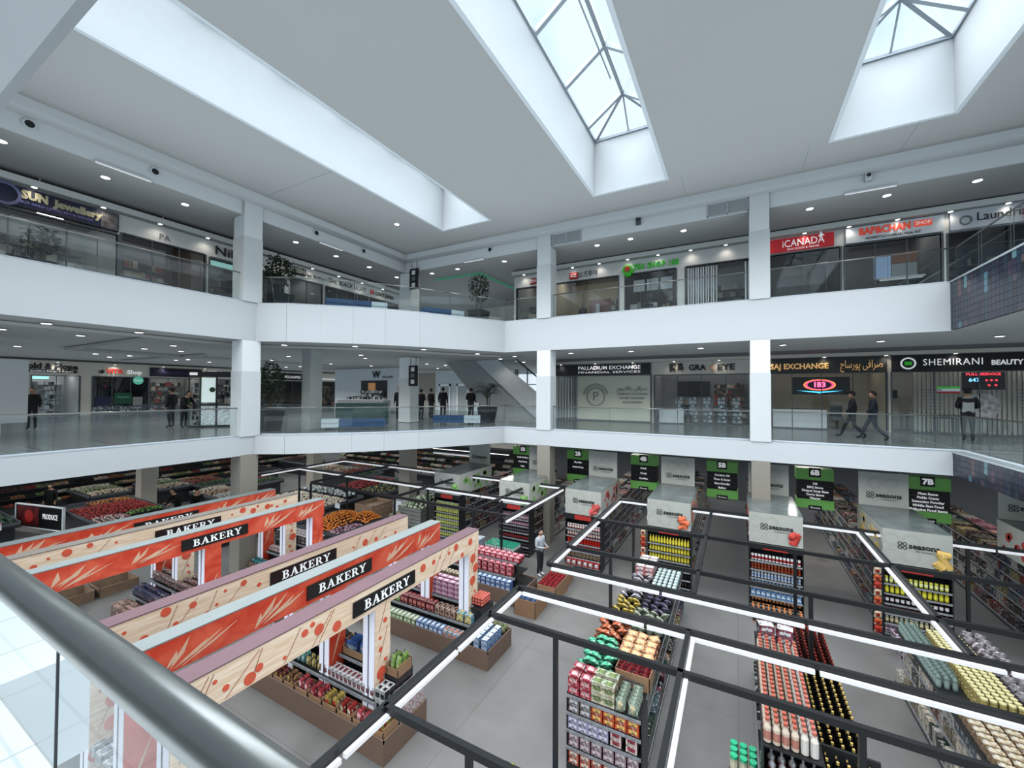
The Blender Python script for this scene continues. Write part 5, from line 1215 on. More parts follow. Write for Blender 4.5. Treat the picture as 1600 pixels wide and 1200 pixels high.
# ---- near gondola of drinks (right of centre)
t, lvN3 = gondola('black shelving island with drink bottles, right of the near centre', 1.0, 7.6, 11.6, 1.2, 3, hw=.68, seed=92, pal=P_DARK + [C('#6a2822')], sides=(1, 1), item=(.08, .14))
ob('top_tray', box(-.7, 7.05, 1.62, .02, 10.3, 1.64), t, mats=SHELFM); ob('end_unit', MB().box(-.7, 7.02, .1, -.68, 7.5, 1.66).box(-.7, 7.5, 0, .72, 7.54, 1.62).box(.02, 7.02, .1, .04, 10.3, 1.62).box(.70, 7.02, .1, .72, 7.5, 1.2), t, mats=SHELFM)
ob('lower_tray', box(.04, 7.05, 1.18, .70, 11.6, 1.2), t, mats=SHELFM)
for z in (.12, .62, 1.1): ob('end_shelf', box(-.68, 6.98, z - .02, .7, 7.5, z), t, mats=SHELFM)
wb = g_bottle(.052, .34, '#d0bca8', '#b85a48', '#b87868', .5)
wr = g_bottle(.052, .34, '#d8ccc0', '#c06858', '#d8d0c8', .5)
ORD = ['first', 'second', 'third', 'fourth', 'fifth', 'sixth']
for i in range(6):
    for j in range(22):
        put(wb if i < 4 else wr, 'juice_bottle', 'cream drink bottle with a coral cap, %s row from the left on the drinks island' % ORD[i], 'bottle', '%s row of coral capped bottles on the drinks island' % ORD[i], (.37 + i * .112, 7.16 + j * .113, 1.645), 0)
db = g_bottle(.046, .32, '#14100c', '#c8a860', '#2a2018', .35); dr = g_bottle(.046, .32, '#3c1410', '#8c3028', '#6a241c', .35)
for i in range(5):
    for j in range(35):
        m_ = db if j < 22 else dr
        put(m_, 'wine_bottle', ('black bottle with a gold cap' if j < 22 else 'dark red bottle') + ', %s row from the left on the lower drinks tray' % ORD[i], 'bottle', ('gold capped' if j < 22 else 'dark red') + ' bottles in the %s row of the lower drinks tray' % ORD[i], (1.1 + i * .125, 7.14 + j * .125, 1.205), 0)
grid(g_bottle(.05, .3, '#b0a8a8', '#b8bcc4', '#a82a2a', .3), 'bottle', 'silver topped bottle with a red label on the end shelf of the near drinks island', 'bottle', .36, 1.68, 7.0, 7.45, 1.105, .125, .12, 1)
grid(g_bottle(.05, .3, '#1c1a1c', '#8a8c94', '#8a2a2a', .3), 'bottle', 'dark silver topped bottle on the lower end shelf of the near drinks island', 'bottle', .36, 1.68, 7.0, 7.45, .625, .125, .12, 1)
grid([g_box(.26, .2, .14, '#d8d0d0', '#a04858', '#504858', '#e8e4e4')], 'carton', 'white and dark carton near the far end of the drinks island', 'carton', .32, .98, 9.65, 10.25, 1.645, .3, .26, 3, .15, .2)
grid(g_bottle(.04, .26, '#c87a48', '#e09058', '#1c1a18', .5), 'bottle', 'orange capped bottle at the far end of the drinks island', 'bottle', .35, 1.7, 14.1, 14.95, .0, .13, .13, 1)
# green topped canisters left of the drinks island
gt_ = g_jar(.058, .24, '#a8a088', '#2fae7c', '#c8c0a0')
pl = thing('pallet_stand', 'low dark plinth under the green lidded canisters', 'plinth', (.07, 7.5, 0)); ob('top', box(-.21, -.22, .55, .2, .22, .62), pl, mats=SHELFM); ob('leg_frame', MB().box(-.18, -.2, 0, .18, -.17, .55).box(-.18, .17, 0, .18, .2, .55), pl, mats=SHELFM)
grid(gt_, 'canister', 'tall canister with a bright green lid left of the drinks island', 'canister', -.13, .26, 7.3, 7.7, .62, .128, .128, 2, .245, 0)

# ---- right gondola (rice, tins, crisps)
t, lvN4 = gondola('black shelving island at the right edge with green bottles and gold tins', 3.9, 8.0, 12.8, 1.25, 3, hw=.70, seed=93, pal=[C(h) for h in ('#c8bca8', '#8a7a60', '#58606a', '#a8a098', '#3a4a3a', '#b8b0a0', '#7a3a34')], sides=(1, 1), item=(.1, .2))
ob('top_tray', box(-.7, 8.0, 1.24, .7, 12.8, 1.26), t, mats=SHELFM)
grid(g_bottle(.042, .3, '#74857d', '#6c8078', '#97a59e', .3), 'bottle', 'pale green glass bottle at the far left of the right island', 'bottle', 3.22, 3.56, 10.6, 12.7, 1.265, .11, .11)
grid(g_jar(.05, .15, '#8c7a40', '#cfc490', '#a8945a'), 'tin', 'gold topped tin in rows on the right island', 'tin', 3.6, 4.15, 10.0, 12.4, 1.265, .11, .11, 2, .15)
grid([g_bag(.2, .16, .24, '#cfc2c6', '#e4d4d8', s) for s in range(4)], 'bag', 'pale pink bag heaped on the right island', 'bag', 4.18, 4.6, 9.0, 12.7, 1.265, .2, .22, 2, .16, .6, tilt=.5)
grid([g_box(.18, .12, .05, '#b8a080', '#a88a68', '#98785a', '#d8c8a8')], 'packet', 'tan packet in trays on the right island', 'packet', 3.25, 4.1, 8.1, 9.9, 1.265, .18, .14, 3, .05, .2)
wbt = g_bottle(.035, .2, '#a8bcd8', '#e0e8f4', '#90a8d0', .5)
pt = thing('water_pallet', 'low pallet under the wrapped water bottles by the sixth end display', 'pallet', (4.9, 14.15, 0)); ob('deck', MB().box(-.85, -.38, .1, .85, .38, .13).box(-.85, -.38, 0, -.7, .38, .1).box(.7, -.38, 0, .85, .38, .1).box(-.1, -.38, 0, .1, .38, .1), pt, mats=WOOD)
grid(wbt, 'water_bottle', 'clear blue water bottle stacked on the low pallet by the sixth end display', 'bottle', 4.1, 5.7, 13.82, 14.5, .13, .085, .085, 1, .2)
st = thing('price_stand', 'small white price card on a post by the water bottles', 'sign', (4.82, 13.75, 0)); ob('post', box(-.012, -.012, 0, .012, .012, .85), st, mats=GREYP); ob('card', box(-.09, -.02, .75, .09, -.012, 1.0), st, mats=PAPER)
for gi in (5,):
    grid(g_box(.16, .3, .14, '#c8b8c8', '#c4b0c0', '#b0a0b0', '#6a2a4a'), 'carton', 'pale lilac carton stacked before the sixth end display', 'carton', 3.58, 4.1, 13.9, 14.7, 0, .17, .3, 3, .145, .03)
# ---------------------------------------------------------------- bakery tables with stepped trays
def bakery_table(label, x0, x1, y0, y1, tiers=((.0, .40), (.30, .74), (.62, 1.08)), endw=0.0):
    t = thing('bakery_table', label, 'display table', (0, 0, 0))
    ob('plinth', box(x0, y0, 0, x1, y1, .40), t, mats=BASEB)
    ob('plinth_top', box(x0 + .03, y0 + .03, .40, x1 - .03, y1 - .03, .405), t, mats=SHELFM)
    ob('rim', MB().box(x0, y0, .40, x1, y0 + .02, .46).box(x0, y1 - .02, .40, x1, y1, .46).box(x0, y0, .40, x0 + .02, y1, .46).box(x1 - .02, y0, .40, x1, y1, .46), t, mats=BASEB)
    for k, (dy, z) in enumerate(tiers[1:]):
        xe = x1 - endw - .12 * k
        sh = ob('step_shelf', box(x0, y0 + dy, z - .03, xe, y1 - .1, z), t, mats=SHELFM)
        ob('price_rail', box(x0, y0 + dy - .02, z - .05, xe, y0 + dy, z + .01), sh, mats=PRICE)
        ob('riser', box(x0 + .05, y0 + dy + .1, .40, xe - .05, y0 + dy + .13, z - .03), sh, mats=SHELFM)
    return t
def cases_of_bags(x0, x1, y0, y1, z, n, cols, what, where, seed=0, h=.2):
    """cardboard trays side by side, each filled with upright bags"""
    r = random.Random(seed); w_ = (x1 - x0) / n
    for i in range(n):
        cx = x0 + (i + .5) * w_; c1, c2 = cols[i % len(cols)]
        open_case('cardboard_tray', 'brown cardboard tray %s %s' % (('number ' + 'one two three four five six'.split()[i]) if n > 1 else 'alone', where), (cx, (y0 + y1) / 2, z), w_ * .94, y1 - y0, h * .75, low=.7)
        for k in range(4):
            for j in range(2):
                put(g_bag(w_ * .42, .09, h * 1.15, c1, c2, (i * 7 + k) % 5), 'bag', what[i % len(what)] + ' ' + where, 'bag', what[i % len(what)] + 's ' + where, (cx + (j - .5) * w_ * .44, y0 + .06 + (k + .3) * (y1 - y0 - .08) / 4.2, z + .015), r.uniform(-.15, .15), r.uniform(-.1, .25))
W1 = 'on the near bakery table'
bakery_table('nearest bakery table, low brown plinth with three stepped trays', -10.2, -5.57, 5.46, 6.62, endw=.5)
cases_of_bags(-10.1, -8.2, 5.5, 5.76, .41, 5, [('#7a2420', '#c0a040'), ('#8a5a34', '#c8a468'), ('#a07838', '#6a3a20')], ['dark red snack bag', 'brown pastry bag', 'gold snack bag'], 'at the front left of the near bakery table', 3)
cases_of_bags(-8.2, -6.0, 5.5, 5.78, .41, 5, [('#c0444c', '#e0a8a8'), ('#b83440', '#d87a7a'), ('#c8a850', '#b83028'), ('#b03024', '#e0d0b0')], ['pink bun bag', 'red bun bag', 'yellow and red cake bag', 'red cake bag'], 'at the front right of the near bakery table', 4, .22)
grid([g_bag(.17, .09, .22, '#4a8a88', '#a8c8c8', s) for s in range(3)], 'bag', 'teal bag on the middle step of the near bakery table', 'bag', -9.3, -8.3, 5.78, 6.02, .745, .14, .11, 1, .1, .2)
grid([g_bag(.17, .09, .2, '#a08c50', '#d0c088', s) for s in range(3)], 'bag', 'olive yellow bag on the middle step of the near bakery table', 'bag', -8.3, -7.75, 5.78, 6.02, .745, .14, .11, 1, .1, .2)
grid(g_box(.12, .2, .2, '#e0dada', '#e4dede', '#c8b0b4', '#8a3440'), 'carton', 'white carton with dark berries on the middle step of the near bakery table', 'carton', -7.7, -6.2, 5.79, 6.05, .745, .125, .22, 1, .2, .02)
cases_of_bags(-8.6, -7.55, 6.12, 6.5, 1.09, 1, [('#6aa0b0', '#c8d8dc')], ['pale blue packet'], 'at the left of the top step of the near bakery table', 5, .26)
cases_of_bags(-7.5, -6.65, 6.12, 6.5, 1.09, 1, [('#3c64a8', '#a8b8d0')], ['bright blue packet'], 'in the middle of the top step of the near bakery table', 6, .26)
grid(g_box(.3, .16, .13, '#d8c850', '#d8d4c8', '#c8b840', '#c8b030'), 'carton', 'yellow and white carton before the post of the near bakery table', 'carton', -6.62, -6.3, 6.1, 6.28, 1.085, .3, .17, 3, .135, .02)
cases_of_bags(-6.17, -5.85, 6.1, 6.5, 1.085, 1, [('#88a850', '#b0c880')], ['green packet'], 'at the right of the top step of the near bakery table', 7, .3)
t = ob('end_stand', box(-6.18, 6.08, .41, -5.88, 6.55, 1.08), None, mats=SHELFM); tag(t, 'dark stand under the green packets at the end of the near bakery table', 'stand')
grid(g_box(.13, .14, .2, '#d8d8d4', '#d0d0cc', '#303234', '#2a2c30'), 'carton', 'white carton with a black stripe at the end of the near bakery table', 'carton', -6.14, -5.88, 5.78, 6.06, .41, .13, .14, 3, .2, .02)
grid(g_box(.24, .2, .16, '#e4c8c8', '#e8dcdc', '#d8b8b8', '#6a3038'), 'carton', 'pale pink cake carton at the far right corner of the near bakery table', 'carton', -5.86, -5.6, 5.95, 6.58, .41, .24, .2, 3, .165, .03)
cases_of_bags(-6.0, -5.62, 5.5, 5.9, .41, 1, [('#a89038', '#a8382c')], ['red and gold packet'], 'at the front corner of the near bakery table', 8, .26)
# second table
bakery_table('second bakery table with green, blue and pink boxes on three steps', -9.9, -5.28, 8.5, 9.68, endw=.7)
FR = 'in the front row of the second bakery table'
grid(g_box(.13, .24, .16, '#a88a84', '#8a3a38', '#703030', '#c8b0a0'), 'carton', 'brown red carton ' + FR, 'carton', -9.3, -8.75, 8.53, 8.8, .41, .14, .26, 1)
grid(g_box(.13, .24, .17, '#c8d0b8', '#7a9a58', '#688848', '#d8e0c0'), 'carton', 'green and white carton ' + FR, 'carton', -8.75, -7.6, 8.53, 8.8, .41, .14, .26, 1)
grid(g_box(.13, .24, .17, '#8fa8cc', '#5c80b8', '#4a6ca4', '#d8e0ec'), 'carton', 'blue carton ' + FR, 'carton', -7.6, -6.7, 8.53, 8.8, .41, .14, .26, 1)
grid(g_box(.13, .24, .17, '#c8c8cc', '#a8b4c8', '#8898b0', '#c07a60'), 'carton', 'pale carton with small pictures ' + FR, 'carton', -6.7, -6.1, 8.53, 8.8, .41, .14, .26, 1)
FR = 'on the middle step of the second bakery table'
grid(g_box(.14, .24, .22, '#a0c070', '#8ab060', '#789c50', '#c8d8a0'), 'carton', 'leaf green carton ' + FR, 'carton', -9.0, -8.45, 8.84, 9.1, .745, .15, .26, 1)
grid(g_box(.13, .24, .22, '#b04048', '#8c2228', '#781c22', '#c87068'), 'carton', 'deep red carton ' + FR, 'carton', -8.45, -7.2, 8.84, 9.1, .745, .145, .26, 1)
grid(g_box(.14, .24, .2, '#d8b8a0', '#d0a890', '#b88a74', '#6a4438'), 'carton', 'beige carton ' + FR, 'carton', -7.2, -6.5, 8.84, 9.1, .745, .16, .26, 1)
grid(g_box(.2, .24, .2, '#8cc0d8', '#d8c078', '#78b0c8', '#e0d090'), 'carton', 'light blue and yellow carton ' + FR, 'carton', -6.5, -5.98, 8.84, 9.1, .745, .24, .26, 1)
grid(g_box(.2, .14, .13, '#e0a8c0', '#d890b0', '#c87898', '#f0c8d8'), 'carton', 'candy pink carton on the top step of the second bakery table', 'carton', -8.1, -6.58, 9.14, 9.55, 1.085, .2, .14, 3, .135, .02)
grid(g_round(.045, '#c86050'), 'apple', 'coral apple at the right of the top step of the second bakery table', 'apple', -6.2, -5.85, 9.14, 9.55, 1.085, .08, .08, 3, .075, .1, 0)
t = ob('end_stand', box(-6.1, 9.0, .41, -5.8, 9.6, 1.08), None, mats=SHELFM); tag(t, 'dark stand under the apples at the end of the second bakery table', 'stand')
grid(g_box(.15, .16, .13, '#e0e4ea', '#9ab4d8', '#7a98c4', '#c8d4e8'), 'carton', 'white and blue carton at the low right end of the second bakery table', 'carton', -5.78, -5.32, 8.55, 9.3, .41, .155, .165, 2, .135, .02)
grid([g_bag(.14, .08, .18, '#88905c', '#c8c098', s) for s in range(3)], 'bag', 'olive bag at the back right end of the second bakery table', 'bag', -5.78, -5.32, 9.35, 9.62, .41, .13, .12, 1, .1, .3)
# third table and its low cardboard bins
bakery_table('third bakery table with red cartons before the dark bottle display', -9.6, -5.95, 11.4, 12.7, endw=.3)
grid(g_box(.2, .2, .14, '#d8606c', '#c84050', '#a83040', '#e8a0a8'), 'carton', 'raspberry pink carton on the third bakery table', 'carton', -9.0, -6.3, 12.05, 12.5, 1.085, .22, .22, 1, .14, .02)
grid(g_box(.2, .2, .16, '#d04858', '#b83844', '#982c38', '#e09098'), 'carton', 'dark pink carton on the middle step of the third bakery table', 'carton', -9.0, -6.4, 11.74, 11.98, .745, .22, .22, 2, .16, .02)
grid([g_bag(.16, .1, .16, '#c8b49c', '#a08468', s) for s in range(3)], 'bag', 'tan bag in the front row of the third bakery table', 'bag', -9.0, -7.6, 11.44, 11.68, .41, .13, .12, 1, .1, .3)
grid(g_box(.16, .2, .14, '#8ca4cc', '#5a7cb4', '#486aa0', '#c8d4e8'), 'carton', 'blue carton in the front row of the third bakery table', 'carton', -7.6, -6.3, 11.44, 11.68, .41, .17, .22, 2, .14, .02)
for k, (x, y, w_, d, c1, c2, l) in enumerate(((-5.6, 11.5, .7, .85, '#5a7ab0', '#c0ccdc', 'blue'), (-5.4, 12.75, .65, 1.1, '#b83038', '#d86068', 'red'), (-5.45, 13.75, .6, .6, '#a82830', '#c85058', 'dark red'))):
    open_case('cardboard_bin', 'low brown cardboard bin filled with %s packets beside the third bakery table' % l, (x, y, 0), w_, d, .5, low=1)
    ob_ = box(x - w_ / 2 + .02, y - d / 2 + .02, .02, x + w_ / 2 - .02, y + d / 2 - .02, .32); tag(ob('cardboard_insert', ob_, None, mats=CARD), 'cardboard insert inside the bin of %s packets' % l, 'box')
    grid([g_bag(.18, .1, .16, c1, c2, s) for s in range(3)], 'packet', '%s packet in the cardboard bin by the third bakery table' % l, 'packet', x - w_ / 2 + .03, x + w_ / 2 - .03, y - d / 2 + .03, y + d / 2 - .03, .33, .14, .14, 2, .08, .4, tilt=.4)
# green capped jars and paper cone left of the dark bottles
st = thing('jar_stand', 'low black stand with green capped jars before the second end display', 'stand', (-8.15, 14.2, 0)); ob('body', box(-.7, -.35, 0, .7, .35, .6), st, mats=SHELFM)
grid(g_jar(.05, .15, '#98a8a0', '#2f9a7a', '#c8d0c8'), 'jar', 'small jar with a sea green lid before the second end display', 'jar', -8.8, -7.5, 13.87, 14.52, .6, .105, .105, 1, .15, .02)
grid(g_box(.14, .1, .3, '#d8d8dc', '#d0d4dc', '#b0b8c4', '#6a7a9a'), 'carton', 'white carton with grey print left of the sea green jars', 'carton', -9.35, -8.9, 13.6, 14.1, .0, .15, .12, 3, .3, .02)
# far bakery tables
bakery_table('far bakery table under the red portal, heaped with bagged bread', -15.7, -11.9, 4.9, 6.6, tiers=((0, .4), (.45, .7), (.85, 1.0)))
grid([g_bag(.24, .16, .2, c1, c2, s) for s, (c1, c2) in enumerate((('#9a7868', '#d8c0b0'), ('#b08878', '#6a4a44'), ('#c8a090', '#e0d0c8')))], 'bread_bag', 'bread bag at the front of the far bakery table', 'bag', -15.6, -12.0, 4.93, 5.33, .41, .17, .13, 2, .11, .5, tilt=.7)
grid([g_bag(.24, .16, .2, c1, c2, s) for s, (c1, c2) in enumerate((('#4a4a70', '#a08478'), ('#6a5a74', '#c0a49c'), ('#38406a', '#8a7484')))], 'bread_bag', 'purple bread bag on the middle step of the far bakery table', 'bag', -15.6, -12.2, 5.38, 5.75, .71, .17, .13, 2, .11, .5, tilt=.7)
grid([g_bag(.24, .16, .2, c1, c2, s) for s, (c1, c2) in enumerate((('#8c6a64', '#d0b0a8'), ('#a88078', '#5a4448')))], 'bread_bag', 'brown bread bag on the top step of the far bakery table', 'bag', -15.5, -13.0, 5.78, 6.45, 1.01, .19, .17, 2, .11, .5, tilt=.7)
bakery_table('farther bakery table under the red portal end with grey cartons', -15.75, -12.2, 8.7, 10.3, tiers=((0, .4), (.45, .75), (.85, 1.1)))
grid(g_box(.2, .16, .13, '#a8a0a0', '#584c50', '#403840', '#c8b8b4'), 'carton', 'grey carton on the top of the farther bakery table', 'carton', -15.6, -13.4, 9.6, 10.15, 1.11, .22, .18, 2, .135, .1)
grid(g_box(.18, .2, .14, '#c8a8a4', '#b08884', '#8a6460', '#e0c8c4'), 'carton', 'dusty pink carton on the middle step of the farther bakery table', 'carton', -15.7, -12.4, 9.18, 9.52, .76, .2, .3, 1, .14, .1)
grid([g_bag(.2, .12, .16, '#8c7468', '#c8b0a0', s) for s in range(3)], 'bag', 'brown bag at the front of the farther bakery table', 'bag', -15.05, -12.4, 8.75, 9.1, .41, .18, .16, 1, .12, .5, tilt=.5)
grid([g_bag(.22, .12, .16, '#3a9aa0', '#a0c8c8', s) for s in range(3)], 'bag', 'turquoise bag at the front left of the farther bakery table', 'bag', -15.7, -15.1, 8.75, 9.1, .41, .2, .16, 1, .12, .5, tilt=.5)
grid([g_bag(.18, .12, .2, '#7a3030', '#a88050', s) for s in range(3)], 'bag', 'maroon bag at the right top of the farther bakery table', 'bag', -13.3, -12.4, 9.3, 10.1, 1.11, .18, .16, 1, .12, .5)
open_case('wooden_bin', 'low brown bin on the floor behind the near handrail, left half', (-18.5, 4.75, 0), .9, 1.0, .3, m=WOOD, low=1); open_case('wooden_bin', 'low brown bin on the floor behind the near handrail, right half', (-18.5, 5.85, 0), .9, 1.0, .3, m=WOOD, low=1)
bakery_table('bakery table directly below the near gallery, seen through the glass panel', -11.0, -6.6, 2.0, 3.4, endw=.3)
grid(g_box(.18, .2, .15, '#dcdcdc', '#c8c8cc', '#b0b4bc', '#788094'), 'carton', 'white carton on the table directly below the near gallery', 'carton', -10.8, -8.0, 2.5, 3.3, 1.085, .3, .24, 1, .15, .3)
grid([g_bag(.24, .16, .2, '#a89888', '#d8ccc0', s) for s in range(3)], 'bag', 'pale bread bag on the table directly below the near gallery', 'bag', -10.8, -7.0, 2.03, 2.28, .41, .24, .2, 1, .15, .5, tilt=.6)

# ---------------------------------------------------------------- produce stands
LAST = [None]
def stand(label, x0, y0, x1, y1, z, name='produce_stand', rimh=.12, m=None):
    t = LAST[0] = thing(name, label, 'stand', (0, 0, 0)); m = m or SHELFM
    ob('body', box(x0 + .15, y0 + .15, 0, x1 - .15, y1 - .15, z - .12), t, mats=m)
    ob('tray', box(x0, y0, z - .12, x1, y1, z), t, mats=m)
    ob('rim', MB().box(x0, y0, z, x1, y0 + .03, z + rimh).box(x0, y1 - .03, z, x1, y1, z + rimh).box(x0, y0, z, x0 + .03, y1, z + rimh).box(x1 - .03, y0, z, x1, y1, z + rimh), t, mats=GREYP)
    return t
def pile(me, name, label, cat, x0, x1, y0, y1, z, d, crown=.25, cap=290, seed=0, layers=1):
    """fruit heaped in a low mound; past the limit the remainder is one stuff object"""
    r = random.Random(seed); me = me if isinstance(me, list) else [me]; pts = []
    nx, ny = max(1, int((x1 - x0) / d)), max(1, int((y1 - y0) / d))
    for i in range(nx):
        for j in range(ny):
            u_, v = (i + .5) / nx * 2 - 1, (j + .5) / ny * 2 - 1
            zz = z + crown * (1 - u_ * u_) * (1 - v * v)
            pts.append((x0 + (i + .5 + r.uniform(-.32, .32)) * (x1 - x0) / nx, y0 + (j + .5 + r.uniform(-.32, .32)) * (y1 - y0) / ny, zz + r.uniform(-.01, .02)))
    pts.sort(key=lambda p: (p[0]) ** 2 + p[1] ** 2)
    for p in pts[:cap]: put(r.choice(me), name, label, cat, label + 's', p, r.uniform(0, 6))
    if crown > .05:   # solid core so that no gap shows
        b = MB(); n = 6
        for i in range(n + 1):
            for j in range(n + 1):
                u_, v = i / n * 2 - 1, j / n * 2 - 1
                b.v.append((x0 + i * (x1 - x0) / n, y0 + j * (y1 - y0) / n, z + .01 + crown * (1 - u_ * u_) * (1 - v * v)))
        for i in range(n):
            for j in range(n): k = i * (n + 1) + j; b.f.append([k, k + n + 1, k + n + 2, k + 1]); b.m.append(0); b.c.append((.02, .02, .02))
        ob('mounded_liner', b, LAST[0], mats=SHELFM)
    if len(pts) > cap:
        b = MB(); m0 = me[0]
        for p in pts[cap:]:
            q = r.choice(me); k = len(b.v)
            b.v += [(v.co.x + p[0], v.co.y + p[1], v.co.z + p[2]) for v in q.vertices]
            b.f += [[k + i for i in f.vertices] for f in q.polygons]; b.m += [0] * len(q.polygons)
        o = ob(name + '_heap', b, None, mats=list(m0.materials)); b_ = o.data
        ca = b_.color_attributes.new('Col', 'FLOAT_COLOR', 'CORNER'); c0 = m0.color_attributes['Col'].data[0].color
        ca.data.foreach_set('color', list(c0) * len(b_.loops))
        tag(o, 'heaped ' + label if len(label.split()) < 16 else label, cat, None, 'stuff')
APL = [g_round(.05, '#8c1a18'), g_round(.05, '#a02a22')]
stand('broad dark stand of red fruit at the left, with a framed printed panel', -29.2, 7.0, -23.8, 9.7, .88)
pile(APL, 'red_apple', 'deep red apple on the broad stand at the left', 'apple', -28.0, -25.4, 7.1, 9.6, .9, .13, .12, 290, 1)
pile([g_round(.05, '#4a6a30'), g_round(.05, '#6a8a40')], 'green_pepper', 'green pepper on the broad stand at the left', 'pepper', -25.3, -24.6, 8.3, 9.6, .9, .13, .1, 200, 2)
pile([g_round(.05, '#b89a90'), g_round(.05, '#c8b0a8'), g_round(.05, '#8a4a48')], 'garlic_bulb', 'pale pink bulb on the broad stand at the left', 'garlic', -25.3, -24.0, 7.1, 8.2, .9, .14, .08, 200, 3)
pile([g_round(.05, '#b06a2c')], 'apricot', 'orange fruit at the back of the broad stand at the left', 'fruit', -28.9, -28.1, 8.0, 9.6, .9, .14, .08, 120, 4)
t = thing('framed_panel', 'framed black panel with a red fruit picture and white lettering at the left stand', 'panel', (-28.6, 6.4, .25), R(14))
ob('board', box(-1.7, -.03, 0, 1.5, .03, 1.0), t, mats=INK); ob('frame', MB().box(-1.75, -.05, -.05, 1.55, .05, 0).box(-1.75, -.05, 1.0, 1.55, .05, 1.05).box(-1.75, -.05, 0, -1.7, .05, 1.0).box(1.5, -.05, 0, 1.55, .05, 1.0), t, mats=RIM)
ob('fruit_print', box(-1.6, -.04, .05, -.1, -.03, .95), t, mats=mat('apple_print', C('#6a1c1c'), .5, var=.8, scale=2.5)); text(t, 'PRODUCE', (.7, -.045, .55), .34, WHL, width=1.0); ob('apple_ring', MB().lathe([(.3, 0), (.3, .01), (.18, .01)], 16), t, (-.75, -.045, .5), mats=REDS).rotation_euler = (R(90), 0, 0)
stand('dark stand with leafy vegetables at the far left edge', -33.0, 3.2, -27.6, 5.6, .8)
pile([g_round(.09, '#1c3020', .7), g_round(.09, '#2a4630', .7), g_round(.08, '#44604a', .7)], 'leafy_head', 'dark green leafy head on the stand at the far left edge', 'vegetable', -32.8, -27.8, 3.3, 5.5, .82, .2, .15, 280, 5)
for k in range(2):
    c = thing('price_card', 'white and pink price card on the far left vegetable stand, %s one' % ('left' if k == 0 else 'right'), 'sign', (-27.4, 3.9 + k * .8, .75), R(80)); ob('card', box(-.3, 0, 0, .3, .02, .32), c, mats=PAPER); ob('red_stripe', box(-.3, -.005, .2, .3, 0, .32), c, mats=mat('pink_stripe', C('#c8909a'), .5))
stand('black oval stand with cabbages and herbs, left of the corner column', -23.6, 9.4, -19.2, 12.6, .8)
pile([g_round(.08, '#a8b088'), g_round(.08, '#8a9c68'), g_round(.07, '#c8c8a8')], 'cabbage', 'pale green cabbage on the stand left of the corner column', 'cabbage', -23.4, -21.6, 9.6, 12.4, .82, .19, .18, 200, 6)
pile([g_round(.05, '#a8a8b4')], 'wrapped_pack', 'small wrapped pack on the stand left of the corner column', 'packet', -21.4, -20.4, 9.6, 10.8, .82, .13, .04, 90, 7)
pile([g_round(.06, '#8a7a3c'), g_round(.05, '#a89450')], 'ginger_root', 'yellow root on the stand left of the corner column', 'vegetable', -20.3, -19.4, 9.6, 11.0, .82, .15, .04, 60, 8)
stand('low black stand with white mushrooms and garlic', -23.0, 13.2, -18.4, 16.4, .72)
MU = [g_round(.06, '#c8b8a4'), g_round(.06, '#d8ccb8'), g_round(.055, '#b09480')]
pile(MU, 'mushroom', 'cream mushroom on the low stand behind the red portal end', 'mushroom', -22.8, -18.5, 13.3, 15.4, .74, .15, .2, 295, 9)
pile([g_round(.1, '#a8aca8'), g_round(.1, '#8c908c')], 'wrapped_cabbage', 'film wrapped cabbage at the back of the mushroom stand', 'cabbage', -22.8, -19.0, 15.5, 16.3, .8, .24, .1, 100, 10)
stand('black oval stand with red onions and mixed vegetables', -21.6, 16.8, -17.6, 20.4, .85)
pile([g_round(.06, '#7a1c1c'), g_round(.06, '#8c2c30')], 'red_onion', 'red onion on the black stand by the corner column', 'onion', -21.4, -19.6, 17.0, 20.0, .87, .15, .15, 220, 11)
pile([g_round(.06, '#2c3438'), g_round(.06, '#5a6448'), g_round(.05, '#a08a50')], 'avocado', 'dark avocado on the black stand by the corner column', 'avocado', -19.4, -17.8, 17.0, 20.0, .87, .15, .12, 220, 12)
stand('sloped orange stand with mandarins and purple fruit', -17.4, 11.4, -14.4, 14.0, .72)
OR = [g_round(.052, '#d8701c'), g_round(.052, '#e0822c')]
pile(OR, 'orange', 'bright orange in the left mound of the mandarin stand', 'orange', -16.6, -15.2, 11.6, 13.9, .74, .105, .42, 290, 13)
pile(OR, 'orange', 'bright orange in the right mound of the mandarin stand', 'orange', -15.6, -14.5, 13.0, 14.0, .8, .105, .3, 120, 14)
pile([g_round(.05, '#5a3444'), g_round(.05, '#a88088')], 'plum', 'purple plum at the front of the mandarin stand', 'plum', -15.15, -14.5, 11.5, 12.9, .74, .105, .05, 120, 15)
c = thing('price_card', 'white price card on a post among the oranges', 'sign', (-16.0, 12.7, 1.1)); ob('card', box(-.16, 0, .28, .16, .02, .5), c, mats=PAPER); ob('post', box(-.02, 0, 0, .02, .02, .28), c, mats=INK)
def crate(label, x0, y0, x1, y1, z, m=WOOD, name='wooden_crate', rows=4):
    t = LAST[0] = thing(name, label, 'crate', (0, 0, 0)); h = z / rows
    for k in range(rows):
        for a in ((x0, y0, x1, y0 + .03), (x0, y1 - .03, x1, y1), (x0, y0 + .03, x0 + .03, y1 - .03), (x1 - .03, y0 + .03, x1, y1 - .03)):
            ob('plank', box(a[0], a[1], k * h + .01, a[2], a[3], (k + 1) * h - .01), t, mats=m)
    ob('bottom', box(x0 + .03, y0 + .03, z * .7, x1 - .03, y1 - .03, z * .72), t, mats=m)
    for x in (x0 + .03, x1 - .07):
        for y in (y0 + .03, y1 - .07): ob('corner_post', box(x, y, 0, x + .04, y + .04, z), t, mats=m)
    return t
crate('brown wooden crate behind the oranges', -17.9, 15.3, -16.6, 16.8, .75)
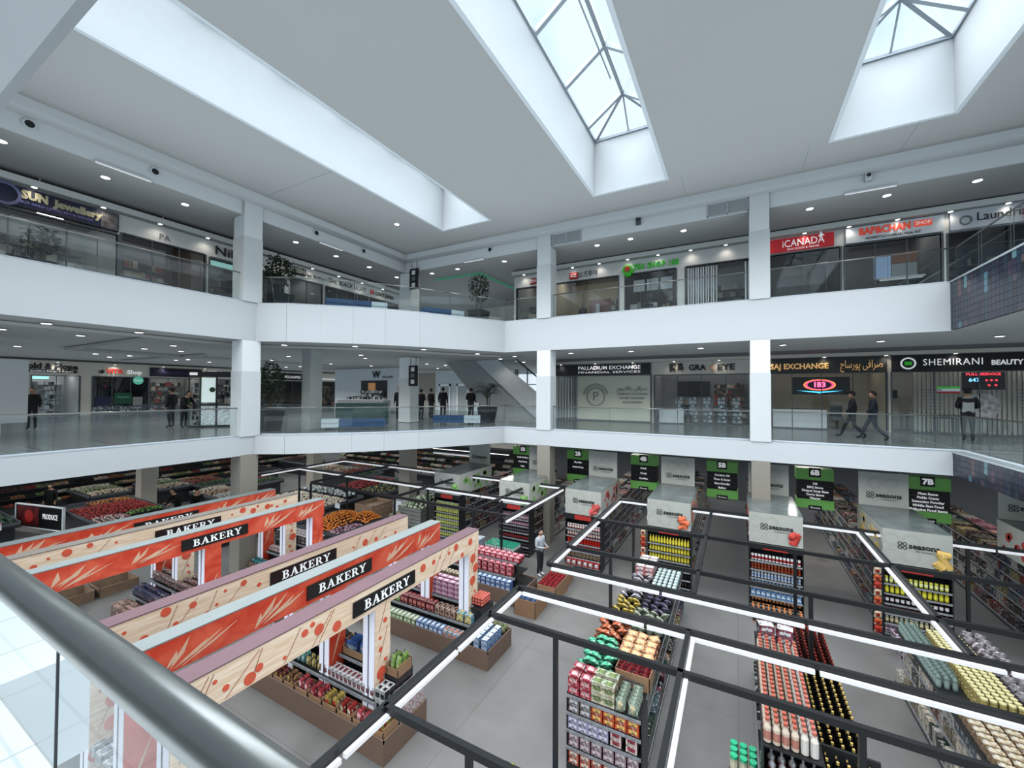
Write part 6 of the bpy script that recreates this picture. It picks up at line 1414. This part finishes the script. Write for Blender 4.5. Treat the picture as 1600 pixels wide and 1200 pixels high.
crate('grey slatted crate heaped with pale vegetables beside the far left end display', -15.1, 15.6, -13.6, 18.2, .95, mat('grey_crate', C('#7c7c76'), .7, var=.1), rows=5)
pile([g_round(.09, '#b8c0a0'), g_round(.09, '#88a078'), g_round(.08, '#c8ccb8')], 'squash', 'pale green squash heaped in the grey crate', 'squash', -15.0, -13.7, 15.7, 18.1, .8, .17, .4, 200, 16)
grid(g_box(.34, .26, .09, '#a89c7c', '#7a7458', '#6a6448', '#c0b890'), 'tray', 'olive cardboard tray stacked before the grey crate', 'tray', -15.2, -14.5, 14.9, 15.5, 0, .36, .28, 7, .1, .05)
open_case('white_carton', 'tall white carton with grey print by the wooden crate', (-15.3, 16.1, 0), .6, .7, 1.1, m=PAPER, low=1)
# long produce shelves along the walls: rows of boxes and heads
def wall_shelves(label, x0, x1, loc, rz, seed, pal, h=2.6):
    t = thing('wall_shelving', label, 'shelving', loc, rz)
    ob('case', MB().box(x0, .3, 0, x1, .35, h).box(x0, -.6, 0, x1, .3, .35).box(x0, -.5, h, x1, .35, h + .25), t, mats=SHELFM)
    r = random.Random(seed); b = MB()
    for k, (y, z) in enumerate(((-.55, .4), (-.35, .8), (-.15, 1.2), (.0, 1.6), (.05, 2.0))):
        ob('shelf', box(x0, y, z - .04, x1, .3, z), t, mats=SHELFM); x = x0
        while x < x1 - .2:
            c = r.choice(pal); L = r.uniform(.3, .9); xe = min(x1, x + L)
            while x < xe - .1:
                d = r.uniform(.1, .16); b.obox((x + d / 2, y + .14 + r.uniform(0, .05), z + d * .45), (d * .42, d * .1, 0), (-d * .1, .12, .03), (0, -.02, d * .42), c=tuple(q * r.uniform(.7, 1.2) for q in c)); x += d
    ob('shelf_goods', b, t, mats=MATTE, attr=True, kind='stuff')
    ob('canopy_lamp', box(x0 + .1, -.5, h - .04, x1 - .1, -.42, h), t, mats=mat('dim_led', (1, 1, 1), .5, emit=1.8, emcol=(1, .96, .9), var=0))
    return t
PV = [C(h) for h in ('#8c8876', '#5c6844', '#988874', '#74482c', '#6a2824', '#34482a', '#a89a86', '#8a705a', '#98948c', '#4a2c2c', '#1a1a1a', '#26221e')]
wall_shelves('long dark produce wall along the far left, near half', 2, 13, (-34.5, 0, 0), R(90), 1, PV)
wall_shelves('long dark produce wall along the far left, far half', 13.2, 25, (-34.5, 0, 0), R(90), 2, PV)
wall_shelves('dark produce wall at the back of the hall behind the corner column', -32, -20, (0, 26, 0), 0, 3, PV)
wall_shelves('dark produce wall at the back of the hall right of the corner column', -19.5, -13, (0, 24, 0), 0, 4, PV)
for k, (x, y, l) in enumerate(((-30.8, 11.9, 'behind the red fruit'), (-27.5, 15.5, 'behind the taupe column'), (-26, 20.5, 'in the far left corner'), (-31, 17.5, 'along the far left wall'), (-15.0, 21.5, 'below the corner of the gallery'), (-24.5, 22.6, 'in the second row from the back, left'), (-20, 23.2, 'in the second row from the back, right'), (-31.5, 21.5, 'by the back left corner'), (-22.0, 5.9, 'left of the far portals'), (-29.5, 13.6, 'in the third row by the left wall'), (-25.5, 12.6, 'left of the cabbage stand'), (-11.5, 20.8, 'behind the grey crate'), (-32, 9.4, 'between the left wall and the red fruit'), (-23.7, 20.4, 'behind the mushroom stand'))):
    stand('dark middle stand of mixed produce ' + l, x - 1.7, y - .9, x + 1.7, y + .9, .9)
    r = random.Random(k)
    cs = [PV[(k * 3 + q) % len(PV)] for q in range(3)]
    hx = ['#%02x%02x%02x' % tuple(int(255 * (c ** (1 / 2.2))) for c in cc) for cc in cs]
    for q in range(3):
        kn = ('cabbage', 'pepper', 'onion', 'potato', 'lettuce', 'carrot', 'tomato')[(k * 3 + q) % 7]
        pile([g_round(.075, hx[q])], kn, kn + ' at the ' + ('left', 'centre', 'right')[q] + ' of the stand ' + l, 'vegetable', x - 1.6 + q * 1.08, x - .6 + q * 1.08, y - .8, y + .8, .92, .17, .1, 0, 30 + k * 3 + q)
bk = struct('wall_market_back', box(-13, 29.5, 0, 15.8, 29.7, Z2B), mat('dark_market_wall', (.05, .05, .052), .6), 'dark wall at the back of the market hall')

st = thing('bag_stand', 'low stand of yellow and pale blue bags at the bottom centre', 'stand', (-3.1, 6.0, 0)); ob('body', box(-.5, -.4, 0, .5, .4, .25), st, mats=SHELFM)
grid([g_bag(.26, .2, .3, '#c8c048', '#e0d890', s) for s in range(2)], 'bag', 'yellow bag on the low stand at the bottom centre', 'bag', -3.55, -3.15, 5.65, 6.35, .25, .22, .2, 1, .1, .4, tilt=.6)
grid([g_bag(.26, .2, .3, '#98b0c8', '#d8e0e8', s) for s in range(2)], 'bag', 'pale blue bag on the low stand at the bottom centre', 'bag', -3.1, -2.65, 5.65, 6.35, .25, .22, .2, 1, .1, .4, tilt=.6)
# ---------------------------------------------------------------- potted trees, benches, kiosks
def leaves(cx, cy, cz, rx, rz, n, size, seed):
    r = random.Random(seed); b = MB()
    for _ in range(n):
        while True:
            p = Vector((r.uniform(-1, 1), r.uniform(-1, 1), r.uniform(-1, 1)))
            if p.length < 1 and p.length > r.random() * .8: break
        c = Vector((cx + p.x * rx, cy + p.y * rx, cz + p.z * rz)); s = size * r.uniform(.6, 1.2)
        d = Vector((r.uniform(-1, 1), r.uniform(-1, 1), r.uniform(-.9, .3))).normalized(); q = d.cross(Vector((0, 0, 1))).normalized() * s * .32
        b.add([c, c + d * s * .5 + q, c + d * s, c + d * s * .5 - q], [(0, 1, 2, 3)])
    return b
def potted_tree(label, loc, h, rx, n, seed, pot=(.3, .42, .85), palm=False):
    t = thing('potted_tree', label, 'potted plant', loc); r = random.Random(seed)
    a, c, ph = pot
    ob('planter', MB().add([(-a, -a, 0), (a, -a, 0), (a, a, 0), (-a, a, 0), (-c, -c, ph), (c, -c, ph), (c, c, ph), (-c, c, ph)], [(0, 3, 2, 1), (0, 1, 5, 4), (1, 2, 6, 5), (2, 3, 7, 6), (3, 0, 4, 7), (4, 5, 6, 7)]), t, mats=mat('charcoal_planter', C('#33373d'), .45))
    ob('soil', box(-c * .88, -c * .88, ph, c * .88, c * .88, ph + .02), t, mats=SOIL)
    tr = MB(); top = ph + (h - ph) * .55
    for k in range(3):
        x, y = r.uniform(-.08, .08), r.uniform(-.08, .08); tr.tube((x, y, ph), (x * 2 + r.uniform(-.05, .05), y * 2, top), .03, .018, 6)
    for k in range(9):
        an = r.uniform(0, 6.3); z0 = ph + (top - ph) * r.uniform(.5, 1)
        tr.tube((0, 0, z0), (math.cos(an) * rx * .7, math.sin(an) * rx * .7, z0 + (h - z0) * r.uniform(.3, .9)), .012, .004, 4)
    ob('trunk', tr, t, mats=TRUNK)
    if palm:
        b = MB()
        for k in range(42):
            an = r.uniform(0, 6.3); L = rx * r.uniform(.7, 1.2); z0 = ph + (h - ph) * r.uniform(.3, .7)
            for q in range(9):
                u_ = q / 9; P = Vector((math.cos(an) * L * u_, math.sin(an) * L * u_, z0 + .5 * math.sin(u_ * 2.6) * (h - ph) * .45))
                for s in (-1, 1):
                    sd = Vector((-math.sin(an), math.cos(an), -.4)) * s * .16; b.add([P, P + sd * .5 + Vector((math.cos(an), math.sin(an), 0)) * .05, P + sd, P + sd * .5], [(0, 1, 2, 3)])
        ob('foliage', b, t, mats=LEAF, kind='stuff')
    else: ob('foliage', leaves(0, 0, ph + (h - ph) * .62, rx, (h - ph) * .42, n, .16, seed), t, mats=LEAF, kind='stuff')
    return t
potted_tree('leafy tree in a tapered charcoal planter at the left end of the middle seating bay', (-17.6, 10.5, Z2), 2.95, .62, 900, 1)
potted_tree('arching palm in a tapered charcoal planter right of the middle seating bay', (-12.3, 19.6, Z2), 2.35, .8, 0, 2, palm=True)
potted_tree('leafy tree behind the curved upper railing next to the left column', (-17.2, 10.6, Z3), 2.5, .6, 800, 3)
potted_tree('tall thin tree in a dark planter on the upper gallery by the far corner', (-11.6, 17.6, Z3), 2.75, .55, 500, 4)
potted_tree('small leafy plant before the jewellery shop on the upper left gallery', (-18.0, 3.9, Z3), 1.5, .4, 300, 5, pot=(.2, .28, .5))
def bench(label, loc, rz, parts):
    t = thing('bench', label, 'bench', loc, rz); x = 0
    for L, m in parts:
        ob('seat_cushion', box(x, -.3, .3, x + L - .02, .3, .47), t, mats=m); ob('seat_base', box(x, -.28, .1, x + L - .02, .28, .3), t, mats=m)
        for px in (x + .05, x + L - .1):
            for py in (-.24, .2): ob('leg', box(px, py, 0, px + .04, py + .04, .1), t, mats=STEEL)
        x += L
    return t
WHV = mat('white_vinyl', (.62, .68, .72), .4)
bench('blue bench with a white end along the curved railing of the middle gallery', (-16.2, 12.0, Z2), R(45), [(.75, WHV), (2.0, BLUEV)])
bench('shorter blue and white bench further right in the middle seating bay', (-13.9, 16.9, Z2), R(30), [(1.6, BLUEV), (.85, WHV)])
bench('blue bench with white end behind the curved upper railing, left one', (-14.7, 11.0, Z3), R(52), [(1.75, BLUEV), (.65, WHV)])
bench('blue bench with white end behind the curved upper railing, right one', (-12.4, 14.2, Z3), R(60), [(1.3, BLUEV), (.65, WHV)])
t = thing('glass_screen', 'green tinted glass screen behind the middle gallery bench', 'screen', (-16.6, 13.0, Z2), R(45)); ob('pane', box(0, 0, .1, 2.4, .02, 1.15), t, mats=mat('green_glass', (.05, .10, .09), .1)); ob('foot', MB().box(.1, -.1, 0, .16, .1, .1).box(2.2, -.1, 0, 2.26, .1, .1), t, mats=STEEL)
# white partition block at left, phone kiosk
t = thing('partition_wall', 'large white panelled partition at the left end of the middle gallery', 'partition', (-24.0, 0, Z2))
ob('panel', box(-.2, .8, .45, 0, 2.95, 2.85), t, mats=WHITE); ob('panel', box(-.2, 3.0, .45, 0, 4.95, 2.85), t, mats=WHITE); ob('plinth', box(-.18, .9, 0, -.04, 4.3, .45), t, mats=WHITE); ob('grey_display', box(0, 2.9, .7, .03, 4.0, 1.75), t, mats=GREYP); ob('grey_display', box(0, 2.7, 1.3, .03, 3.8, 2.2), t, mats=GREYP)
k = thing('phone_kiosk', 'glass sided phone kiosk with lit display cases beside the left column', 'kiosk', (-22.0, 10.6, Z2), R(48))
gk = mat('green_frame', C('#2c4a30'), .5)
ob('base', box(-.95, -.72, 0, 1.5, .9, .08), k, mats=SHELFM)
for x in (-.95, -.52, .13, 1.45): ob('corner_post', box(x, -.72, .08, x + .05, -.66, 2.5), k, mats=gk if x < 0 else SHELFM)
ob('lit_poster', box(-.45, -.69, 1.15, .1, -.67, 2.3), k, mats=mat('kiosk_lightbox', (.6, .72, .7), .4, emit=.45, emcol=(.8, .95, .92), var=.3, scale=3)); ob('printed_bubble', MB().tube((-.02, -.7, 1.75), (-.02, -.69, 1.75), .12, n=14), k, mats=gk)
cm = mat('kiosk_case', (.5, .55, .56), .3, emit=.12, emcol=(.8, .9, .95), var=.7, scale=9); ob('lit_case', box(-.45, -.69, .1, .1, -.67, 1.0), k, mats=cm); ob('lit_case', box(.2, -.69, .1, 1.42, -.67, 1.0), k, mats=cm)
ob('counter', box(-.95, -.72, 1.0, 1.5, -.3, 1.06), k, mats=SHELFM); ob('header', MB().box(-.95, -.72, 2.35, 1.5, -.3, 2.6), k, mats=SHELFM); ob('header_lamp', box(-.9, -.735, 2.42, -.6, -.72, 2.54), k, mats=LED)
ob('shelf_goods', goods_wall(MB(), -.88, -.55, -.3, .1, 2.2, P_GREY, random.Random(4), .25, .2, (.06, .12)), k, mats=MATTE, attr=True, kind='stuff'); ob('shelf_goods', goods_wall(MB(), .2, 1.4, .4, 1.1, 2.3, P_GREY, random.Random(5), .3, .2, (.06, .12)), k, mats=MATTE, attr=True, kind='stuff')

# ---------------------------------------------------------------- people
def person(label, loc, rz, pose, top, legs, hair, shoes='#1a1a1c', hat=None, skin='#b98a6e', scale=1.0, mask=None, back=None):
    """one continuous skinned body; hair and cap are children"""
    P = {'pelvis': (0, 0, .95), 'waist': (0, 0, 1.1), 'chest': (0, 0, 1.33), 'neck': (0, .01, 1.47), 'head0': (0, .0, 1.53),
         'shL': (-.18, 0, 1.41), 'elL': (-.235, .02, 1.14), 'wrL': (-.24, -.06, .91), 'haL': (-.24, -.08, .83),
         'shR': (.18, 0, 1.41), 'elR': (.235, .02, 1.14), 'wrR': (.24, -.06, .91), 'haR': (.24, -.08, .83),
         'hiL': (-.09, 0, .9), 'knL': (-.10, -.02, .5), 'anL': (-.10, .03, .09), 'toL': (-.11, -.13, .035),
         'hiR': (.09, 0, .9), 'knR': (.10, -.02, .5), 'anR': (.10, .03, .09), 'toR': (.11, -.13, .035)}
    if pose == 'walk':
        P.update(knL=(-.09, -.20, .53), anL=(-.09, -.33, .13), toL=(-.09, -.48, .08), knR=(.09, .05, .49), anR=(.09, .38, .14), toR=(.09, .27, .04), elL=(-.25, .12, 1.16), wrL=(-.24, .10, .93), haL=(-.23, .08, .85), elR=(.25, -.06, 1.16), wrR=(.2, -.2, .98), haR=(.18, -.25, .93))
    if pose == 'hold':
        P.update(elL=(-.25, .0, 1.14), wrL=(-.12, -.24, 1.12), haL=(-.06, -.3, 1.14), elR=(.25, .0, 1.14), wrR=(.12, -.24, 1.12), haR=(.06, -.3, 1.14))
    if pose == 'lean':
        P.update(chest=(0, -.12, 1.28), waist=(0, -.03, 1.09), neck=(0, -.19, 1.4), head0=(0, -.23, 1.45), shL=(-.18, -.12, 1.36), shR=(.18, -.12, 1.36), elL=(-.25, -.25, 1.13), wrL=(-.2, -.42, 1.02), haL=(-.18, -.48, 1.0), elR=(.25, -.25, 1.13), wrR=(.2, -.42, 1.02), haR=(.18, -.48, 1.0))
    if pose == 'sit':
        d = -.45
        for k_ in ('pelvis', 'waist', 'chest', 'neck', 'head0', 'shL', 'shR', 'elL', 'elR', 'wrL', 'wrR', 'haL', 'haR', 'hiL', 'hiR'):
            x, y, z = P[k_]; P[k_] = (x, y, z + d)
        P.update(wrL=(-.16, -.28, .62), haL=(-.12, -.34, .6), wrR=(.16, -.28, .62), haR=(.12, -.34, .6), knL=(-.13, -.42, .48), anL=(-.13, -.42, .09), toL=(-.13, -.58, .035), knR=(.13, -.42, .48), anR=(.13, -.42, .09), toR=(.13, -.58, .035))
    E_ = [('pelvis', 'waist'), ('waist', 'chest'), ('chest', 'neck'), ('neck', 'head0'), ('chest', 'shL'), ('shL', 'elL'), ('elL', 'wrL'), ('wrL', 'haL'), ('chest', 'shR'), ('shR', 'elR'), ('elR', 'wrR'), ('wrR', 'haR'),
          ('pelvis', 'hiL'), ('hiL', 'knL'), ('knL', 'anL'), ('anL', 'toL'), ('pelvis', 'hiR'), ('hiR', 'knR'), ('knR', 'anR'), ('anR', 'toR')]
    RA = {'pelvis': (.175, .14), 'waist': (.175, .14), 'chest': (.19, .145), 'neck': (.06, .06), 'head0': (.055, .055), 'sh': (.09, .09), 'el': (.065, .065), 'wr': (.035, .032), 'ha': (.038, .025), 'hi': (.10, .10), 'kn': (.068, .068), 'an': (.045, .045), 'to': (.045, .03)}
    names = list(P); me = bpy.data.meshes.new('body'); me.from_pydata([P[k_] for k_ in names], [(names.index(a), names.index(b_)) for a, b_ in E_], [])
    o = bpy.data.objects.new('body', me); COL.objects.link(o)
    o.modifiers.new('skin', 'SKIN'); sv = me.skin_vertices[0].data
    for i, k_ in enumerate(names): sv[i].radius = RA.get(k_, RA.get(k_[:2])); sv[i].use_root = (k_ == 'pelvis')
    sb = o.modifiers.new('sub', 'SUBSURF'); sb.levels = 1; sb.render_levels = 1
    dg = bpy.context.evaluated_depsgraph_get(); bm_ = bpy.data.meshes.new_from_object(o.evaluated_get(dg)); bpy.data.objects.remove(o); bpy.data.meshes.remove(me)
    b = MB(); b.v = [tuple(v.co) for v in bm_.vertices]; segs = [(Vector(P[a]), Vector(P[c]), a, c) for a, c in E_]
    cT, cL, cS, cK = C(top), C(legs), C(shoes), C(skin)
    for p in bm_.polygons:
        q = p.center; best = None
        for a, c, na, nc in segs:
            t_ = max(0, min(1, (q - a).dot(c - a) / max(1e-6, (c - a).length_squared))); d = (q - (a + (c - a) * t_)).length
            if best is None or d < best[0]: best = (d, na, nc, t_)
        _, na, nc, t_ = best
        if nc in ('head0',): col = cK
        elif nc[:2] == 'ha': col = cK
        elif nc[:2] == 'to': col = cS
        elif nc[:2] in ('kn', 'an', 'hi'): col = cS if nc[:2] == 'an' and t_ > .93 else cL
        else: col = cT
        if back and q.z > 1.0 and nc in ('chest', 'waist', 'neck') : col = C(back)
        b.f.append(list(p.vertices)); b.m.append(0); b.c.append(col)
    bpy.data.meshes.remove(bm_)
    # head with face, ears; fingers and thumb on each hand
    hx, hy, hz = P['head0']; hc = Vector((hx, hy - .01, hz + .10))
    k0 = len(b.v); n, m_ = 14, 9
    for j in range(m_ + 1):
        ph = math.pi * j / m_
        for i in range(n):
            th = 2 * math.pi * i / n; x, y, z = math.sin(ph) * math.cos(th), math.sin(ph) * math.sin(th), math.cos(ph)
            jaw = 1 - .22 * max(0, -z); b.v.append((hc.x + .077 * x * jaw, hc.y + .098 * y * jaw - (.008 if z < 0 and y < 0 else 0), hc.z + .122 * z))
    for j in range(m_):
        for i in range(n): b.f.append([k0 + j * n + i, k0 + (j + 1) * n + i, k0 + (j + 1) * n + (i + 1) % n, k0 + j * n + (i + 1) % n]); b.m.append(0); b.c.append(cK)
    b.prism([(hc.y - .095, hc.z + .02), (hc.y - .125, hc.z - .03), (hc.y - .09, hc.z - .035)], 'x', hc.x - .012, hc.x + .012, c=cK)
    for s in (-1, 1):
        b.box(hc.x + s * .03 - .012, hc.y - .098, hc.z + .005, hc.x + s * .03 + .012, hc.y - .09, hc.z + .017, c=(.02, .015, .01)); b.box(hc.x + s * .078 - .008, hc.y - .015, hc.z - .03, hc.x + s * .078 + .008, hc.y + .015, hc.z + .03, c=cK)
    b.box(hc.x - .022, hc.y - .097, hc.z - .06, hc.x + .022, hc.y - .088, hc.z - .052, c=(.25, .08, .07))
    if mask: b.box(hc.x - .05, hc.y - .115, hc.z - .09, hc.x + .05, hc.y - .07, hc.z - .02, c=C(mask))
    for s in ('L', 'R'):
        h0, w0 = Vector(P['ha' + s]), Vector(P['wr' + s]); d = (h0 - w0).normalized(); sd = Vector((0, 1, 0)) if abs(d.y) < .7 else Vector((1, 0, 0)); sd = (sd - d * sd.dot(d)).normalized(); cu = d.cross(sd)
        for q, L in zip((-.03, -.01, .01, .03), (.05, .06, .065, .055)):
            a = h0 + sd * q + d * .02; mid = a + d * L * .6 + cu * .005; b.tube(a, mid, .009, .008, 5, c=cK); b.tube(mid, mid + d * L * .5 + cu * .018, .008, .006, 5, c=cK)
        a = h0 - sd * .035 - d * .02; b.tube(a, a - sd * .03 + d * .035, .01, .008, 5, c=cK)
    b.v = [(x * scale, y * scale, z * scale) for x, y, z in b.v]
    t = ob('person', b, None, loc, rz, mats=MATTE, attr=True, smooth=True); tag(t, label, 'person')
    hb = MB(); k0 = 0; H = C(hair)
    for j in range(7):
        ph = math.pi * .62 * j / 6
        for i in range(14):
            th = 2 * math.pi * i / 14; y = math.sin(ph) * math.sin(th); zz = math.cos(ph)
            if y < -.3 and zz < .45: y = -.3 + (y + .3) * .2; 
            hb.v.append(((hc.x + .086 * math.sin(ph) * math.cos(th)) * scale, (hc.y + .008 + .106 * y) * scale, (hc.z + .012 + .13 * zz) * scale))
    for j in range(6):
        for i in range(14): hb.f.append([j * 14 + i, (j + 1) * 14 + i, (j + 1) * 14 + (i + 1) % 14, j * 14 + (i + 1) % 14]); hb.m.append(0); hb.c.append(H)
    ob('hair', hb, t, mats=MATTE, attr=True, smooth=True)
    if hat: ob('cap', MB().lathe([(.10 * scale, 0), (.105 * scale, .03 * scale), (.08 * scale, .08 * scale), (.01, .10 * scale)], 14, c=C(hat)).prism([(-.07 * scale, -.09 * scale), (.07 * scale, -.09 * scale), (.05 * scale, -.18 * scale), (-.05 * scale, -.18 * scale)], 'z', 0, .012 * scale, c=C(hat)), t, tuple(Vector((hc.x, hc.y, hc.z + .05)) * scale), mats=MATTE, attr=True)
    return t
person('person in a dark coat and hat standing by the phone kiosk', (-22.9, 9.1, Z2), R(-60), 'stand', '#15161a', '#2a2c30', '#101012', hat='#15161a', scale=1.04)
person('person in black bending toward the green framed kiosk', (-22.3, 9.35, Z2), R(110), 'lean', '#0e0f12', '#121316', '#101012', scale=1.0)
person('person in black half hidden behind the white partition', (-26.8, 5.65, Z2), R(60), 'stand', '#101216', '#15171b', '#101012', scale=1.03)
person('person in a long black coat left of the group by the lift lobby', (-17.7, 18.3, Z2), R(20), 'stand', '#0f1012', '#121316', '#1a1412', scale=1.12)
person('broad person in a black jacket with a white shoulder stripe, back turned', (-16.6, 19.0, Z2), R(180), 'hold', '#101114', '#14151a', '#15120f', scale=1.06, hat='#5a5a58')
person('person in black standing right of the striped jacket', (-15.9, 20.2, Z2), R(200), 'stand', '#0d0e10', '#111216', '#121010', scale=1.12)
person('person in a black jacket with a shopping bag near the palm', (-14.3, 20.9, Z2), R(210), 'hold', '#0e0f12', '#3a3c40', '#101010', scale=1.1)
person('second person in black close behind the one near the palm', (-13.8, 21.3, Z2), R(160), 'stand', '#0c0d10', '#14151a', '#101010', scale=1.04)
person('walking person in a dark navy jacket and dark trousers before the gold lettered shop', (4.35, 19.45, Z2), R(-96), 'walk', '#1b2230', '#2b3038', '#101114', skin='#b58a72', scale=1.03)
person('person in a black cap walking close beside the navy jacket', (3.85, 19.95, Z2), R(-96), 'walk', '#1c1e24', '#22252c', '#101114', hat='#14151a', scale=1.02)
person('person in a pale grey vest and dark sleeves facing the clinic window', (7.3, 20.9, Z2), R(170), 'hold', '#15171b', '#1c1f26', '#111111', hat='#15161a', scale=1.09, back='#9ba0a2')
ch = thing('stool', 'dark stool inside the optician under the seated person', 'stool', (-2.55, 25.3, Z2)); ob('seat', box(-.2, -.2, .42, .2, .2, .46), ch, mats=INK); ob('leg', MB().tube((0, 0, 0), (0, 0, .42), .03), ch, mats=STEEL)
person('seated person in black inside the optician', (-2.55, 25.3, Z2), R(20), 'sit', '#101216', '#15171b', '#101010')
person('person in a brown red top inside the optician', (-.6, 26.3, Z2), R(10), 'stand', '#5a2c28', '#1c1c20', '#101010')
person('seated person behind glass in the warm open shop on the upper gallery', (-7.3, 21.3, Z3), R(0), 'stand', '#3a3c42', '#2a2c30', '#101010', scale=.86)
person('shopper in a pale grey hooded jacket in the aisle below', (-6.35, 13.8, 0), R(80), 'hold', '#a4a7ac', '#2a2c32', '#2c1f1a', shoes='#c8c8c8', skin='#c09a82', scale=.97)
person('shopper in black bending over the cabbage stand, left one', (-23.9, 10.6, 0), R(80), 'lean', '#0b0b0d', '#111215', '#0d0d0f', scale=1.06)
person('shopper in black bending over the cabbage stand, right one', (-20.9, 8.9, 0), R(170), 'lean', '#0b0c0e', '#131418', '#0d0d0f', scale=1.0)
person('shopper in black at the far side of the red fruit stand', (-25.0, 10.3, 0), R(10), 'lean', '#0c0c0e', '#101114', '#0d0d0f', scale=1.05)
person('shopper in black behind the framed panel at the far left', (-31.2, 7.3, 0), R(40), 'stand', '#0b0b0d', '#0f1012', '#0b0b0d', scale=1.05)

person('person in a dark grey coat at the left of the lift lobby group', (-18.4, 19.3, Z2), R(-30), 'stand', '#1c1d21', '#16171a', '#2a221e', scale=1.05)
person('person in a black coat facing the lifts beside the striped jacket', (-17.0, 20.4, Z2), R(170), 'stand', '#101114', '#1a1b1f', '#15110f', scale=1.08)
person('person in dark clothes leaning by the palm railing group', (-14.9, 21.6, Z2), R(150), 'lean', '#121316', '#1b1c20', '#121010', scale=1.03)
